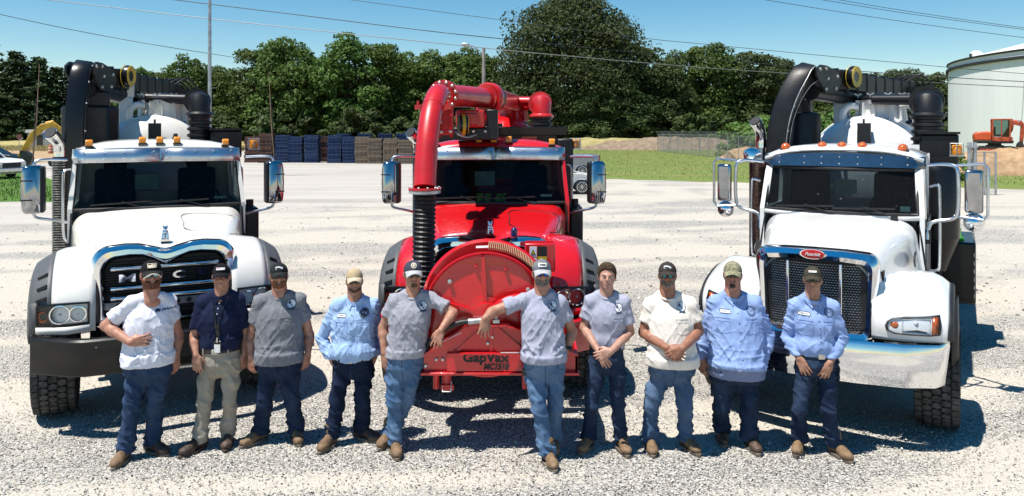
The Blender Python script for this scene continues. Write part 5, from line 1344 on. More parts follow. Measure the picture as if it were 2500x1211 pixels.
# ------------------------------------------------------------------ white truck on the left
PL, RL = (-3.931, 8.455), 0.47
tl = mack(PL, RL, M_cream, 'white vacuum truck on the left with black bumper and black boom', None, M_blackp, {'whips': True})
tank_body(tl, M_cream, M_cream)
inlet_stack(tl, M_blackm, 0.64, 3.5, 3.60, 3.24, 0.158)
bo, tip, bd, bs = boom_gear(tl, -0.93, 3.15, 3.80, M_blackm)
hose_arm(tl, [(-0.92, 3.12, 3.88), (-0.97, 2.96, 3.76), (-1.01, 2.86, 3.45), (-1.03, 2.80, 3.05), (-1.03, 2.78, 2.4), (-1.03, 2.78, 1.9)], 0.23, 0.22, M_blackp)
def canister(t, u, y, z0, z1, w, d, m):
    o = MB().prism([(u - w / 2, y - d * 0.25), (u - w * 0.32, y - d / 2), (u + w * 0.32, y - d / 2), (u + w / 2, y - d * 0.25), (u + w / 2, y + d / 2), (u - w / 2, y + d / 2)], 2, z0, z1).build('silencer', m, t, bevel=0.025)
    MB().bx(u - w * 0.05, u + w * 0.34, y - d * 0.35, y + d * 0.1, z1, z1 + 0.22).build('silencer_outlet', m, o, bevel=0.02)
    return o
canister(tl, -0.86, 3.42, 1.3, 3.33, 0.74, 0.55, M_blackm)
MB().prism([(4.0, 3.0), (4.7, 3.0), (4.62, 3.48), (4.45, 3.56), (4.1, 3.5)], 0, -0.50, -0.30).prism([(4.0, 3.0), (4.4, 3.0), (4.35, 3.3), (4.05, 3.34)], 0, -0.24, -0.18).bx(-0.5, -0.28, 4.15, 4.4, 3.5, 3.72).bx(-0.2, 0.02, 4.2, 4.28, 3.0, 3.36).build('boom_cradle', M_cream, tl, bevel=0.02)
MB().bx(-0.3, 0.5, 4.55, 4.65, 3.34, 3.5).build('top_beam', M_blackm, tl, bevel=0.02)
sb = MB().bx(0.78, 1.22, 3.05, 3.5, 2.55, 2.98).build('side_locker', M_blackm, tl, bevel=0.03)
MB().bx(0.76, 1.24, 3.02, 3.52, 2.98, 3.01).build('locker_lid', M_blackm, sb)
caged_light(tl, (1.38, 2.95, 2.70))
MB().bar((1.0, 2.98, 2.69), (1.42, 2.96, 2.69), 0.06, 0.02).build('bracket', M_blackm, tl)

# ------------------------------------------------------------------ red truck in the middle
PC, RC = (-0.246, 8.902), 0.0
tc_ = mack(PC, RC, M_redp, 'bright red vacuum truck in the middle with a hose reel on its nose', None, M_redp, {'whips': False})
tank_body(tc_, M_redp, M_redp, red=True)
inlet_stack(tc_, M_redm, 0.73, 3.35, 3.58, 3.22, 0.152)
def L3(x, y, z): return Vector((x - PC[0], y - PC[1], z))
hp = bez([L3(-.82, 8.80, 3.40), L3(-.84, 8.45, 3.38), L3(-.87, 8.15, 3.20), L3(-.89, 7.95, 2.93), L3(-.90, 7.82, 2.62), L3(-.90, 7.74, 2.40)], 7)
el = MB().tube(hp, 0.118, 28).build('suction_elbow', M_redm, tc_)
MB().tube([hp[13] - (hp[14] - hp[12]).normalized() * 0.008, hp[13] + (hp[14] - hp[12]).normalized() * 0.008], 0.1215, 28).build('weld_ring', M_redm, el)
fd = Vector((-0.10, -1.0, -0.03)).normalized()
fo = MB().lathe([(0.182, -0.018), (0.182, 0.0), (0.12, 0.004)], L3(-.815, 8.86, 3.40), fd, 36).lathe([(0.182, -0.045), (0.182, -0.025)], L3(-.815, 8.86, 3.40), fd, 36).build('pipe_flange', M_redm, el)
q1 = fd.cross(Vector((0, 0, 1))).normalized(); q2 = q1.cross(fd)
bolts(fo, [L3(-.815, 8.86, 3.40) + (q1 * math.cos(a) + q2 * math.sin(a)) * 0.155 + fd * 0.0 for a in [2 * math.pi * (k + 0.5) / 12 for k in range(12)]], fd, 0.018, 0.02)
lf = MB().lathe([(0.17, 0), (0.17, 0.018), (0.12, 0.02)], L3(-.90, 7.74, 2.375), (0, -0.02, 1), 32).build('lower_flange', M_redm, el)
MB().lathe([(0.165, 0), (0.165, 0.03), (0.12, 0.03)], L3(-.90, 7.74, 2.340), (0, -0.02, 1), 32).build('clamp_ring', M_alu, lf)
bolts(lf, [L3(-.90 + 0.148 * math.cos(a), 7.74 + 0.148 * math.sin(a), 2.392) for a in [2 * math.pi * k / 10 for k in range(10)]], (0, 0, 1), 0.013, 0.016, M_alu)
for s in (-1, 1):
    MB().box(L3(-.865 + s * 0.165, 8.22, 3.24), (0.07, 0.05, 0.05)).cyl(L3(-.865 + s * 0.165, 8.22, 3.22), L3(-.865 + s * 0.165, 8.22, 3.31), 0.014, 0.014, 8).build('lug', M_redm, el)
hz = bez([L3(-.90, 7.74, 2.35), L3(-.905, 7.73, 2.0), L3(-.91, 7.70, 1.6), L3(-.91, 7.62, 1.2), L3(-.84, 7.5, 0.92), L3(-.6, 7.42, 0.80)], 40)
MB().tube(hz, [0.113 + 0.009 * math.sin(i * 6.283 / 5.0) for i in range(len(hz))], 20).build('suction_hose', M_hose, tc_, sharp=None)
# boom tube, bracket, winch
b0, b1 = L3(-.815, 8.88, 3.40), L3(-.34, 10.1, 3.42)
bt = MB().cyl(b0, b1, 0.135, 0.135, 28).build('boom_tube', M_redm, tc_)
dd = (b1 - b0).normalized()
MB().lathe([(0.17, 0), (0.17, 0.03)], b1 - dd * 0.10, dd, 28).lathe([(0.19, 0), (0.21, 0.03), (0.21, 0.12), (0.19, 0.15)], b1, dd, 28).build('tube_collar', M_redm, bt)
MB().lathe([(0.10, 0.1), (0.19, 0.16), (0.17, 0.3)], b1, dd, 24).build('tube_end', M_blackm, bt)
MB().bar(b1 + dd * 0.2, L3(0.1, 13.6, 3.45), 0.22, 0.26).build('boom', M_redm, tc_, bevel=0.02)
for q in (-1, 1):
    br = MB().prism([(0.0, 3.34), (0.30, 3.34), (0.34, 3.05), (0.22, 2.90), (0.02, 2.90), (-0.06, 3.05)], 0, -0.55 + q * 0.07 - 0.012, -0.55 + q * 0.07 + 0.012).build('bracket_plate', M_redm, tc_)
MB().bx(-0.62, -0.46, 0.02, 0.10, 2.93, 3.30).build('bracket_face', M_redm, tc_, bevel=0.01)
bolts(bt, [(-0.60, 0.0, 3.24), (-0.48, 0.0, 3.26), (-0.60, 0.0, 3.08), (-0.485, 0.0, 2.97), (-0.59, 0.0, 2.965)], (0, -1, 0), 0.02, 0.03)
wb = MB().bx(-0.46, -0.10, 0.5, 1.2, 3.02, 3.24).bx(-0.42, -0.18, 0.42, 0.6, 3.04, 3.2).build('winch_housing', M_redm, tc_, bevel=0.02)
MB().bx(-0.08, 0.06, 0.55, 1.2, 2.98, 3.25).build('winch_end', M_blackm, tc_, bevel=0.02)
MB().bx(-0.50, 0.06, 0.55, 1.4, 2.86, 3.02).build('boom_rest', M_blackm, tc_, bevel=0.02)
bolts(tc_, [(-0.24, 0.545, 2.97), (-0.09, 0.545, 2.97)], (0, -1, 0), 0.018, 0.02)
rl = MB().lathe([(0.12, -0.05), (0.13, 0), (0.12, 0.05)], (-0.36, 0.30, 3.05), (1, 0.25, 0), 24).build('roller', M_blackp, tc_)
MB().lathe([(0.12, 0.052), (0.115, 0.06), (0.04, 0.045)], (-0.36, 0.30, 3.05), (1, 0.25, 0), 24, (False, True)).lathe([(0.134, -0.02), (0.134, 0.02)], (-0.36, 0.30, 3.05), (1, 0.25, 0), 24, (False, False)).build('roller_face', M_yellow, rl)
MB().tube(bez([(-0.5, 0.3, 3.05), (-0.42, 0.1, 2.95), (-0.3, 0.2, 2.9), (-0.2, 0.5, 2.93)], 6), 0.012, 6).build('winch_cable', M_alu, tc_)
cr = MB().bx(-0.95, -0.4, 2.75, 3.3, 1.3, 2.95).build('silencer', M_blackm, tc_, bevel=0.03)
# black beam and the name board behind the cab
MB().bx(-0.6, 1.12, 3.00, 3.10, 2.90, 3.035).build('cross_beam', M_blackp, tc_, bevel=0.008)
nb = MB().bx(-0.95, 0.95, 3.05, 3.09, 2.2, 2.90).build('name_board', M_blackp, tc_)
text_obj('board_lettering', 'GapVax', 0.20, M_redp, nb, 0.006, 1.05, bold=0.006, loc=(-0.12, 3.04, 2.835))
MB().bx(0.40, 0.64, 3.02, 3.04, 2.72, 2.88).build('board_patch', M_redp, nb)
MB().bx(0.95, 1.2, 2.75, 3.2, 1.4, 2.85).build('side_locker', M_blackm, tc_, bevel=0.03)
caged_light(tc_, (1.24, 2.85, 2.70))
# hose reel and its frame on the nose
RU, RZ = 0.0, 1.25
tf, tb = -1.80, -1.45
reel = MB().lathe([(0.06, -0.004), (0.535, -0.004), (0.555, 0.0), (0.58, -0.035), (0.592, -0.03), (0.58, 0.012), (0.06, 0.012)], (RU, tf, RZ), (0, 1, 0), 72).build('reel_disc', M_redp, tc_, sharp=30)
rb_ = MB().lathe([(0.06, 0.0), (0.615, 0.0), (0.645, 0.03), (0.655, 0.025), (0.63, -0.012), (0.06, -0.012)], (RU, tb, RZ), (0, 1, 0), 72).build('reel_disc', M_redp, tc_, sharp=30)
for k in range(5):
    a = R(90 + 72 * k + 3); d = Vector((math.cos(a), 0, math.sin(a)))
    MB().bar(Vector((RU, tf - 0.018, RZ)) + d * 0.10, Vector((RU, tf - 0.018, RZ)) + d * 0.545, 0.035, 0.055, up=(0, 1, 0)).build('spoke', M_redp, reel)
for k in range(10):
    a = R(36 * k + 30); MB().lathe([(0.022, 0), (0.02, 0.02), (0.008, 0.026)], (RU + 0.46 * math.cos(a), tf - 0.005, RZ + 0.46 * math.sin(a)), (0, -1, 0), 10).build('stud', M_redm if k % 3 else M_bolt, reel)
hb = MB().lathe([(0.17, 0.0), (0.17, 0.03), (0.12, 0.035), (0.12, 0.10), (0.05, 0.11)], (RU, tf, RZ), (0, -1, 0), 32).build('reel_hub', M_redp, tc_)
MB().lathe([(0.40, 0), (0.40, 0.31)], (RU, tf + 0.02, RZ), (0, 1, 0), 48).build('reel_drum', M_redp, tc_)
for k in range(4):
    MB().tube([(RU + 0.46 * math.cos(a), tf + 0.06 + 0.072 * k, RZ + 0.46 * math.sin(a)) for a in [2 * math.pi * j / 60 for j in range(60)]], 0.036, 8, loop=True).build('hose_turn', M_hose, reel)
for k in range(34):
    a = R(88 - k * 1.75); rr_ = 0.612
    MB().bar((RU + rr_ * math.cos(a), tf + 0.03, RZ + rr_ * math.sin(a)), (RU + (rr_ + 0.02) * math.cos(a), tb - 0.03, RZ + (rr_ + 0.02) * math.sin(a)), 0.007, 0.02).build('guard_bar', mat('tan_hose', (0.40, 0.27, 0.16), 0.6, var=0.15), reel)
MB().bar((RU - 0.10, tf + 0.12, RZ + 0.612), (RU + 0.02, tf + 0.12, RZ + 0.616), 0.10, 0.006).build('sticker', M_label, reel)
# curved guide tube and arm over the hub
MB().tube(bez([(RU + 0.02, tf - 0.12, RZ - 0.02), (RU + 0.09, tf - 0.15, RZ + 0.10), (RU + 0.20, tf - 0.15, RZ + 0.17), (RU + 0.34, tf - 0.12, RZ + 0.19), (RU + 0.44, tf - 0.04, RZ + 0.13)], 7), 0.030, 12).build('guide_tube', M_redp, tc_)
FZ = tf - 0.10
fr = MB().prism([(RU - 0.60, 0.74), (RU + 0.86, 0.74), (RU + 0.86, 0.90), (RU + 0.20, 1.17), (RU - 0.16, 1.17), (RU - 0.60, 0.88)], 1, FZ, FZ + 0.014)
frame = fr.build('reel_frame', M_redp, tc_)
for a, b in (((RU - 0.60, 0.885), (RU - 0.16, 1.175)), ((RU + 0.86, 0.90), (RU + 0.20, 1.175)), ((RU - 0.17, 1.175), (RU + 0.21, 1.175))):
    MB().bar((a[0], FZ - 0.02, a[1]), (b[0], FZ - 0.02, b[1]), 0.075, 0.014).build('frame_flange', M_redp, frame)
for a, b in (((RU - 0.30, 0.90), (RU - 0.02, 1.15)), ((RU + 0.05, 0.90), (RU + 0.05, 1.16)), ((RU + 0.40, 0.90), (RU + 0.10, 1.15))):
    MB().bar((a[0], FZ - 0.012, a[1]), (b[0], FZ - 0.012, b[1]), 0.022, 0.024).build('frame_rib', M_redp, frame)
np_ = MB().bx(RU - 0.36, RU + 0.69, FZ - 0.035, FZ - 0.002, 0.745, 0.915).build('name_plate', M_redp, frame, bevel=0.004)
MB().bx(RU - 0.30, RU + 0.10, FZ - 0.075, FZ - 0.034, 0.915, 0.925).build('plate_flange', M_redp, frame)
MB().bx(RU - 0.60, RU + 0.87, FZ - 0.06, FZ + 0.10, 0.715, 0.74).build('frame_lip', M_redp, frame, bevel=0.004)
text_obj('plate_lettering', 'GapVax', 0.118, M_ink, np_, 0.002, 1.12, bold=0.004, loc=(RU + 0.0, FZ - 0.038, 0.872))
text_obj('model_lettering', 'MC1510', 0.076, M_ink, np_, 0.002, 0.86, shear=0.25, bold=0.004, loc=(RU + 0.095, FZ - 0.038, 0.788))
MB().bx(RU + 0.14, RU + 0.38, FZ - 0.037, FZ - 0.035, 0.918, 0.926).build('sticker', M_label, frame)
bolts(frame, [(RU - 0.46, FZ - 0.004, 0.85), (RU - 0.40, FZ - 0.004, 0.85), (RU - 0.56, FZ - 0.004, 0.79), (RU + 0.60, FZ - 0.004, 0.80), (RU + 0.60, FZ - 0.004, 0.87), (RU + 0.06, FZ - 0.004, 1.06), (RU + 0.02, FZ - 0.004, 1.00)], (0, -1, 0), 0.017, 0.02)
for s in (-1, 1):
    MB().prism([(tf - 0.1, 0.74), (tf + 0.75, 0.70), (tf + 0.75, 0.95), (tf + 0.3, 1.0), (tf - 0.1, 0.88)], 0, RU + 0.13 + s * 0.72 - 0.012, RU + 0.13 + s * 0.72 + 0.012).build('side_plate', M_redp, frame)
    MB().cyl((RU + s * 0.42 - 0.05, tf - 0.02, 0.55), (RU + s * 0.42 - 0.05, tf - 0.02, 0.72), 0.03, 0.03, 12).cyl((RU + s * 0.42 + 0.05, tf - 0.02, 0.60), (RU + s * 0.42 + 0.05, tf - 0.02, 0.72), 0.045, 0.045, 12).box((RU + s * 0.42 + 0.06, tf - 0.06, 0.575), (0.12, 0.05, 0.05)).build('hitch', M_redm, frame)
MB().tube([(RU - 0.40, tf - 0.1, 0.60), (RU - 0.40, tf - 0.14, 0.56), (RU - 0.32, tf - 0.14, 0.56), (RU - 0.32, tf - 0.1, 0.64)], 0.006, 6).build('hitch_pin', M_bolt, frame)
ho = MB().tube(bez([(RU - 0.04, FZ - 0.05, 1.22), (RU - 0.26, FZ - 0.06, 1.20), (RU - 0.46, FZ - 0.05, 1.09), (RU - 0.55, FZ - 0.0, 0.97)], 7), 0.024, 12).build('jet_hose', M_hose, frame)
MB().cyl((RU - 0.16, FZ - 0.056, 1.214), (RU - 0.03, FZ - 0.05, 1.222), 0.029, 0.029, 14).build('hose_fitting', M_alu, ho)
MB().box((RU + 0.10, FZ - 0.03, 1.215), (0.06, 0.05, 0.03)).lathe([(0.016, 0), (0.016, 0.03)], (RU + 0.10, FZ - 0.03, 1.23), n=6).build('grease_fitting', M_alu, frame)
MB().bar((RU - 0.42, FZ - 0.05, 1.02), (RU - 0.22, FZ - 0.055, 1.115), 0.004, 0.02, up=(0, 1, 0)).build('sticker', M_label, frame)
# control box with warning labels and blue beacon on the hood edge
cb = MB().bx(0.38, 0.70, -1.05, -0.84, 1.50, 1.80).build('control_box', M_redp, tc_, bevel=0.015)
MB().bx(0.43, 0.505, -1.054, -1.05, 1.66, 1.77).bx(0.43, 0.505, -1.054, -1.05, 1.56, 1.65).build('warning_label', M_label, cb)
for z in (1.715, 1.605): MB().prism([(0.44, z - 0.03), (0.495, z - 0.03), (0.4675, z + 0.025)], 1, -1.0575, -1.055).build('warning_triangle', M_ink, cb)
MB().prism([(0.452, 1.693), (0.483, 1.693), (0.4675, 1.726)], 1, -1.0595, -1.058).prism([(0.452, 1.583), (0.483, 1.583), (0.4675, 1.616)], 1, -1.0595, -1.058).build('warning_symbol', M_yellow, cb)
MB().bx(0.515, 0.61, -1.054, -1.05, 1.67, 1.77).build('dark_label', M_ink, cb)
MB().bx(0.515, 0.61, -1.054, -1.05, 1.62, 1.665).build('yellow_label', M_yellow, cb)
MB().lathe([(0.035, 0), (0.037, 0.04), (0.036, 0.09), (0.02, 0.11)], (0.27, -0.62, 1.80), n=18).build('blue_beacon', M_blue, tc_)
MB().lathe([(0.042, 0.0), (0.042, 0.02)], (0.27, -0.62, 1.795), n=18).build('beacon_base', M_redm, tc_)
for k, (x, y, lb) in enumerate([(-0.19, 1.28, 'leftmost'), (-0.09, 1.22, 'second from left of the'), (0.05, 1.22, 'third from left of the'), (0.12, 1.28, 'rightmost')]):
    g = thing('work_glove', '%s neon yellow gloves on the red truck dashboard' % (lb + (' of the' if 'of' not in lb else '')), 'glove', rot_pt(PC, RC, x, y, 1.99), 0.5 * k, 'neon gloves behind the red truck windscreen')
    MB().ball((0, 0, 0.05), (0.045, 0.04, 0.055)).build('palm', M_neon, g)
    for f in range(4): MB().tube([(-0.03 + 0.02 * f, 0, 0.08), (-0.035 + 0.023 * f, -0.02, 0.125), (-0.035 + 0.023 * f, -0.05, 0.13)], 0.011, 8).build('finger', M_neon, g)
    MB().lathe([(0.042, 0), (0.036, 0.03)], (0, 0, -0.01), n=14).build('cuff', M_black, g)

# ------------------------------------------------------------------ white truck on the right
PR, RR = (3.444, 8.177), -0.54
def long_nose(P0, rz, label):
    m = M_white
    t = thing('vacuum_truck', label, 'truck', (P0[0], P0[1], 0), rz)
    st = [(-0.84, 0.50, 1.74, 1.0), (-0.74, 0.555, 1.80, 0.98), (-0.5, 0.60, 1.855, 0.98), (-0.1, 0.66, 1.915, 1.0), (0.35, 0.74, 1.97, 1.05), (0.80, 0.83, 2.01, 1.1)]
    hood = MB().loft([sect(hw, zt, zb, y, 0.24, 0.03, 0.12) for y, hw, zt, zb in st], closed=False).build('hood', m, t, sharp=60)
    for s in (-1, 1):
        MB().tube([(s * 0.965, 0.79, 1.15), (s * 0.90, 0.80, 1.5), (s * 0.845, 0.81, 1.92)], 0.012, 6).build('hood_gap', M_black, hood)
        MB().ball((s * 0.83, 0.32, 1.60), (0.02, 0.085, 0.06)).build('side_marker', M_alu, hood)
        MB().ball((s * 0.825, 0.36, 1.60), (0.016, 0.15, 0.085)).build('marker_recess', M_black, hood)
    # grille
    def outl(h, zt, zb, r, n=7):
        o = [(-h + r - r * math.cos(math.pi / 2 * k / n), zt - r + r * math.sin(math.pi / 2 * k / n)) for k in range(n + 1)]
        top = [(-h * 0.5, zt + 0.016), (-0.13, zt + 0.02), (0, zt + 0.022)]
        top += [(-x, z) for x, z in top[:-1][::-1]]
        hb = h * 0.95; rb = 0.06
        o2 = o + top + [(-x, z) for x, z in o[::-1]]
        b = [(hb - rb + rb * math.cos(math.pi / 2 * k / n), zb + rb - rb * math.sin(math.pi / 2 * k / n)) for k in range(n + 1)]
        return o2 + b + [(-x, z) for x, z in b[::-1]]
    rings = []
    yg = -0.92
    for hh, zt, zb, r, y in ((0.575, 1.80, 0.96, 0.13, yg + 0.16), (0.58, 1.805, 0.96, 0.13, yg + 0.05), (0.565, 1.79, 0.965, 0.125, yg - 0.03), (0.525, 1.745, 0.985, 0.11, yg - 0.055), (0.487, 1.70, 1.025, 0.08, yg - 0.03), (0.472, 1.685, 1.04, 0.07, yg + 0.03)):
        rings.append([(x, y + 0.10 * (x / 0.58) ** 2, z) for x, z in outl(hh, zt, zb, r)])
    gs = MB().loft(rings, caps=(False, False)).build('grille_surround', M_chrome, t, sharp=45)
    MB().bx(-0.5, 0.5, yg + 0.10, yg + 0.12, 1.0, 1.72).build('radiator', M_black, gs)
    mb = MB(); P_ = 0.026
    M_mesh2 = mat('grille_mesh', (0.62, 0.61, 0.58), 0.42, 0.8, var=0.15)
    for i in range(26):
        for j in range(36):
            z = 1.05 + i * 0.0245; x = -0.465 + j * P_ + (0.013 if i % 2 else 0)
            if abs(x) > 0.465: continue
            y = yg + 0.05 + 0.10 * (x / 0.58) ** 2
            mb._add([(x - 0.012, y, z), (x, y - 0.008, z + 0.009), (x + 0.012, y, z), (x, y - 0.002, z - 0.004)], [(0, 1, 2, 3)])
    mb.build('woven_mesh', M_mesh2, gs, sharp=None, fix=False)
    for x in (-0.245, 0.245):
        MB().bar((x, yg - 0.01 + 0.02, 1.04), (x, yg - 0.01 + 0.02, 1.69), 0.03, 0.03).build('grille_bar', M_chrome, gs, bevel=0.008)
    em = MB().lathe([(0.10, 0.0), (0.103, 0.012), (0.095, 0.02)], (0, 0, 0), (0, -1, 0), 36).build('emblem_rim', M_chrome, gs); em.scale = (1.25, 1, 0.52); em.location = (0, yg - 0.04, 1.775)
    e2 = MB().lathe([(0.086, 0.018), (0.080, 0.026), (0.01, 0.030)], (0, 0, 0), (0, -1, 0), 36).build('emblem', mat('emblem_red', (0.45, 0.01, 0.015), 0.25, var=0.03), gs); e2.scale = (1.25, 1, 0.52); e2.location = (0, yg - 0.04, 1.775)
    text_obj('emblem_lettering', 'Peterbilt', 0.046, M_label, gs, 0.001, 1.0, shear=0.35, loc=(0, yg - 0.0715, 1.775), space=0.9)
    # fenders: one sculpted form each
    arc = [(-0.93, 1.02), (-0.94, 1.14), (-0.90, 1.27), (-0.78, 1.39), (-0.56, 1.48), (-0.28, 1.535), (0.02, 1.53), (0.30, 1.44), (0.50, 1.28), (0.60, 1.08)]
    A = [(p.x, p.y) for p in bez([(a, b, 0) for a, b in arc], 4)]
    for s in (-1, 1):
        rows = []
        for u in (0.52, 0.58, 0.66, 0.76, 0.88, 1.0, 1.08, 1.13, 1.155):
            f = max(0.0, (u - 0.52) / 0.635); row = []
            for y, z in A:
                k = max(0, z - 1.02) / 0.515
                dz = k * (0.13 * max(0, 1 - f / 0.22) ** 1.4 - 0.03 * math.exp(-((f - 0.25) / 0.12) ** 2) - 0.16 * max(0, f - 0.72) ** 1.7 * 6)
                row.append((s * u, y + (0.17 * f ** 2.2 if y < -0.1 else 0), z + dz))
            rows.append(row)
        fo = MB().grid(rows).build('fender', m, t, sharp=60, solid=0.02)
        lst = rows[-1]
        MB().tube([(s * 1.165, y, z - 0.02) for _, y, z in lst[2:]], 0.03, 8).build('fender_lip', M_black, fo)
        MB().loft([[(s * 1.17, -0.55, 1.28), (s * 1.21, -0.45, 1.32), (s * 1.22, -0.15, 1.35)], [(s * 1.17, -0.5, 0.75), (s * 1.23, -0.42, 0.7), (s * 1.235, -0.1, 0.72)]], closed=False).build('mud_flap', M_black, fo, solid=0.012)
        # headlight
        def fp(u, z, d=0.0):
            f = max(0.0, (u - 0.52) / 0.635); y = float(np.interp(z, [a[1] for a in A[:16]], [a[0] for a in A[:16]]))
            return (s * u, y + 0.17 * f ** 2.2 + d, z)
        shp = [(0.645, 1.155), (0.66, 1.115), (0.72, 1.092), (0.85, 1.088), (1.0, 1.088), (1.075, 1.10), (1.085, 1.18), (1.07, 1.27), (0.95, 1.255), (0.80, 1.245), (0.70, 1.225), (0.66, 1.195)]
        cxm = sum(p[0] for p in shp) / len(shp); czm = sum(p[1] for p in shp) / len(shp)
        def ins(k, d): return [fp(cxm + (u - cxm) * k, czm + (z - czm) * k, d) for u, z in shp]
        hl = MB().loft([ins(1.05, 0.02), ins(1.05, -0.026), ins(0.97, -0.03), ins(0.93, 0.0)], caps=(False, False)).build('headlight', M_black, t, sharp=40)
        MB().loft([ins(0.95, -0.005), ins(0.5, 0.03)], caps=(False, True)).build('lamp_bowl', M_bowl, hl)
        bz = [(0.78, 1.115), (1.0, 1.105), (1.005, 1.235), (0.78, 1.225)]
        MB().tube([fp(u, z, -0.016) for u, z in bz], 0.006, 6, loop=True).build('bezel', M_chrome, hl)
        MB().loft([[fp(u, z, -0.014) for u, z in [(0.80, 1.12), (0.98, 1.105), (0.98, 1.12), (0.9, 1.135)]], [fp(u, z, 0.02) for u, z in [(0.80, 1.12), (0.98, 1.105), (0.98, 1.12), (0.9, 1.135)]]]).build('shade', M_black, hl)
        MB().ball(fp(0.89, 1.185, 0.0), (0.022, 0.022, 0.022), 10, 6).build('bulb', M_alu, hl)
        MB().grid([[fp(u, z, -0.018) for u, z in ((1.015, 1.105), (1.045, 1.105), (1.07, 1.115))], [fp(u, z, -0.018) for u, z in ((1.02, 1.25), (1.045, 1.252), (1.065, 1.255))]]).build('turn_lamp', M_orangel, hl, solid=0.008)
        MB().ball(fp(0.71, 1.165, 0.0), (0.04, 0.02, 0.035)).build('amber_bulb', M_orangel, hl)
        mbl = MB(); ring = ins(0.97, -0.024); c0 = fp(cxm, czm, -0.03)
        mbl._add(ring + [c0], [(i, (i + 1) % len(ring), len(ring)) for i in range(len(ring))]); mbl.build('lens', M_clear, hl)
    # cab
    cab_shell(t, m, 0.90, 0.80, 2.00, 1.06, 2.55, 2.30, 1.05, 2.80, hwt=0.87, drop=0.055)
    windscreen(t, 0.835, 0.80, 0.84, 2.015, 1.05, 2.53, M_windd, 0.13, 0.055)
    MB().loft([[(g * 0.88, 0.815 + 0.13 * g * g - 0.13, 1.965) for g in [-1 + k / 5 for k in range(11)]], [(g * 0.87, 0.84 + 0.13 * g * g - 0.13, 2.03) for g in [-1 + k / 5 for k in range(11)]]], closed=False).build('cowl', m, t, solid=0.02)
    for s in (-1, 1):
        MB().loft([[(s * 0.82, 0.825, 1.98), (s * 0.885, 0.83, 1.98), (s * 0.905, 0.93, 1.98)], [(s * 0.785, 1.04, 2.60), (s * 0.855, 1.05, 2.60), (s * 0.875, 1.16, 2.60)]], closed=False).build('pillar', m, t, solid=0.02)
    seats_and_dash(t, 0.85, 0.85, 2.02, 2.28, 2.65, 1)
    wipers(t, 0.80, 2.02, 0.8, 0.13, ((-0.06, -0.30), (0.60, -0.32)))
    MB().box((0.70, 0.86, 2.085), (0.10, 0.004, 0.06)).build('sticker', M_stick, t)
    MB().bx(-0.13, 0.12, 1.55, 1.57, 2.18, 2.36).build('document_holder', M_stick, t)
    rows = []
    for k in range(15):
        x = -0.90 + 1.8 * k / 14; g = x / 0.90
        y = 0.93 + 0.10 * g * g + (0.05 if abs(g) > 0.95 else 0)
        rows.append([(x, y + 0.06, 2.725 - 0.05 * g * g), (x, y, 2.712 - 0.05 * g * g), (x, y - 0.035, 2.555 - 0.01 * g * g), (x, y - 0.025, 2.548 - 0.01 * g * g)])
    vo = MB().grid(rows).build('sun_visor', mat('blue_steel_visor', (0.22, 0.235, 0.265), 0.24, 1.0, var=0.12, scale=12, rvar=0.06), t, sharp=60, solid=0.006)
    bolts(vo, [(x, 0.918 + 0.10 * (x / 0.9) ** 2 - (0.0 if z > 2.62 else 0.02), z) for x in (-0.7, -0.4, -0.2, 0.0, 0.2, 0.45, 0.72) for z in (2.665, 2.585)], (0, -1, 0.2), 0.008, 0.008, M_alu, 'rivet')
    for x in (-0.66, -0.225, 0.0, 0.225, 0.66):
        o = MB().ball((x, 1.15, 2.785 - (0.02 if abs(x) > 0.5 else 0)), (0.058, 0.08, 0.062)).build('marker_lamp', M_orangel, t)
        MB().box((x, 1.17, 2.772 - (0.02 if abs(x) > 0.5 else 0)), (0.13, 0.17, 0.014)).build('lamp_base', M_black, o, bevel=0.005)
    # chrome bumper, tall and slightly waisted at the ends
    rows = []
    for x, y in ((-1.16, -0.62), (-1.155, -0.75), (-1.08, -0.88), (-0.8, -1.02), (-0.4, -1.10), (0, -1.13), (0.4, -1.10), (0.8, -1.02), (1.08, -0.88), (1.155, -0.75), (1.16, -0.62)):
        k = 1 - 0.035 * (abs(x) > 0.9)
        rows.append([(x * 0.97, y + 0.09, 1.005), (x * 0.995, y + 0.01, 1.01), (x, y, 0.985), (x * (k + 1) / 2, y - 0.008, 0.8), (x * k, y + 0.005, 0.62), (x * k * 0.99, y + 0.04, 0.60), (x * k * 0.97, y + 0.09, 0.605)])
    bo = MB().grid(rows).build('bumper', M_chrome, t, sharp=50, solid=0.01)
    MB().bx(-0.55, 0.55, -1.05, -0.9, 0.62, 0.70).build('bumper_bracket', M_frame, bo)
    for s in (-1, 1): tyre(t, s * 1.045, 0.0)
    chassis(t, 9.3)
    # perforated air cleaner, chrome dome, stack
    ac = MB().lathe([(0.105, 1.22), (0.105, 2.58)], (-1.07, 1.42, 0), n=28).build('air_cleaner', mat('perforated_shield', (0.17, 0.10, 0.085), 0.28, 0.9, var=0.3, scale=30), t)
    mb = MB()
    for i in range(46):
        for j in range(18):
            a = 2 * math.pi * (j + 0.5 * (i % 2)) / 18; z = 1.24 + i * 0.0285; c, s_ = math.cos(a), math.sin(a)
            if s_ > 0.4: continue
            X, Y = -1.07 + 0.1065 * c, 1.42 + 0.1065 * s_
            mb._add([(X - s_ * 0.009, Y + c * 0.009, z), (X, Y, z + 0.008), (X + s_ * 0.009, Y - c * 0.009, z), (X, Y, z - 0.008)], [(0, 1, 2, 3)])
    mb.build('perforation', M_black, ac, sharp=None, fix=False)
    MB().lathe([(0.112, 2.56), (0.115, 2.60), (0.115, 2.68), (0.10, 2.72), (0.05, 2.745), (0.01, 2.75)], (-1.13, 1.40, 0), n=28).build('cleaner_cap', M_chrome, ac)
    ex = MB().cyl((-1.32, 2.75, 1.2), (-1.32, 2.75, 2.75), 0.062, 0.062, 18).build('exhaust', M_stain, t)
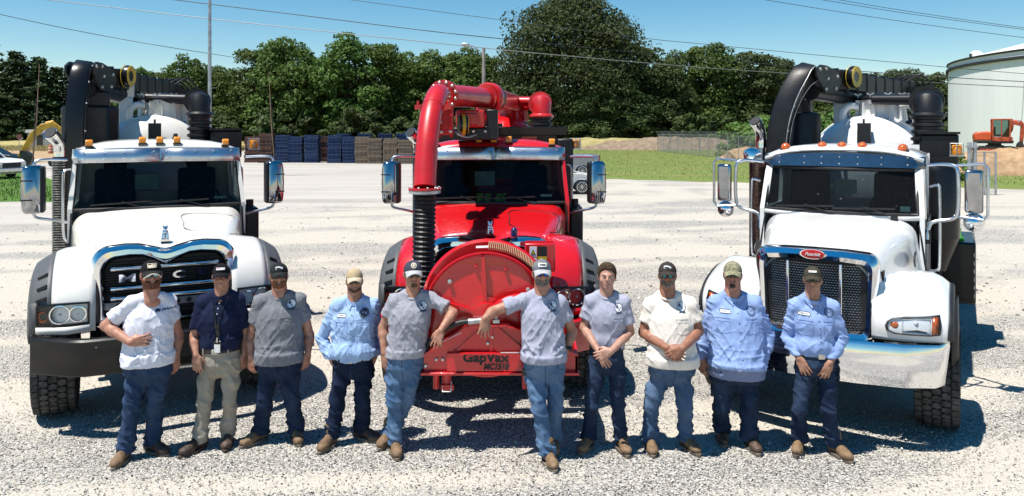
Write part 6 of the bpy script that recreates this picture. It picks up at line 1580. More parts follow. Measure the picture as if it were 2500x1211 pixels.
    MB().tube(bez([(-1.32, 2.75, 2.72), (-1.32, 2.75, 2.86), (-1.33, 2.70, 3.0), (-1.37, 2.58, 3.12)], 5), [0.078] * 12 + [0.081, 0.084, 0.086, 0.086], 18).build('exhaust_tip', M_chrome, ex)
    MB().lathe([(0.078, 0.0), (0.078, 0.004)], (-1.371, 2.577, 3.123), (-0.25, -0.68, 0.69), 18).build('pipe_mouth', M_black, ex)
    for s in (-1, 1):
        u = s * 1.37
        MB().tube(bez([(s * 0.90, 1.08, 2.58), (s * 1.08, 0.98, 2.60), (s * 1.19, 0.92, 2.58), (s * 1.22, 0.90, 2.48), (s * 1.22, 0.90, 2.12), (s * 1.17, 0.92, 2.0), (s * 0.98, 0.93, 1.95), (s * 0.93, 0.92, 1.88), (s * 0.92, 0.90, 1.75)], 5), 0.021, 10).build('mirror_bracket', M_stain, t)
        MB().tube([(s * 1.17, 0.93, 2.59), (s * 1.46, 0.90, 2.62), (s * 1.50, 0.90, 2.57), (s * 1.50, 0.90, 2.06), (s * 1.46, 0.90, 2.0), (s * 1.18, 0.92, 2.03)], 0.016, 10).build('mirror_frame', M_stain, t)
        mo = MB().box((u, 0.92, 2.31), (0.18, 0.075, 0.48)).build('mirror', MATS['dark_chrome'], t, bevel=0.035, seg=4)
        MB().bx(u - 0.07, u + 0.07, 0.958, 0.962, 2.10, 2.52).build('mirror_glass', M_dglass, mo)
        MB().lathe([(0.105, 0.0), (0.10, -0.03), (0.075, -0.065), (0.03, -0.085), (0.003, -0.088)], (u, 0.97, 1.965), (0, 1, 0), 24).build('convex_mirror', M_chrome, t)
        MB().tube(bez([(s * 0.945, 1.02, 2.34), (s * 1.02, 0.98, 2.36), (s * 1.04, 0.97, 2.28), (s * 1.04, 0.97, 1.5), (s * 1.01, 0.98, 1.40), (s * 0.945, 1.05, 1.38)], 5), 0.015, 8).build('grab_handle', M_stain, t)
    for s in (-1, 1): MB().bar((s * 0.925, 0.92, 1.7), (s * 0.925, 0.92, 1.86), 0.05, 0.06).build('hinge', M_black, t, bevel=0.01)
    MB().bx(0.905, 0.914, 1.12, 2.2, 1.12, 1.92).build('door_panel', M_silver, t)
    return t
tr_ = long_nose(PR, RR, 'white vacuum truck on the right with chrome bumper and oval red badge')
tank_body(tr_, M_white, M_white, 0.88, 2.33)
inlet_stack(tr_, M_blackm, 0.84, 3.3, 3.55, 3.20, 0.185)
bo, tip, bd, bs = boom_gear(tr_, -0.70, 3.15, 3.78, M_blackm)
hose_arm(tr_, [(-0.70, 3.12, 3.86), (-0.80, 2.98, 3.76), (-0.95, 2.86, 3.45), (-1.06, 2.80, 3.05), (-1.11, 2.78, 2.5), (-1.11, 2.78, 1.9)], 0.27, 0.24, M_blackm, 2)
so = MB().lathe([(0.27, 1.3), (0.27, 3.18), (0.25, 3.24), (0.10, 3.27)], (-0.86, 3.45, 0), n=30).build('silencer', M_blackm, tr_)
MB().bx(-0.98, -0.72, 3.3, 3.6, 3.24, 3.46).build('silencer_outlet', M_blackm, so, bevel=0.02)
MB().prism([(4.1, 2.95), (4.45, 2.95), (4.42, 3.5), (4.14, 3.5)], 0, -0.50, -0.28).cyl((-0.39, 4.28, 3.3), (-0.39, 4.28, 3.62), 0.09, 0.09, 16).bar((-0.6, 4.2, 3.45), (-0.40, 4.2, 3.72), 0.12, 0.10).bar((-0.5, 4.2, 3.70), (-0.12, 4.2, 3.88), 0.06, 0.06).build('boom_cradle', M_galv, tr_, bevel=0.015)
sb = MB().bx(0.75, 1.22, 3.05, 3.55, 2.50, 2.93).build('side_locker', M_blackm, tr_, bevel=0.03)
MB().bx(0.73, 1.24, 3.02, 3.57, 2.93, 2.96).build('locker_lid', M_blackm, sb)
MB().lathe([(0.26, 1.55), (0.26, 2.42), (0.22, 2.50)], (0.98, 2.82, 0), n=28).lathe([(0.10, 1.1), (0.26, 1.56)], (0.98, 2.82, 0), n=28).build('hopper_drum', M_blackp, tr_)
MB().bx(0.80, 1.42, 3.1, 4.4, 0.62, 1.46).build('side_locker', M_blackp, tr_, bevel=0.03)
for k in range(6): MB().box((1.40, 3.09, 0.75 + 0.11 * k), (0.012, 0.03, 0.05)).build('hinge', M_alu, tr_)
caged_light(tr_, (1.20, 2.75, 2.66))
MB().bar((0.9, 2.9, 2.65), (1.24, 2.75, 2.65), 0.06, 0.02).build('bracket', M_blackm, tr_)
cn = thing('traffic_cone', 'neon green traffic cone standing on the right truck', 'traffic cone', rot_pt(PR, RR, 1.16, 3.42, 1.46), RR)
MB().lathe([(0.10, 0.03), (0.085, 0.14), (0.028, 0.46), (0.024, 0.47)], n=24).build('body', M_neong, cn)
MB().box((0, 0, 0.015), (0.25, 0.25, 0.03)).build('base', M_neong, cn, bevel=0.01)
MB().lathe([(0.060, 0.29), (0.045, 0.37)], n=24, caps=(False, False)).build('band', M_label, cn)
# ------------------------------------------------------------------ people: smooth distance fields turned into one continuous skin each
class Field:
    def __init__(s, lo, hi, h):
        s.lo = np.array(lo, float); s.h = h
        n = np.ceil((np.array(hi) - s.lo) / h).astype(int) + 1
        s.ax = [s.lo[i] + h * np.arange(n[i]) for i in range(3)]
        s.D = np.full(n, 9.0, np.float32)
    def win(s, lo, hi):
        sl = []
        for i in range(3):
            a = int(max(0, math.floor((lo[i] - s.lo[i]) / s.h))); b = int(min(len(s.ax[i]), math.ceil((hi[i] - s.lo[i]) / s.h) + 1))
            if b <= a: return None
            sl.append(slice(a, b))
        X = s.ax[0][sl[0]][:, None, None]; Y = s.ax[1][sl[1]][None, :, None]; Z = s.ax[2][sl[2]][None, None, :]
        return tuple(sl), X, Y, Z
    def add(s, prim, k=0.02, sub=False):
        f, lo, hi = prim; m = k + 3 * s.h
        w = s.win(np.array(lo) - m, np.array(hi) + m)
        if w is None: return s
        sl, X, Y, Z = w; d = f(X, Y, Z); a = s.D[sl]
        if sub: s.D[sl] = np.maximum(a, -d)
        elif k <= 0: s.D[sl] = np.minimum(a, d)
        else:
            h = np.clip(0.5 + 0.5 * (d - a) / k, 0, 1); s.D[sl] = d * (1 - h) + a * h - k * h * (1 - h)
        return s
    def cut(s, f):
        X = s.ax[0][:, None, None]; Y = s.ax[1][None, :, None]; Z = s.ax[2][None, None, :]
        s.D = np.maximum(s.D, f(X, Y, Z)).astype(np.float32); return s
    def mesh(s):
        D = s.D; ins = D < 0
        n = np.array(D.shape) - 1
        offs = [(i, j, k) for i in (0, 1) for j in (0, 1) for k in (0, 1)]
        c = np.zeros(n, np.int8)
        for i, j, k in offs: c += ins[i:i + n[0], j:j + n[1], k:k + n[2]]
        act = (c > 0) & (c < 8); idx = np.argwhere(act)
        vid = np.full(n, -1, np.int32); vid[act] = np.arange(len(idx))
        vals = np.stack([D[idx[:, 0] + i, idx[:, 1] + j, idx[:, 2] + k] for i, j, k in offs], 1)
        acc = np.zeros((len(idx), 3)); cnt = np.zeros(len(idx))
        O = np.array(offs, float)
        for a in range(8):
            for b in range(a + 1, 8):
                if abs(O[a] - O[b]).sum() != 1: continue
                m = (vals[:, a] < 0) != (vals[:, b] < 0)
                t = vals[m, a] / (vals[m, a] - vals[m, b] + 1e-12)
                acc[m] += O[a] + t[:, None] * (O[b] - O[a]); cnt[m] += 1
        V = s.lo + s.h * (idx + acc / cnt[:, None])
        Q = []
        for ax in range(3):
            u, v = (ax + 1) % 3, (ax + 2) % 3
            sa = [slice(None)] * 3; sb = [slice(None)] * 3; sa[ax] = slice(0, -1); sb[ax] = slice(1, None)
            ch = ins[tuple(sa)] != ins[tuple(sb)]
            E = np.argwhere(ch); E = E[(E[:, u] > 0) & (E[:, v] > 0) & (E[:, u] < n[u]) & (E[:, v] < n[v])]
            e1 = E.copy(); e1[:, u] -= 1; e2 = e1.copy(); e2[:, v] -= 1; e3 = E.copy(); e3[:, v] -= 1
            q = np.stack([vid[tuple(x.T)] for x in (E, e1, e2, e3)], 1)
            fl = ~ins[tuple(E.T)]; q[fl] = q[fl][:, ::-1]
            Q.append(q)
        Q = np.concatenate(Q); Q = Q[(Q >= 0).all(1)]
        return V, Q
def vnormals(V, Q):
    a = V[Q[:, 2]] - V[Q[:, 0]]; b = V[Q[:, 3]] - V[Q[:, 1]]; fn = np.cross(a, b)
    N = np.zeros_like(V)
    for k in range(4): np.add.at(N, Q[:, k], fn)
    return N / (np.linalg.norm(N, axis=1)[:, None] + 1e-12)
def v3(p): return np.array([p[0], p[1], p[2]], float)
def cap(a, b, ra, rb=None):
    a, b = v3(a), v3(b); rb = ra if rb is None else rb; ab = b - a; L = max(1e-9, ab @ ab); r = max(ra, rb)
    def f(X, Y, Z):
        t = np.clip(((X - a[0]) * ab[0] + (Y - a[1]) * ab[1] + (Z - a[2]) * ab[2]) / L, 0, 1)
        return np.sqrt((X - a[0] - t * ab[0]) ** 2 + (Y - a[1] - t * ab[1]) ** 2 + (Z - a[2] - t * ab[2]) ** 2) - (ra + (rb - ra) * t)
    return f, np.minimum(a, b) - r, np.maximum(a, b) + r
def ell(c, r, M=None):
    c = v3(c); r = np.array(r, float); m = r.max()
    def f(X, Y, Z):
        x, y, z = X - c[0], Y - c[1], Z - c[2]
        if M is not None: x, y, z = (M[0][i] * x + M[1][i] * y + M[2][i] * z for i in range(3))
        k0 = np.sqrt((x / r[0]) ** 2 + (y / r[1]) ** 2 + (z / r[2]) ** 2); k1 = np.sqrt((x / r[0] ** 2) ** 2 + (y / r[1] ** 2) ** 2 + (z / r[2] ** 2) ** 2) + 1e-9
        return k0 * (k0 - 1) / k1
    return f, c - m, c + m
class Column:
    """stack of ellipses (z, cx, cy, rx, ry), smoothed along z"""
    def __init__(s, rows, yaw=0.0):
        T = np.array(sorted(rows)); s.z = np.linspace(T[0, 0], T[-1, 0], 120)
        s.t = []
        for i in range(1, 5):
            v = np.interp(s.z, T[:, 0], T[:, i]); p = np.r_[[v[0]] * 8, v, [v[-1]] * 8]
            s.t.append(np.convolve(p, np.hanning(19)[1:-1] / np.hanning(19)[1:-1].sum(), 'valid'))
        s.t = [q[:120] for q in s.t]; s.c, s.sn = math.cos(yaw), math.sin(yaw)
    def at(s, z): return [np.interp(z, s.z, q) for q in s.t]
    def prim(s, grow=0.0, z0=None, z1=None, gx=None):
        z0 = s.z[0] if z0 is None else z0; z1 = s.z[-1] if z1 is None else z1
        rm = s.t[2].max() + 0.1
        def f(X, Y, Z):
            cx, cy, rx, ry = s.at(Z); rx = rx + grow; ry = ry + grow
            dx, dy = X - cx, Y - cy
            if s.sn: dx, dy = s.c * dx + s.sn * dy, -s.sn * dx + s.c * dy
            q = (np.abs(dx / rx) ** 2.12 + np.abs(dy / ry) ** 2.12) ** (1 / 2.12)
            return np.maximum((q - 1) * np.minimum(rx, ry), np.maximum(z0 - Z, Z - z1))
        mx = s.t[0]; my = s.t[1]
        return f, (mx.min() - rm, my.min() - rm, z0), (mx.max() + rm, my.max() + rm, z1)
    def ring(s, z, grow, n=48):
        cx, cy, rx, ry = s.at(z); out = []
        for k in range(n):
            a = 2 * math.pi * k / n; c, sn = math.cos(a), math.sin(a)
            e = 2 / 2.12; x = (rx + grow) * math.copysign(abs(c) ** e, c); y = (ry + grow) * math.copysign(abs(sn) ** e, sn)
            out.append((cx + s.c * x - s.sn * y, cy + s.sn * x + s.c * y, z))
        return out

HEAD = None
def head_prims(ears=True):
    P = [(ell((0, .016, .150), (.076, .098, .084)), 0.0), (ell((0, -.020, .095), (.064, .076, .086)), .03), (ell((0, -.034, .046), (.056, .055, .044)), .025),
         (ell((0, -.078, .020), (.024, .020, .020)), .02), (ell((0, -.086, .129), (.050, .016, .011)), .012)]
    for q in (-1, 1): P += [(ell((q * .041, -.062, .080), (.026, .024, .024)), .02)]
    P += [('sub', ell((q * .031, -.105, .1115), (.021, .016, .011))) for q in (-1, 1)]
    P += [(ell((q * .031, -.079, .1115), (.0135, .0135, .0125)), .004) for q in (-1, 1)]
    P += [(cap((0, -.094, .120), (0, -.117, .086), .008, .0135), .010)] + [(ell((q * .012, -.103, .081), (.010, .012, .009)), .008) for q in (-1, 1)]
    P += [(ell((0, -.0935, .0505), (.024, .010, .0055)), .006), (ell((0, -.0915, .041), (.020, .010, .007)), .006), (ell((0, -.085, .060), (.03, .014, .014)), .012)]
    if ears: P += [(ell((q * .079, .012, .106), (.011, .021, .033)), .006) for q in (-1, 1)]
    return P
def head_field(h, ears):
    F = Field((-.11, -.15, -.03), (.11, .14, .26), h)
    for p in head_prims(ears):
        if p[0] == 'sub': F.add(p[1], 0, True)
        else: F.add(p[0], p[1])
    F.add(cap((0, .02, .06), (0, .03, -.03), .056), .03)
    return F
HF = head_field(0.0045, False)          # without ears: for hair and beards

def hand(F, w, d, n, side, curl=0.3, sc=1.0, spread=0.1, thumb=0.5, k=0.006):
    """w wrist, d towards the finger tips, n out of the palm, side +1/-1 picks the thumb side"""
    w = v3(w); d = v3(d); d /= np.linalg.norm(d); n = v3(n); n = n - d * (n @ d); n /= np.linalg.norm(n)
    s = np.cross(d, n) * side
    M = np.stack([d, s, n], 1)
    F.add(ell(w + d * .048 * sc + n * .002, (.056 * sc, .043 * sc, .0185 * sc), M), .02)
    F.add(cap(w + d * .03 * sc + s * .02 * sc, w + d * .075 * sc + s * .03 * sc, .016 * sc), .012)
    for i, (o, L) in enumerate(((.031, .074), (.0105, .084), (-.0105, .078), (-.030, .060))):
        p = w + d * (.085 - .004 * abs(i - 1.2)) * sc + s * o * sc
        dd = d + s * (o / .03) * spread; dd /= np.linalg.norm(dd)
        c = curl * (1.0 + 0.15 * i)
        for j, (f, r0, r1) in enumerate(((.45, .0105, .0098), (.31, .0098, .0090), (.24, .0090, .0076))):
            q = p + dd * L * f * sc; F.add(cap(p, q, r0 * sc, r1 * sc), k if j == 0 else .003); p = q
            a = c * (0.9 if j == 0 else 1.1); dd = dd * math.cos(a) + n * math.sin(a); dd /= np.linalg.norm(dd)
    p = w + d * .022 * sc + s * .030 * sc + n * .006 * sc
    dd = d * .72 + s * .55 * (0.5 + thumb) + n * .35; dd /= np.linalg.norm(dd)
    q = p + dd * .045 * sc; F.add(cap(p, q, .0145 * sc, .012 * sc), .012)
    dd = d * .95 + s * .12 + n * .25; dd /= np.linalg.norm(dd)
    F.add(cap(q, q + dd * .034 * sc, .0115 * sc, .0088 * sc), .004)

def ridge(P, seed): r = 1 - np.abs(2 * vnoise(P, seed) - 1); return 1.45 * r ** 4.5 - 0.30
SKIN = {}
def skin(k, col):
    if k not in SKIN:
        m = mat('skin_' + k, col, 0.52, var=0.14, scale=22, bump=0.10, bscale=160, col2=(col[0] * 0.72, col[1] * 0.56, col[2] * 0.52), spec=0.4)
        b = m.node_tree.nodes['Principled BSDF']; b.inputs['Subsurface Weight'].default_value = 0.12; b.inputs['Subsurface Radius'].default_value = (0.012, 0.005, 0.003)
        SKIN[k] = m
    return SKIN[k]
def cloth(name, col, col2=None, scale=14, rough=0.92, bump=0.22, bs=260, stretch=None, var=0.10):
    m = mat(name, col, rough, var=var, scale=scale, col2=col2, bump=bump, bscale=bs, stretch=stretch, spec=0.12)
    return m
M_boot = mat('tan_leather', (0.23, 0.145, 0.075), 0.75, var=0.3, scale=16, col2=(0.12, 0.07, 0.04), bump=0.3, bscale=60)
M_bootd = mat('dark_leather', (0.075, 0.045, 0.032), 0.6, var=0.3, scale=16, bump=0.3, bscale=60)
M_sole = mat('boot_sole', (0.16, 0.13, 0.10), 0.9, var=0.25)
M_belt = mat('belt_leather', (0.025, 0.017, 0.013), 0.5, var=0.2)
M_buckle = mat('belt_buckle', (0.55, 0.53, 0.48), 0.3, 0.9)
M_dark = mat('frame_black', (0.008, 0.008, 0.009), 0.25, var=0.05)
M_teeth = mat('teeth', (0.50, 0.48, 0.44), 0.35, var=0.05)
M_lip = mat('lips', (0.30, 0.12, 0.10), 0.5, var=0.1)
M_eyew = mat('eye_white', (0.55, 0.52, 0.50), 0.3, var=0.03)
M_thread = mat('navy_thread', (0.02, 0.03, 0.08), 0.8, var=0.1)
M_wthread = mat('white_thread', (0.72, 0.74, 0.78), 0.8, var=0.05)
M_ythread = mat('yellow_thread', (0.62, 0.60, 0.10), 0.8, var=0.1)
M_rthread = mat('red_thread', (0.55, 0.12, 0.08), 0.8, var=0.1)
M_patch = mat('patch_cloth', (0.70, 0.70, 0.70), 0.85, var=0.05)

class Surf:
    """a garment surface that flat marks can be laid on from the front"""
    def __init__(s, V, Q): s.b = BVHTree.FromPolygons([tuple(v) for v in V], [tuple(q) for q in Q])
    def hit(s, x, z, off):
        h = s.b.ray_cast(Vector((x, -2.0, z)), Vector((0, 1, 0)))
        if h[0] is None: return None
        n = h[1]; n = n if n.y < 0 else -n
        return h[0] + n * off
def lay(sf, mb, polys, off):
    for P in polys:
        pts = [sf.hit(x, z, off) for x, z in P]
        if any(p is None for p in pts): continue
        mb._add([tuple(p) for p in pts], [tuple(range(len(pts)))])
def ribbon(sf, mb, P, w, off, closed=False, step=0.012):
    Q = [np.array(p, float) for p in P]
    if closed: Q.append(Q[0])
    out = []
    for a, b in zip(Q[:-1], Q[1:]):
        n = max(1, int(np.linalg.norm(b - a) / step))
        out += [a + (b - a) * k / n for k in range(n)]
    out.append(Q[-1]); Lp = None
    for i, p in enumerate(out):
        d = out[min(i + 1, len(out) - 1)] - out[max(i - 1, 0)]; d = d / (np.linalg.norm(d) + 1e-9); nn = np.array([-d[1], d[0]]) * w / 2
        A, B = sf.hit(*(p + nn), off), sf.hit(*(p - nn), off)
        if A is None or B is None: Lp = None; continue
        if Lp is not None: mb._add([tuple(Lp[0]), tuple(Lp[1]), tuple(B), tuple(A)], [(0, 1, 2, 3)])
        Lp = (A, B)
def disc(c, r, n=18): return [(c[0] + r * math.cos(2 * math.pi * k / n), c[1] + r * math.sin(2 * math.pi * k / n)) for k in range(n)]
def rect(x, z, w, h): return [(x - w / 2, z - h / 2), (x + w / 2, z - h / 2), (x + w / 2, z + h / 2), (x - w / 2, z + h / 2)]
def gridpolys(x, z, w, h, n=4, m=3):
    return [rect(x - w / 2 + w * (i + .5) / n, z - h / 2 + h * (j + .5) / m, w / n, h / m) for i in range(n) for j in range(m)]
def mk(mb, name, m, par, solid=0.0):
    if mb.v: return mb.build(name, m, par, sharp=None, solid=solid, fix=False)
def chest_logo(sf, par, x, z, style):
    a, b, c = MB(), MB(), MB()
    if style == 'tee':
        lay(sf, a, [[(x, z), p, q] for p, q in zip(disc((x, z), .036, 16), disc((x, z), .036, 16)[1:] + disc((x, z), .036, 16)[:1])], .0020)
        ribbon(sf, b, disc((x, z), .037, 20), .0045, .0036, True)
        lay(sf, b, [[(x - .024, z + .020), (x - .010, z + .024), (x - .004, z + .004), (x - .016, z - .006), (x - .027, z + .004)]], .0036)
        ribbon(sf, b, [(x - .004, z - .002), (x + .006, z - .026)], .006, .0036); ribbon(sf, b, [(x - .026, z - .040), (x + .026, z - .040)], .006, .0034)
        ribbon(sf, b, [(x - .03, z - .05), (x - .012, z - .045), (x + .012, z - .05), (x + .03, z - .045)], .005, .0034)
        lay(sf, c, [[(x + .004, z - .014), (x + .012, z + .000), (x + .008, z + .001), (x + .024, z + .020), (x + .014, z + .006), (x + .019, z + .004)]], .0038)
        mk(a, 'printed_emblem', M_wthread, par); mk(b, 'printed_lines', M_thread, par); mk(c, 'printed_bolt', M_ythread, par)
    else:
        dk = style == 'dark'
        ribbon(sf, a, disc((x, z), .040, 20), .006, .003, True); ribbon(sf, a, disc((x, z), .026, 16), .003, .003, True)
        if dk: lay(sf, a, [[(x, z), p, q] for p, q in zip(disc((x, z), .038, 16), disc((x, z), .038, 16)[1:] + disc((x, z), .038, 16)[:1])], .0022)
        ribbon(sf, b if dk else a, [(x - .014, z + .012), (x - .003, z - .010), (x + .004, z + .012), (x + .010, z - .010), (x + .015, z + .012)], .005, .0036)
        for k in range(12):
            q = 2 * math.pi * k / 12; lay(sf, b if dk else a, [rect(x + .033 * math.cos(q), z + .033 * math.sin(q), .005, .005)], .0038)
        mk(a, 'embroidered_emblem', M_thread, par); mk(b, 'embroidered_lines', M_wthread, par)
def name_tag(sf, par, x, z, seed):
    a, b = MB(), MB(); g = random.Random(seed)
    lay(sf, a, gridpolys(x, z, .088, .036, 5, 3), .003)
    P = [(x - .040, z - .015), (x + .040, z - .015), (x + .044, z), (x + .040, z + .016), (x - .040, z + .016), (x - .044, z)]
    ribbon(sf, b, P, .005, .0045, True)
    S = []
    for k in range(15): S.append((x - .030 + .0042 * k, z + (0.008 if k % 2 else -0.006) * g.uniform(0.4, 1.0) + (0.004 if k < 3 else 0)))
    ribbon(sf, b, S, .0035, .0045, step=.006)
    mk(a, 'name_patch', M_patch, par); mk(b, 'name_script', M_thread, par)
def script_mark(mb, pts, w):
    for a, b in zip(pts[:-1], pts[1:]): mb.bar(a, b, w, 0.0015, up=(0, 1, 0))

def person(sp):
    Y0 = sp['Y']; ankL, ankR = sp['aL'], sp['aR']
    X0 = ((ankL[0] - 1250) * ankL[1] / F_PX + (ankR[0] - 1250) * ankR[1] / F_PX) / 2
    root = thing('person', sp['label'], 'person', (X0, Y0, 0))
    O = np.array([X0, Y0, 0.0])
    g0 = -0.004
    face = math.atan2(-X0, Y0); turn = sp.get('turn', .85) * face       # everyone turns towards the lens
    yaw = sp.get('yaw', 0.0) + turn
    def J(k):
        v = sp[k]; dy = v[2] if len(v) > 2 else 0.0
        if k[-1] in 'LR':
            for _ in range(3):
                p = at(v[0], v[1], Y0 + dy); dy = (v[2] if len(v) > 2 else 0.0) + (p.x - X0) * math.tan(yaw) * (.4 if k[0] in 'kh' else 1.0)
        return v3(at(v[0], v[1], Y0 + dy)) - O
    def ank(v): return np.array([(v[0] - 1250) * v[1] / F_PX, v[1], 0.095]) - O
    aL, aR = ank(ankL), ank(ankR)
    sL, sR, eL, eR, wL, wR = (J(k) for k in ('sL', 'sR', 'eL', 'eR', 'wL', 'wR'))
    hL, hR, kL, kR = (J(k) for k in ('hL', 'hR', 'kL', 'kR'))
    smid = (sL + sR) / 2
    sL, sR = (smid + (p - smid) * .925 + np.array([0, 0, -.003]) for p in (sL, sR))
    nk = J('neck'); gt = sp.get('g', 1.0)
    hc = (hL + hR) / 2; sc_ = (sL + sR) / 2; L = sc_[2] - hc[2]
    cw, ww, hw, cd, bd = sp['tor']; half = np.linalg.norm((sR - sL)[:2]) / 2
    def cl(f):
        p = hc + (sc_ - hc) * f; return p
    rows = []
    for f, rx, ry, oy in ((1.17, .060, .058, .012), (1.08, .088, .066, .016), (1.0, half * .82, .078 * gt, .012), (.88, max(cw * .95, half * .90), cd * .94, -.008), (.70, cw, cd, -.022), (.47, (cw + ww) / 2, (cd + bd) / 2, -.4 * (bd - .11)),
                          (.25, ww, bd, -.75 * (bd - .11)), (.05, (ww + hw) / 2, (bd + .125) / 2, -.45 * (bd - .11)), (-.10, hw, .128 * gt, .006), (-.26, hw * .97, .125 * gt, .012), (-.40, hw * .9, .115 * gt, .012)):
        c = cl(f) if f <= 1.0 else sc_ + (nk - sc_) * ((f - 1.0) / .17)
        rows.append((c[2] if f <= 1 else sc_[2] + L * (f - 1), c[0], c[1] + oy, rx, ry))
    col = Column(rows, yaw)
    cyw, syw = math.cos(yaw), math.sin(yaw)
    def ry(v): return (v[0] * cyw - v[1] * syw, v[0] * syw + v[1] * cyw, v[2])
    # ---- skin: head, neck, trunk, arms, hands, legs in one field
    pts = np.array([sL, sR, eL, eR, wL, wR, aL, aR, nk]); lo = pts.min(0) - .28; hi = pts.max(0) + .28; lo[2] = -.01; hi[2] = nk[2] + .34
    F = Field(lo, hi, 0.0085)
    cp, ch = J('cap'), J('chin'); hs_ = sp.get('hs', min(1.06, max(0.93, (cp[2] - ch[2]) / .252)))
    Rm = Matrix.Rotation(sp.get('hyaw', 0.0) + face, 3, 'Z') @ Matrix.Rotation(sp.get('hpit', R(-7)), 3, 'X') @ Matrix.Rotation(sp.get('hrol', 0.0), 3, 'Y')
    Rn = np.array(Rm) * hs_
    hpiv = np.array([ch[0], nk[1] + .002, ch[2]]) + np.array([0, -.012, 0.0])
    HM = Matrix.Translation(Vector(hpiv)) @ Rm.to_4x4() @ Matrix.Scale(hs_, 4)
    def hprim(p):
        f, l, h = p; R3 = np.array(Rm)
        cs = np.array([[x, y, z] for x in (l[0], h[0]) for y in (l[1], h[1]) for z in (l[2], h[2])]) @ Rn.T + hpiv
        def ff(X, Y, Z):
            x, y, z = X - hpiv[0], Y - hpiv[1], Z - hpiv[2]
            q = [(R3[0][i] * x + R3[1][i] * y + R3[2][i] * z) / hs_ for i in range(3)]
            return f(*q) * hs_
        return ff, cs.min(0), cs.max(0)
    F.add(col.prim(-.028, hc[2] + .03, sc_[2] + .05), .03)
    for p in head_prims(True):
        if p[0] == 'sub': F.add(hprim(p[1]), 0, True)
        else: F.add(hprim(p[0]), p[1])
    hb = HM @ Vector((0, .022, .05))
    F.add(cap(nk + np.array([0, .012, -.05]), hb, .072 * gt, .064 * gt), .03)
    for s_, e_, w_ in ((sL, eL, wL), (sR, eR, wR)):
        ag = sp.get('arm', 1.0)
        m1 = s_ + (e_ - s_) * .45
        F.add(cap(s_, m1, .052 * ag, .049 * ag), .03); F.add(cap(m1, e_, .049 * ag, .041 * ag), .02)
        m2 = e_ + (w_ - e_) * .28
        F.add(cap(e_, m2, .041 * ag, .044 * ag), .02); F.add(cap(m2, w_, .044 * ag, .0275 * ag), .02)
    for h_, k_, a_ in ((hL, kL, aL), (hR, kR, aR)):
        F.add(cap(h_, k_, .060, .046), .02); F.add(cap(k_, a_, .046, .034), .02)
    for nm, w_ in (('handL', wL), ('handR', wR)):
        h_ = sp[nm]; hand(F, w_, ry(h_[0]), ry(h_[1]), h_[2], h_[3] if len(h_) > 3 else .28, 1.05 * sp.get('arm', 1.0) ** .5, h_[4] if len(h_) > 4 else .12)
    V, Q = F.mesh()
    sk = skin(*sp['skin'])
    body = link('body', np_mesh('body', V, Q, mats=[sk]), root)
    # ---- trousers
    T = Field((min(hL[0], kL[0], aL[0], kR[0], aR[0]) - .3, min(aL[1], aR[1], kL[1], kR[1], hc[1]) - .28, .03), (max(hR[0], kR[0], aR[0], aL[0], kL[0]) + .3, max(aL[1], aR[1], hc[1]) + .28, hc[2] + .26), .0105)
    zb = sp['belt'] if 'belt' in sp else None
    ztop = (float(at(0, zb, Y0)[2])) if zb else hc[2] + .15
    T.add(col.prim(.002, hc[2] + .02, ztop), .03); T.add(ell(hc + np.array([0, .008, .015]), (hw * 1.0, .128 * gt, .125)), .04)
    lg = sp.get('leg', 1.0)
    for h_, k_, a_ in ((hL, kL, aL), (hR, kR, aR)):
        hh = h_ + np.array([0, .004, -.02]); af = a_.copy(); af[2] = .05
        m = h_ + (k_ - h_) * .45
        T.add(cap(hh, m, .093 * lg, .081 * lg), .022); T.add(cap(m, k_, .081 * lg, .069 * lg), .015)
        c2 = k_ + (af - k_) * .35 + np.array([0, .018, 0]); T.add(cap(k_, c2, .069 * lg, .066 * lg), .015); T.add(cap(c2, af, .066 * lg, .072 * lg), .015)
    T.cut(lambda X, Y, Z: (.062 - Z) + 0 * X + 0 * Y)
    V, Q = T.mesh(); N = vnormals(V, Q); sd = sp['seed']
    z = V[:, 2]; low = np.clip((.34 - z) / .25, 0, 1); kn = np.exp(-((z - kL[2] + .03) / .13) ** 2); crt = np.exp(-((z - hc[2] + .12) / .10) ** 2)
    d = ridge(np.stack([V[:, 0] * 7 + sd, V[:, 1] * 6, z * 17 + 8 * V[:, 0]], -1), sd) * (.0035 + .017 * low + .007 * kn) + ridge(np.stack([V[:, 0] * 16 + z * 9, V[:, 1] * 5, z * 4 - V[:, 0] * 4 + sd], -1), sd + 3) * (.007 + .012 * crt)
    d += ridge(np.stack([V[:, 0] * 14, V[:, 1] * 14, z * 30 + sd], -1), sd + 5) * (.0015 + .004 * low)
    d *= np.clip((V[:, 2] - .062) / .02, 0.2, 1)
    TV = V + N * d[:, None]
    tr = link('trousers', np_mesh('trousers', TV, Q, mats=[sp['legmat']]), root)
    tsf = Surf(TV, Q)
    # fly and front pocket seams
    sm = MB(); ribbon(tsf, sm, [(hc[0], ztop - .02), (hc[0] + .004, hc[2] - .11)], .005, .002)
    for q, h_ in ((-1, hL), (1, hR)):
        ribbon(tsf, sm, [(hc[0] + q * hw * .52, ztop - .015), (hc[0] + q * hw * .66, ztop - .07), (hc[0] + q * hw * .93, ztop - .10)], .005, .002)
    mk(sm, 'seam', sp.get('seam', M_thread), tr)
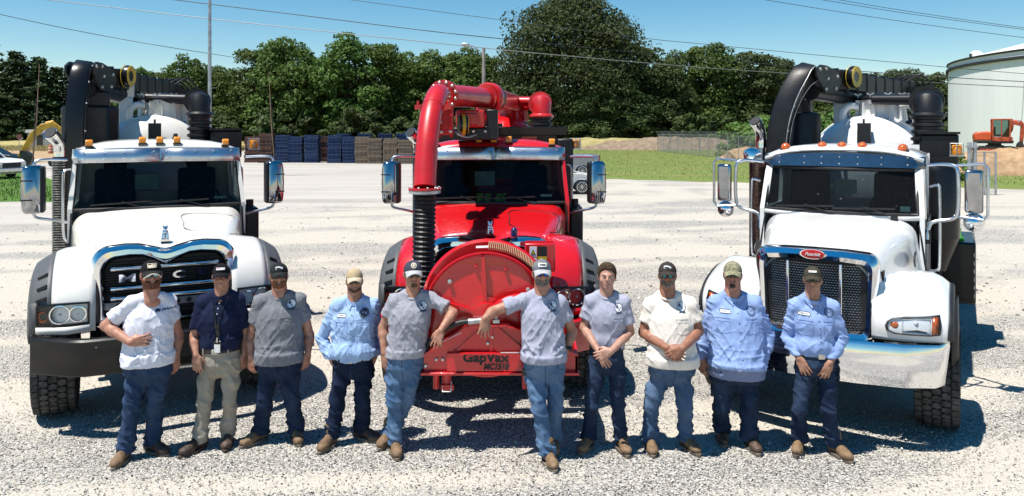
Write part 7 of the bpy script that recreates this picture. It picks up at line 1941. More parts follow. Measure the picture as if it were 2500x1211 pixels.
    # ---- boots
    for a_, ang, bm in ((aL, sp['tL'], sp.get('bootL', sp['boot'])), (aR, sp['tR'], sp['boot'])):
        dr = np.array([math.sin(ang), -math.cos(ang), 0]); sdv = np.array([dr[1], -dr[0], 0])
        B = Field(a_ + np.array([-.32, -.32, -.11]), a_ + np.array([.32, .32, .14]), .0085)
        g_ = np.array([a_[0], a_[1], 0.0])
        M = np.stack([dr, sdv, np.array([0, 0, 1.0])], 1)
        B.add(ell(g_ - dr * .045 + np.array([0, 0, .055]), (.058, .044, .062), M), .02)
        B.add(cap(g_ + np.array([0, 0, .075]), g_ + np.array([0, .004, .19]), .049, .052), .03)
        B.add(ell(g_ + dr * .065 + np.array([0, 0, .062]), (.10, .043, .050), M), .03)
        B.add(ell(g_ + dr * .145 + np.array([0, 0, .046]), (.082, .052, .040), M), .025)
        B.cut(lambda X, Y, Z: (.022 - Z) + 0 * X + 0 * Y)
        V, Q = B.mesh(); N = vnormals(V, Q)
        V = V + N * (ridge(V * 22 + sd, sd) * .0035)[:, None]
        bo = link('boot', np_mesh('boot', V, Q, mats=[bm]), root)
        ol = []
        for k in range(28):
            a = 2 * math.pi * k / 28; u = math.cos(a); w = math.sin(a)
            ln = .230 if u > 0 else .105; wd = .060 if u > 0 else .050
            ol.append(g_ + dr * (.01 + ln * u) + sdv * (w * (wd - .012 * abs(u) + .004)))
        MB().loft([[tuple(p + np.array([0, 0, z_])) for p in ol] for z_ in (-.002, .026)]).build('sole', sp.get('sole', M_sole), bo, bevel=.005)
        lc = MB()
        for k in range(4):
            c = g_ + dr * (.035 + .018 * k) + np.array([0, 0, .122 - .011 * k])
            lc.bar(tuple(c - sdv * .024), tuple(c + sdv * .024 + dr * .008), .005, .006)
        lc.build('laces', mat('laces', (0.16, 0.10, 0.05), 0.8), bo)
    # ---- shirt
    lo = np.minimum.reduce([sL, sR, eL, eR, wL, wR, hc]) - .2; hi = np.maximum.reduce([sL, sR, eL, eR, wL, wR, hc]) + .22
    hem = ztop - .022 if sp.get('tuck') else float(at(0, sp['hem'], Y0 - .1)[2])
    lo[2] = min(lo[2], hem - .05); hi[2] = nk[2] + .12; lo[1] -= .20
    longs = sp.get('long', False); tuck = sp.get('tuck', False)
    def shirt(ease, hemz, sleeves=True, drape=True):
        S = Field(lo, hi, .0088)
        S.add(col.prim(ease, hemz - .02, sc_[2] + L * .10), .03)
        if not tuck and drape:
            c0 = cl(.30); h0 = cl(-.08); zz = [(hemz - .03), cl(.28)[2]]
            rx = max(ww, hw) + ease + .006; ry = max(bd * .97, .125 * gt) + ease
            dc = Column([(zz[0], h0[0], h0[1] - .60 * (bd - .11), rx + .006, ry * 1.0), (zz[1], c0[0], c0[1] - .75 * (bd - .11), (ww + rx) / 2, bd + ease)], yaw)
            S.add(dc.prim(0, hemz - .02, zz[1]), .05)
        if tuck:
            c0 = cl(.30); zt = hemz; h0 = cl(.12); bl = sp.get('blouse', .022)
            S.add(ell((c0[0], c0[1] - .5 * (bd - .11), zt + .075), (ww + bl + ease, bd + bl + ease, .10)), .05)
        for q, s_ in ((-1, sL), (1, sR)):
            S.add(cap(nk + np.array([q * .048, .018, .004]), s_ + np.array([0, .004, .006]), .036, .046 * gt), .05)
            S.add(ell(s_ + np.array([q * -.006, 0, -.010]), (.056 * gt, .066 * gt, .056 * gt)), .04)
        if sleeves:
            for s_, e_, w_, fr in ((sL, eL, wL, sp.get('slL', .55)), (sR, eR, wR, sp.get('slR', .55))):
                if longs:
                    S.add(cap(s_, s_ + (e_ - s_) * .5, .056 * gt, .057 * gt), .035); S.add(cap(s_ + (e_ - s_) * .5, e_, .057 * gt, .052 * gt), .015)
                    m2 = e_ + (w_ - e_) * .4; wt = e_ + (w_ - e_) * .93
                    S.add(cap(e_, m2, .053 * gt, .052 * gt), .012); S.add(cap(m2, wt, .051 * gt, .040), .012)
                else:
                    en = s_ + (e_ - s_) * fr; dd = (e_ - s_) / np.linalg.norm(e_ - s_)
                    f0, l0, h0_ = cap(s_, en + dd * .05, .056 * gt, .071 * gt)
                    S.add(((lambda X, Y, Z, f0=f0, en=en, dd=dd: np.maximum(f0(X, Y, Z), (X - en[0]) * dd[0] + (Y - en[1]) * dd[1] + (Z - en[2]) * dd[2])), l0, h0_), .03)
        S.add(cap(nk + np.array([0, .004, -.018]), nk + np.array([0, -.03, .16]), .060 * gt, .078 * gt), 0, True)
        S.cut(lambda X, Y, Z: (hemz + .004 * np.sin(X * 13 + sd) - Z) + 0 * Y)
        V, Q = S.mesh(); N = vnormals(V, Q)
        x, y, z = V[:, 0] - hc[0], V[:, 1], V[:, 2]
        f = (z - hc[2]) / L
        body_w = np.clip((z - hemz) / .12, .12, 1) * np.clip(1.15 - f, .15, 1.0) * np.clip(1.0 - (np.abs(x) - half) / .06, 0, 1)
        A = sp.get('fold', 1.0)
        d = ridge(np.stack([x * 14 + z * 8, y * 6, z * 3.2 - x * 2 + sd], -1), sd) * .0135 * body_w * A
        d += ridge(np.stack([x * 13 - z * 9 + 7, y * 6, z * 3.5 + x * 2 + sd], -1), sd + 2) * .011 * body_w * A
        d += ridge(np.stack([x * 5, y * 5, z * 16 + sd], -1), sd + 4) * (.010 * np.exp(-((f - .12) / .16) ** 2) if tuck else .005 * np.exp(-((f - .35) / .2) ** 2) * np.clip((z - hemz) / .1, 0, 1)) * A
        d += ridge(np.stack([x * 26, y * 20, z * 12 + sd], -1), sd + 6) * .0035 * A
        arm = np.clip((np.abs(x - (sc_[0] - hc[0])) - half * .95) / .05, 0, 1)
        d += arm * ridge(np.stack([x * 7, y * 7, z * (30 if longs else 14) + x * 14 + sd], -1), sd + 8) * (.010 if longs else .009)
        V2 = V + N * d[:, None]
        return V2, Q
    if 'under' in sp:
        uh = float(at(0, sp['underhem'], Y0 - .1)[2])
        uV, uQ = shirt(-.012, uh, False)
        us = link('undershirt', np_mesh('undershirt', uV, uQ, mats=[sp['under']]), root)
    SV, SQ = shirt(sp.get('ease', .007), hem)
    shn = sp.get('shname', 'shirt')
    sh = link(shn, np_mesh(shn, SV, SQ, mats=[sp['shirt']]), root); sf = Surf(SV, SQ)
    # collar
    cx, cy, cz = nk[0], nk[1], nk[2]
    if sp.get('collar') == 0: pass
    elif not sp.get('collar'):
        P = []
        for k in range(30):
            a = 2 * math.pi * k / 30; r_ = .067 * gt
            P.append((cx + r_ * math.cos(a), cy + .004 + r_ * math.sin(a), cz - .008 + sp.get('nb', 0) + .026 * math.sin(a) - .008 * (math.sin(a) < -.5)))
        MB().tube(P, .0095, 8, loop=True).build('neckband', sp['shirt'], sh, sharp=None)
    elif sp['collar'] is True:
        for q in (-1, 1):
            w0, w1, zz = .018, .080, cz - .012
            mbx = MB()
            top = [(cx + q * (.012 + .066 * t), cz - .050 + .052 * t ** .8) for t in (0, .25, .5, .75, 1)]
            bot = [(cx + q * (.030 + .058 * t), cz - .100 + .082 * t) for t in (0, .25, .5, .75, 1)]
            pr = []
            for (x1, z1), (x2, z2) in zip(top, bot):
                r = []
                for t in (0, .5, 1):
                    x_, z_ = x1 + (x2 - x1) * t, z1 + (z2 - z1) * t
                    h_ = sf.hit(x_, z_, .010)
                    if h_ is None: h_ = Vector((x_, cy - .06, z_))
                    h_.y = min(h_.y, cy - .058 + .10 * max(0, abs(x_ - cx) - .03) / .05 - .012 * t)
                    r.append(tuple(h_))
                pr.append(r)
            mbx.grid(pr).build('collar_flap', sp['shirt'], sh, solid=.006, sharp=None)
        P = []
        for k in range(30):
            a = 2 * math.pi * k / 30; r_ = .073 * gt
            P.append((cx + r_ * math.cos(a), cy + .006 + r_ * math.sin(a), cz - .006 + .040 * math.sin(a)))
        rng = [[(x, y, z - .016) for x, y, z in P], P, [(x * 1.0, y, z + .018) for x, y, z in P]]
        rng = [[p for p in r] for r in rng]
        mbx = MB(); mbx.loft(rng, True, (False, False)); mbx.build('collar_band', sp['shirt'], sh, solid=.006, sharp=None)
        pl = MB(); bt = MB(); zpl = hem + .02 if not sp.get('polo') else cz - .20
        xs0, xs1 = cx, (hc[0] if not sp.get('polo') else cx + (hc[0] - cx) * .3)
        n_ = 14; P = [(xs0 + (xs1 - xs0) * k / n_, cz - .075 + (zpl - cz + .075) * k / n_) for k in range(n_ + 1)]
        for q in (-.017, .017): ribbon(sf, pl, [(x + q, z) for x, z in P], .0035, .0018)
        ribbon(sf, pl, [(x, z) for x, z in P], .030, .0026)
        mk(pl, 'placket', sp['shirt'], sh)
        for k in (range(2, n_, 2) if not sp.get('polo') else (2, 7, 12)):
            h_ = sf.hit(P[k][0], P[k][1], .005)
            if h_ is not None: bt.ball(tuple(h_), (.006, .004, .006), 8, 5)
        mk(bt, 'buttons', sp.get('button', M_thread), sh)
    if sp.get('pockets'):
        for q in sp['pockets']:
            x, z = cx + q * sp.get('pkx', .098), cz - .20; a = MB()
            ribbon(sf, a, [(x - .055, z), (x - .055, z - .115), (x - .03, z - .13), (x + .03, z - .13), (x + .055, z - .115), (x + .055, z)], .005, .0026)
            ribbon(sf, a, [(x - .056, z + .002), (x + .056, z + .002)], .009, .0042); ribbon(sf, a, [(x - .056, z - .026), (x + .056, z - .026)], .003, .003)
            mk(a, 'pocket', sp['shirt'], sh, .0015)
    lx = cx + sp.get('lgx', .105); lz = cz - sp.get('lgz', .125)
    if sp.get('logo'): chest_logo(sf, sh, lx, lz, sp['logo'])
    if sp.get('tagname'): name_tag(sf, sh, cx - .100, cz - .145, sd)
    if sp.get('print'):
        a = MB(); lay(sf, a, gridpolys(lx - .035, lz, .038, .026, 3, 2), .003); mk(a, 'printed_flag', M_thread, sh)
        a = MB()
        for k in range(9): lay(sf, a, [rect(lx - .004 + .0085 * k, lz + (.002 if k % 2 else -.002), .0055, .016)], .003)
        mk(a, 'printed_word', M_thread, sh)
    # ---- belt
    if sp.get('beltm'):
        zB = ztop
        r0 = [col.ring(z_, g_) for z_, g_ in ((zB - .030, .006), (zB - .030, .014), (zB + .008, .014), (zB + .008, .006))]
        be = MB().loft(r0, True, (False, False), loop=True).build('belt', M_belt, root, sharp=40)
        fy = min(p[1] for p in r0[1])
        MB().bx(hc[0] - .030, hc[0] + .030, fy - .008, fy + .004, zB - .034, zB + .012).build('buckle', M_buckle, be, bevel=.004)
        bl = MB()
        for q in (-.105, .105):
            p = min(r0[2], key=lambda p: abs(p[0] - hc[0] - q) + (0 if p[1] < hc[1] else 9)); bl.box((p[0], p[1] - .004, zB - .011), (.013, .008, .05))
        bl.build('belt_loop', sp['legmat'], tr)
    # ---- cap, glasses, hair, beard, mouth (in head space)
    def HMB(): b = MB(); b.M = HM; return b
    kc = sp.get('capm')
    if kc:
        rings = []
        for k in range(9):
            a = math.pi / 2 * k / 8; rr = math.cos(a); zz = .140 + .098 * math.sin(a) ** .92
            rings.append([((.086 * rr) * math.cos(t), .010 + (.108 * rr) * math.sin(t) - .004 * (1 - rr), zz - .012 * math.sin(t) * rr) for t in [2 * math.pi * j / 28 for j in range(28)]])
        co = HMB().loft(rings).build('cap', [kc[0]], root, sharp=70)
        if len(kc) > 2 and kc[2] is not None:       # panels at the back of another colour
            rr = [[(x * 1.012, .010 + (y - .010) * 1.012, z + .001) for x, y, z in r[:15]] for r in rings[:-1]]
            HMB().loft(rr, False).build('back_panel', kc[2], co, sharp=70)
        rows = []
        for i in range(5):
            t = i / 4; row = []
            for j in range(13):
                g_ = -1 + 2 * j / 12
                x = g_ * (.074 - .006 * t); y0 = -.108 * math.sqrt(max(0, 1 - (x / .088) ** 2)) + .012
                y1 = -.178 - .014 * (1 - g_ * g_) + .056 * abs(g_) ** 2.6
                row.append((x, y0 + (y1 - y0) * t, .149 - .026 * g_ * g_ * (0.4 + t) - .024 * t))
            rows.append(row)
        HMB().grid(rows).build('brim', kc[1], co, solid=.006, sharp=None)
        if sp.get('brimedge'): HMB().tube([rows[4][j] for j in range(13)], .005, 6).build('brim_edge', sp['brimedge'], co)
        HMB().ball((0, .008, .239), (.008, .008, .005), 8, 5).build('button', kc[1], co)
        def fr(x, z):     # point on the cap front
            s = max(-1, min(1, (z + .0 - .152) / .098)); rr = math.sqrt(max(0, 1 - s * s)); q = max(-1, min(1, x / (.086 * max(.2, rr))))
            return Vector((x, .010 - .108 * rr * math.sqrt(max(0, 1 - q * q)) - .006, z))
        pt = sp.get('patch')
        if pt:
            kind, pm, w, h, zc = pt
            b = HMB(); n = 8
            b.grid([[fr(-w + 2 * w * j / n, zc - h + 2 * h * i / 4) + Vector((0, -.002, 0)) for j in range(n + 1)] for i in range(5)] if kind != 'disc' else [[fr(w * (i / 4) * math.cos(2 * math.pi * j / 16), zc + h * (i / 4) * math.sin(2 * math.pi * j / 16)) + Vector((0, -.002, 0)) for j in range(17)] for i in range(5)])
            po = b.build('cap_patch', pm, co, sharp=None)
            b = HMB()
            if kind == 'flag':
                for k in range(5): b.bar(fr(-w * .9 + (w if k > 2 else 0) * 1.0, zc - h * .7 + h * .38 * k) + Vector((0, -.0035, 0)), fr(w * .9, zc - h * .7 + h * .38 * k) + Vector((0, -.0035, 0)), .004, .001, up=(0, 1, 0))
                b.bar(fr(-w * .9, zc + h * .42) + Vector((0, -.004, 0)), fr(-w * .2, zc + h * .42) + Vector((0, -.004, 0)), .016, .001, up=(0, 1, 0)); b.build('flag_stripes', M_dark, po)
            elif kind == 'bar':
                b.bar(fr(-w * .9, zc) + Vector((0, -.0035, 0)), fr(-w * .1, zc) + Vector((0, -.0035, 0)), h * 1.2, .001, up=(0, 1, 0)); b.build('patch_band', M_rthread, po)
            elif kind == 'disc':
                S = [fr(w * .55 * math.cos(a) * (1 + .25 * math.cos(5 * a)), zc + h * .55 * math.sin(a)) + Vector((0, -.0035, 0)) for a in [6.283 * k / 20 for k in range(21)]]
                script_mark(b, S, .005); b.build('patch_figure', M_thread, po)
            else:
                S = [fr(-w * .75 + w * 1.5 * k / 10, zc + (h * .5 if k % 2 else -h * .4)) + Vector((0, -.0035, 0)) for k in range(11)]
                script_mark(b, S, .0055); b.build('patch_script', M_dark, po)
        if sp.get('capscript'):
            b = HMB(); S = [fr(-.034 + .0068 * k, .192 + (.008 if k % 2 else -.005) + .006 * math.sin(k * .4)) for k in range(11)]
            script_mark(b, S, .006); script_mark(b, [fr(-.034, .178), fr(.034, .182)], .005); b.build('cap_lettering', M_wthread, co)
    gl = sp.get('glass')
    if gl:
        b = HMB()
        for q in (-1, 1):
            rows = []
            for i in range(5):
                t = i / 4
                rows.append([(q * .033 + .0285 * t * math.copysign(abs(math.cos(a)) ** .75, math.cos(a)), -.1035 + .35 * (t * .0285 * abs(math.cos(a))) * .25 + (.012 * max(0, q * (.0285 * t * math.cos(a)) / .0285) ** 2), .112 + .0195 * t * math.copysign(abs(math.sin(a)) ** .75, math.sin(a))) for a in [6.283 * j / 20 for j in range(21)]])
            b.grid(rows)
        go = b.build('sunglasses', gl, root, sharp=None, solid=.002)
        b = HMB()
        b.tube([(-.062, -.090, .124), (-.04, -.103, .1325), (-.012, -.108, .130), (0, -.109, .126), (.012, -.108, .130), (.04, -.103, .1325), (.062, -.090, .124)], .0042, 6)
        for q in (-1, 1):
            b.tube([(q * .062, -.092, .122), (q * .079, -.05, .121), (q * .084, .0, .120), (q * .082, .02, .112)], .0038, 6)
            b.tube([(q * .062, -.090, .122), (q * .061, -.094, .105), (q * .045, -.102, .094), (q * .02, -.107, .096), (q * .006, -.110, .112)], .0026, 6)
        b.build('glasses_frame', M_dark, go)
    else:
        for q in (-1, 1):
            eo = HMB().ball((q * .031, -.0885, .1105), (.0125, .0065, .0048), 12, 7).build('eye', M_eyew, root)
            HMB().ball((q * .031, -.0940, .1105), (.0048, .0022, .0046), 10, 6).build('iris', M_dark, eo)
            HMB().tube([(q * .016, -.104, .126), (q * .03, -.104, .131), (q * .047, -.093, .127)], [.003, .004, .002], 6).build('eyebrow', sp.get('brow', M_dark), root)
    b = HMB()
    mo = b.tube([(-.021, -.0965, .0485 if sp.get('smile') else .046), (-.01, -.1025, .0455), (0, -.104, .0455), (.01, -.1025, .0455), (.021, -.0965, .0485 if sp.get('smile') else .046)], [.002, .0042, .0048, .0042, .002], 6).build('mouth', M_lip, root, sharp=None)
    if sp.get('smile'): HMB().tube([(-.016, -.1005, .0490), (0, -.1065, .0470), (.016, -.1005, .0490)], [.002, .0036, .002], 6).build('teeth', M_teeth, mo)
    def facial(name, region, off, m, noise):
        G = HF; X, Y, Z = np.meshgrid(*G.ax, indexing='ij')
        nz_ = (vnoise(np.stack([X * 160, Y * 160, Z * 90], -1), sd) - .5) * noise
        F2 = Field(G.lo, [a[-1] for a in G.ax], G.h); F2.D = np.maximum(G.D - (off(X, Y, Z) if callable(off) else off) - nz_, region(X, Y, Z)).astype(np.float32)
        V, Q = F2.mesh()
        V = V @ Rn.T + hpiv
        return link(name, np_mesh(name, V, Q, mats=[m]), root)
    bd_ = sp.get('beard')
    if bd_:
        kind, m, off = bd_
        def reg(X, Y, Z):
            up = Z - (.060 + .42 * (Y + .10)); mouth = .0105 - np.sqrt(((X) / 2.6) ** 2 + (Z - .0465) ** 2) ; mouth = np.where(Y < -.06, mouth, -1)
            r = np.maximum(np.maximum(up, Y - .012), mouth)
            r = np.maximum(r, -.012 - Z)
            if kind == 'goatee': r = np.maximum(r, np.minimum(np.sqrt((X * .85) ** 2 + (Z - .014) ** 2) - .023, np.maximum(np.abs(X) - .027, np.abs(Z - .0585 + X * X * 6) - .0052)))
            if kind == 'strap': r = np.maximum(r, np.minimum(Z - .03 - .8 * (Y + .09), .0))
            return r
        facial('beard', reg, off, m, .008 if off > .005 else .003)
    hm = sp.get('hair')
    if hm:
        kind, m = hm
        if kind == 'short': facial('hair', lambda X, Y, Z: np.maximum(np.clip(.082 - 1.30 * Y + .10 * np.abs(X), .058, .186) - Z, -.9), lambda X, Y, Z: .012 + .012 * np.clip((Z - .17) / .05, 0, 1) * np.clip((-Y + .02) / .08, 0, 1), m, .014)
        else: facial('hair', lambda X, Y, Z: np.maximum(np.maximum(np.clip(.088 - .9 * Y, .058, .20) - Z, Z - .155), -.9), .004, m, .005)
    if 'extra' in sp: sp['extra'](dict(root=root, sf=sf, sh=sh, tr=tr, hc=hc, nk=nk, wL=wL, wR=wR, eR=eR, L=L, hem=hem, HM=HM))
    return root
# ------------------------------------------------------------------ the ten men, left to right; joints are photo pixels (column, row, depth offset)
def denim(name, col, fade): return cloth(name, col, fade, 3.4, bump=0.25, bs=300, stretch=(1.4, 1.4, 0.7))
J_mid = denim('mid_denim', (0.017, 0.035, 0.078), (0.055, 0.09, 0.16))
J_mid2 = denim('washed_denim', (0.038, 0.078, 0.15), (0.11, 0.165, 0.26))
J_light = denim('pale_denim', (0.055, 0.115, 0.22), (0.14, 0.215, 0.33))
J_dark = denim('dark_denim', (0.008, 0.014, 0.034), (0.018, 0.030, 0.062))
J_dark2 = denim('worn_dark_denim', (0.010, 0.019, 0.045), (0.034, 0.055, 0.10))
C_khaki = cloth('khaki_twill', (0.36, 0.325, 0.265), (0.29, 0.255, 0.20), 7)
T_white = cloth('white_jersey', (0.72, 0.72, 0.79), (0.66, 0.66, 0.74), 9)
T_navy = cloth('navy_pique', (0.010, 0.014, 0.040), (0.016, 0.022, 0.055), 20)
T_grey = cloth('dark_grey_jersey', (0.20, 0.205, 0.225), (0.155, 0.16, 0.18), 26)
T_heather = cloth('heather_jersey', (0.34, 0.34, 0.385), (0.27, 0.27, 0.31), 40)
T_lav = cloth('pale_grey_jersey', (0.37, 0.38, 0.47), (0.31, 0.32, 0.40), 30)
T_cream = cloth('cream_jersey', (0.76, 0.70, 0.63), (0.69, 0.63, 0.56), 10)
W_sky = cloth('sky_blue_twill', (0.36, 0.50, 0.74), (0.27, 0.40, 0.64), 12)
W_blue = cloth('work_blue_twill', (0.28, 0.385, 0.66), (0.21, 0.305, 0.55), 10)
U_blue = cloth('dusky_blue_jersey', (0.20, 0.24, 0.38), (0.17, 0.20, 0.32), 20)
K_black = cloth('black_cap_cloth', (0.012, 0.012, 0.014)); K_dk = cloth('charcoal_cap_cloth', (0.022, 0.023, 0.024)); K_tan = cloth('khaki_cap_cloth', (0.48, 0.38, 0.24), (0.38, 0.29, 0.18))
K_tanb = cloth('pale_khaki_cloth', (0.52, 0.45, 0.33)); K_navy = cloth('slate_cap_cloth', (0.055, 0.060, 0.085)); K_brown = cloth('brown_cap_cloth', (0.050, 0.040, 0.036))
K_grey = cloth('grey_cap_cloth', (0.20, 0.20, 0.22), (0.12, 0.12, 0.14), 20); K_lgrey = cloth('pale_grey_cap_cloth', (0.42, 0.42, 0.43)); K_olive = cloth('olive_cap_cloth', (0.060, 0.052, 0.036))
K_camo = mat('camouflage_cloth', (0.40, 0.36, 0.24), 0.9, var=0.2, scale=42, col2=(0.10, 0.105, 0.06), stretch=(1, 1, 1.8), bump=0.2, bscale=260, spec=0.1)
K_rim = cloth('cream_piping', (0.70, 0.60, 0.46))
G_cyan = mat('cyan_mirror_lens', (0.32, 0.55, 0.62), 0.06, 0.85, var=0.15, scale=30); G_blue = mat('blue_mirror_lens', (0.02, 0.08, 0.62), 0.06, 0.8, var=0.1)
G_teal = mat('teal_mirror_lens', (0.03, 0.30, 0.34), 0.06, 0.8, var=0.1); G_dark = mat('black_lens', (0.015, 0.016, 0.018), 0.05, 0.3, var=0.1, coat=1.0)
def hairm(n, c): return mat(n, c, 0.75, var=0.35, scale=70, stretch=(1, 1, 0.35), bump=0.7, bscale=190, spec=0.25)
H_auburn = hairm('auburn_hair', (0.17, 0.065, 0.034)); H_brown = hairm('brown_hair', (0.13, 0.075, 0.042)); H_dark = hairm('dark_hair', (0.060, 0.042, 0.032)); H_red = hairm('red_hair', (0.24, 0.10, 0.048))
H_grey = hairm('grey_hair', (0.17, 0.155, 0.14)); H_lbrown = hairm('light_brown_hair', (0.070, 0.042, 0.022))
S_fair = ('fair', (0.50, 0.295, 0.22)); S_ruddy = ('ruddy', (0.47, 0.245, 0.17)); S_tan = ('tan', (0.44, 0.24, 0.162)); S_dtan = ('deep_tan', (0.33, 0.16, 0.10)); S_brown = ('warm', (0.41, 0.225, 0.148))
dn = (0, -.05, -1)

person(dict(seed=1, label='man in a white T-shirt and jeans, one hand on his hip', Y=6.88, cap=(371, 631), chin=(371, 702), neck=(371, 722), sL=(320, 737), sR=(416, 735), eL=(258, 795, .06), wL=(318, 836, -.17), eR=(434, 818, .04), wR=(431, 866, -.03),
    hL=(338, 912), hR=(388, 912), kL=(322, 990, -.05), kR=(376, 990, .02), aL=(303, 6.80), aR=(371, 6.98), tL=R(4), tR=R(62), tor=(.198, .200, .190, .132, .142), hem=897, slL=.74, slR=.52, arm=1.12, g=1.05,
    handL=((1, -.22, .10), (.1, 1, -.1), 1, .22, .2), handR=(dn, (-.75, .65, 0), -1, .5), skin=S_ruddy, shirt=T_white, shname='t_shirt', legmat=J_mid, boot=M_bootd, bootL=M_boot, fold=1.15,
    capm=(K_black, K_dk), brimedge=K_rim, patch=('flag', K_rim, .036, .019, .193), glass=G_cyan, beard=('full', H_auburn, .012), hair=('side', H_auburn), smile=True, print=True, collar=0, yaw=R(4), hyaw=R(4)))

def lanyard(d):
    sf, sh, hc, nk = d['sf'], d['sh'], d['hc'], d['nk']; m = MB(); zb = nk[2] - .43
    ribbon(sf, m, [(nk[0] - .062, nk[2] - .02), (nk[0] - .050, nk[2] - .10), (nk[0] - .012, nk[2] - .24), (nk[0] + .004, zb)], .014, .010)
    ribbon(sf, m, [(nk[0] + .060, nk[2] - .03), (nk[0] + .045, nk[2] - .11), (nk[0] + .012, nk[2] - .24), (nk[0] + .006, zb)], .014, .010)
    lo = mk(m, 'lanyard', M_dark, d['root']); p = sf.hit(nk[0] + .006, zb - .05, .012)
    MB().box((p.x, p.y - .004, p.z + .068), (.014, .010, .045)).build('badge_clip', M_buckle, lo)
    b = MB().box(tuple(p), (.068, .006, .112)).build('badge_holder', M_dark, lo, bevel=.003)
    MB().box((p.x, p.y - .005, p.z - .012), (.054, .004, .076)).build('badge_card', M_label, lo)
person(dict(seed=2, label='man in a navy polo shirt and khaki trousers with a badge on a lanyard', Y=7.06, cap=(540, 641), chin=(541, 702), neck=(542, 713), sL=(492, 735), sR=(586, 731), eL=(474, 822, .03), wL=(478, 868, -.10), eR=(601, 818, .04), wR=(597, 860, -.02),
    hL=(510, 892), hR=(566, 890), kL=(499, 976, -.03), kR=(560, 974, -.02), aL=(486, 7.03), aR=(557, 7.17), tL=R(-24), tR=R(14), tor=(.184, .164, .166, .112, .116), hem=846, belt=847, tuck=True, blouse=.008, slL=.74, slR=.74, arm=1.0, g=.98, hs=.95,
    handL=((.12, -.10, -1), (.35, .95, 0), 1, .35), handR=(dn, (-.6, .8, 0), -1, .4), skin=S_tan, shirt=T_navy, shname='polo_shirt', legmat=C_khaki, seam=C_khaki, boot=M_bootd, sole=M_bootd, collar=True, polo=True, button=M_wthread, beltm=True, leg=.90,
    capm=(K_black, K_black), patch=('bar', M_patch, .040, .011, .190), hair=('side', H_dark), brow=H_dark, hyaw=R(-6), extra=lanyard))

person(dict(seed=3, label='bearded man in a dark grey T-shirt with arms hanging at his sides', Y=7.19, cap=(681, 638), chin=(682, 701), neck=(683, 717), sL=(632, 734), sR=(734, 731), eL=(613, 826, .03), wL=(613, 869, -.07), eR=(755, 818, .04), wR=(752, 860, -.04),
    hL=(657, 903), hR=(707, 903), kL=(645, 980, -.03), kR=(713, 978, -.02), aL=(634, 7.22), aR=(723, 7.27), tL=R(-30), tR=R(24), tor=(.208, .206, .196, .140, .166), hem=887, slL=.58, slR=.56, arm=1.08, g=1.06, leg=1.02,
    handL=(dn, (.65, .75, 0), 1, .75), handR=((-.12, -.05, -1), (-.7, .7, 0), -1, .55), skin=S_ruddy, shirt=T_grey, shname='t_shirt', legmat=J_dark2, boot=M_boot, fold=1.0, logo='tee', lgx=.125, lgz=.085, pockets=(1,), pkx=.10,
    capm=(K_dk, K_dk), capscript=True, glass=G_dark, beard=('full', H_red, .009), hair=('side', H_red), smile=True))

person(dict(seed=4, label='man in a sky blue work shirt and khaki cap, both hands in his pockets', Y=7.18, cap=(865, 652), chin=(866, 712), neck=(866, 727), sL=(822, 744), sR=(912, 744), eL=(784, 826, .10), wL=(809, 874, -.03), eR=(927, 830, .10), wR=(913, 874, -.03),
    hL=(836, 897), hR=(889, 897), kL=(823, 980, -.03), kR=(883, 980, -.01), aL=(808, 7.12), aR=(884, 7.28), tL=R(-16), tR=R(58), tor=(.200, .192, .174, .128, .140), hem=868, belt=866, tuck=True, blouse=.028, long=True, arm=1.05, g=1.03,
    handL=((.55, -.05, -.8), (.3, .9, .2), 1, .2), handR=((-.55, -.05, -.8), (-.3, .9, .2), -1, .2), skin=S_brown, shirt=W_sky, shname='work_shirt', legmat=J_dark, boot=M_bootd, bootL=M_boot, collar=True, pockets=(-1, 1), tagname=True, logo='dark', beltm=True, fold=1.1,
    capm=(K_tan, K_tanb), glass=G_dark, beard=('strap', H_brown, .006), hair=('side', H_brown)))

person(dict(seed=5, label='man in a heather grey T-shirt leaning one forearm on the reel frame', Y=7.02, cap=(1008, 632), chin=(1009, 699), neck=(1009, 716), sL=(958, 733), sR=(1056, 728), eL=(935, 800, .03), wL=(938, 861, -.05), eR=(1107, 764, -.06), wR=(1076, 806, -.20),
    hL=(965, 900), hR=(1008, 898), kL=(962, 982, -.05), kR=(992, 976, .04), aL=(965, 6.99), aR=(950, 7.20), tL=R(14), tR=R(-16), tor=(.192, .168, .166, .125, .130), hem=875, slL=.56, slR=.66, arm=1.02, g=1.0, leg=.98,
    handL=((.12, -.1, -1), (.45, .9, 0), 1, .25), handR=((-.30, -.25, -1), (.1, .9, -.4), -1, .28, .25), skin=S_tan, shirt=T_heather, shname='t_shirt', legmat=J_light, boot=M_boot, logo='tee', lgx=.10, lgz=.10, fold=1.3, yaw=R(-5),
    capm=(K_navy, K_lgrey), patch=('disc', K_rim, .026, .026, .195), glass=G_dark, beard=('goatee', H_brown, .005), hair=('side', H_lbrown), hyaw=R(4)))

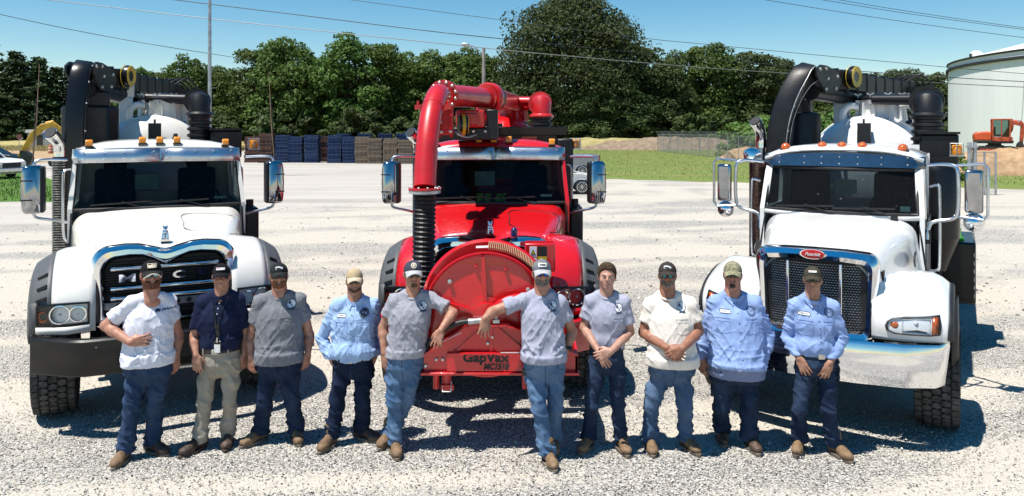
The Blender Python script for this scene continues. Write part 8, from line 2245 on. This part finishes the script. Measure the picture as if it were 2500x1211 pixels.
def watch(d):
    w, e = Vector(d['wR']), Vector(d['eR']); ax = (w - e).normalized(); c = w - ax * .030
    o = MB().lathe([(.036, -.014), (.041, -.010), (.041, .010), (.036, .014)], c, ax, 22, (False, False)).build('watch', mat('olive_strap', (0.05, 0.055, 0.03), 0.7), d['root'])
    MB().lathe([(.021, 0), (.021, .010), (.016, .013)], c + Vector((.026, -.030, .006)), (.62, -.75, .2), 18).build('watch_case', M_dark, o)
    p = d['hc']; MB().box((p[0] - .19, p[1] - .06, p[2] + .02), (.03, .05, .06)).build('phone_clip', M_dark, d['root'])
person(dict(seed=6, label='man in a pale grey T-shirt and faded cap, arm resting on the red reel', Y=6.88, cap=(1322, 629), chin=(1323, 698), neck=(1323, 714), sL=(1273, 732), sR=(1370, 737), eL=(1205, 760, -.04), wL=(1184, 777, -.10), eR=(1398, 810, .05), wR=(1382, 858, -.03),
    hL=(1306, 908), hR=(1352, 908), kL=(1317, 996, -.10), kR=(1356, 992, .02), aL=(1337, 6.76), aR=(1349, 7.06), tL=R(16), tR=R(4), tor=(.186, .190, .182, .132, .164), hem=883, slL=.62, slR=.56, arm=1.08, g=1.04, leg=1.02,
    handL=((-.10, -.12, -1), (-.25, .95, 0), 1, .16, .3), handR=((-.55, .05, -.7), (-.2, .9, .3), -1, .3), skin=S_tan, shirt=T_lav, shname='t_shirt', legmat=J_light, boot=M_boot, logo='tee', lgx=.095, lgz=.10, fold=1.35, yaw=R(6),
    capm=(K_grey, K_lgrey, K_grey), patch=('script', M_patch, .036, .017, .192), glass=G_blue, beard=('full', H_grey, .003), hair=('side', H_grey), hyaw=R(5), extra=watch))

person(dict(seed=7, label='young man without a cap, short brown hair, hands crossed in front', Y=7.02, cap=(1480, 634), chin=(1480, 704), neck=(1481, 716), sL=(1440, 733), sR=(1526, 736), eL=(1426, 800, .00), wL=(1462, 858, -.20), eR=(1538, 810, .02), wR=(1492, 858, -.25),
    hL=(1456, 885), hR=(1506, 885), kL=(1445, 990, -.02), kR=(1508, 990, -.02), aL=(1437, 7.10), aR=(1517, 7.06), tL=R(-26), tR=R(8), tor=(.160, .150, .156, .110, .108), hem=845, belt=842, tuck=True, blouse=.010, slL=.66, slR=.70, arm=.98, g=.97, leg=.88, hs=.99,
    handL=((.50, -.05, -.85), (-.2, .9, .2), 1, .15), handR=((-.90, -.1, -.35), (-.1, 1, -.2), -1, .42), skin=S_fair, shirt=T_lav, shname='t_shirt', legmat=J_dark2, boot=M_boot, logo='tee', lgx=.10, lgz=.115, pockets=(1,), fold=.9,
    hair=('short', H_lbrown), brow=H_brown, hrol=R(3), hyaw=R(3), beltm=True))

person(dict(seed=8, label='heavy man in a cream T-shirt with clasped hands and teal sunglasses', Y=7.02, cap=(1628, 635), chin=(1629, 700), neck=(1630, 717), sL=(1585, 742), sR=(1690, 741), eL=(1571, 812, .00), wL=(1628, 850, -.27), eR=(1706, 808, .00), wR=(1668, 850, -.29),
    hL=(1613, 912), hR=(1662, 912), kL=(1591, 988, -.02), kR=(1672, 988, -.02), aL=(1587, 7.06), aR=(1675, 7.08), tL=R(-2), tR=R(20), tor=(.198, .220, .200, .146, .182), hem=893, slL=.62, slR=.62, arm=1.12, g=1.08, leg=1.02, hs=.98,
    handL=((.80, -.1, -.50), (-.1, 1, -.1), 1, .35), handR=((-.80, -.1, -.52), (-.1, 1, -.2), -1, .40), skin=S_dtan, shirt=T_cream, shname='t_shirt', legmat=J_mid2, boot=M_boot, logo='tee', lgx=.108, lgz=.10, pockets=(1,), fold=.6,
    capm=(K_brown, K_brown), capscript=True, glass=G_teal, beard=('full', H_grey, .0025), hair=('side', H_dark)))

person(dict(seed=9, label='big man in an untucked blue work shirt and camouflage cap, dark goatee', Y=7.10, cap=(1788, 632), chin=(1788, 700), neck=(1790, 717), sL=(1742, 738), sR=(1846, 738), eL=(1716, 820, .06), wL=(1714, 874, .00), eR=(1874, 816, .05), wR=(1863, 890, -.05),
    hL=(1766, 930), hR=(1823, 930), kL=(1761, 992, -.01), kR=(1829, 992, -.03), aL=(1763, 7.28), aR=(1831, 7.10), tL=R(-12), tR=R(4), tor=(.244, .246, .222, .158, .200), hem=894, long=True, arm=1.1, g=1.12, leg=1.12, hs=1.02,
    handL=(dn, (.7, .7, 0), 1, .7), handR=((-.15, -.05, -1), (-.7, .7, 0), -1, .6), skin=S_ruddy, shirt=W_blue, shname='work_shirt', under=U_blue, underhem=921, legmat=J_dark2, boot=M_bootd, collar=True, pockets=(-1, 1), pkx=.125, tagname=True, logo='light', lgx=.13, lgz=.135, fold=1.1,
    capm=(K_camo, K_camo), glass=G_dark, beard=('goatee', H_dark, .011), hair=('side', H_dark)))

person(dict(seed=10, label='slim man in a tucked blue work shirt and olive cap before the chrome grille', Y=6.92, cap=(1982, 653), chin=(1983, 710), neck=(1985, 724), sL=(1938, 744), sR=(2036, 748), eL=(1921, 822, .03), wL=(1950, 874, -.12), eR=(2055, 824, .03), wR=(2026, 886, -.12),
    hL=(1966, 893), hR=(2016, 893), kL=(1953, 998, -.03), kR=(2022, 1003, -.04), aL=(1951, 7.04), aR=(2040, 6.93), tL=R(-28), tR=R(14), tor=(.170, .158, .164, .114, .114), hem=858, belt=858, tuck=True, blouse=.022, long=True, arm=1.0, g=1.0, leg=.95, hs=.95,
    handL=((.45, -.15, -.85), (.1, 1, -.1), 1, .22, .2), handR=((-.38, -.1, -.9), (-.1, 1, -.1), -1, .45, .15), skin=S_brown, shirt=W_blue, shname='work_shirt', legmat=J_dark2, boot=M_boot, collar=True, pockets=(-1, 1), tagname=True, logo='light', beltm=True, fold=1.0,
    capm=(K_olive, K_olive), patch=('bar', M_patch, .036, .009, .192), glass=G_dark, hair=('side', H_dark)))
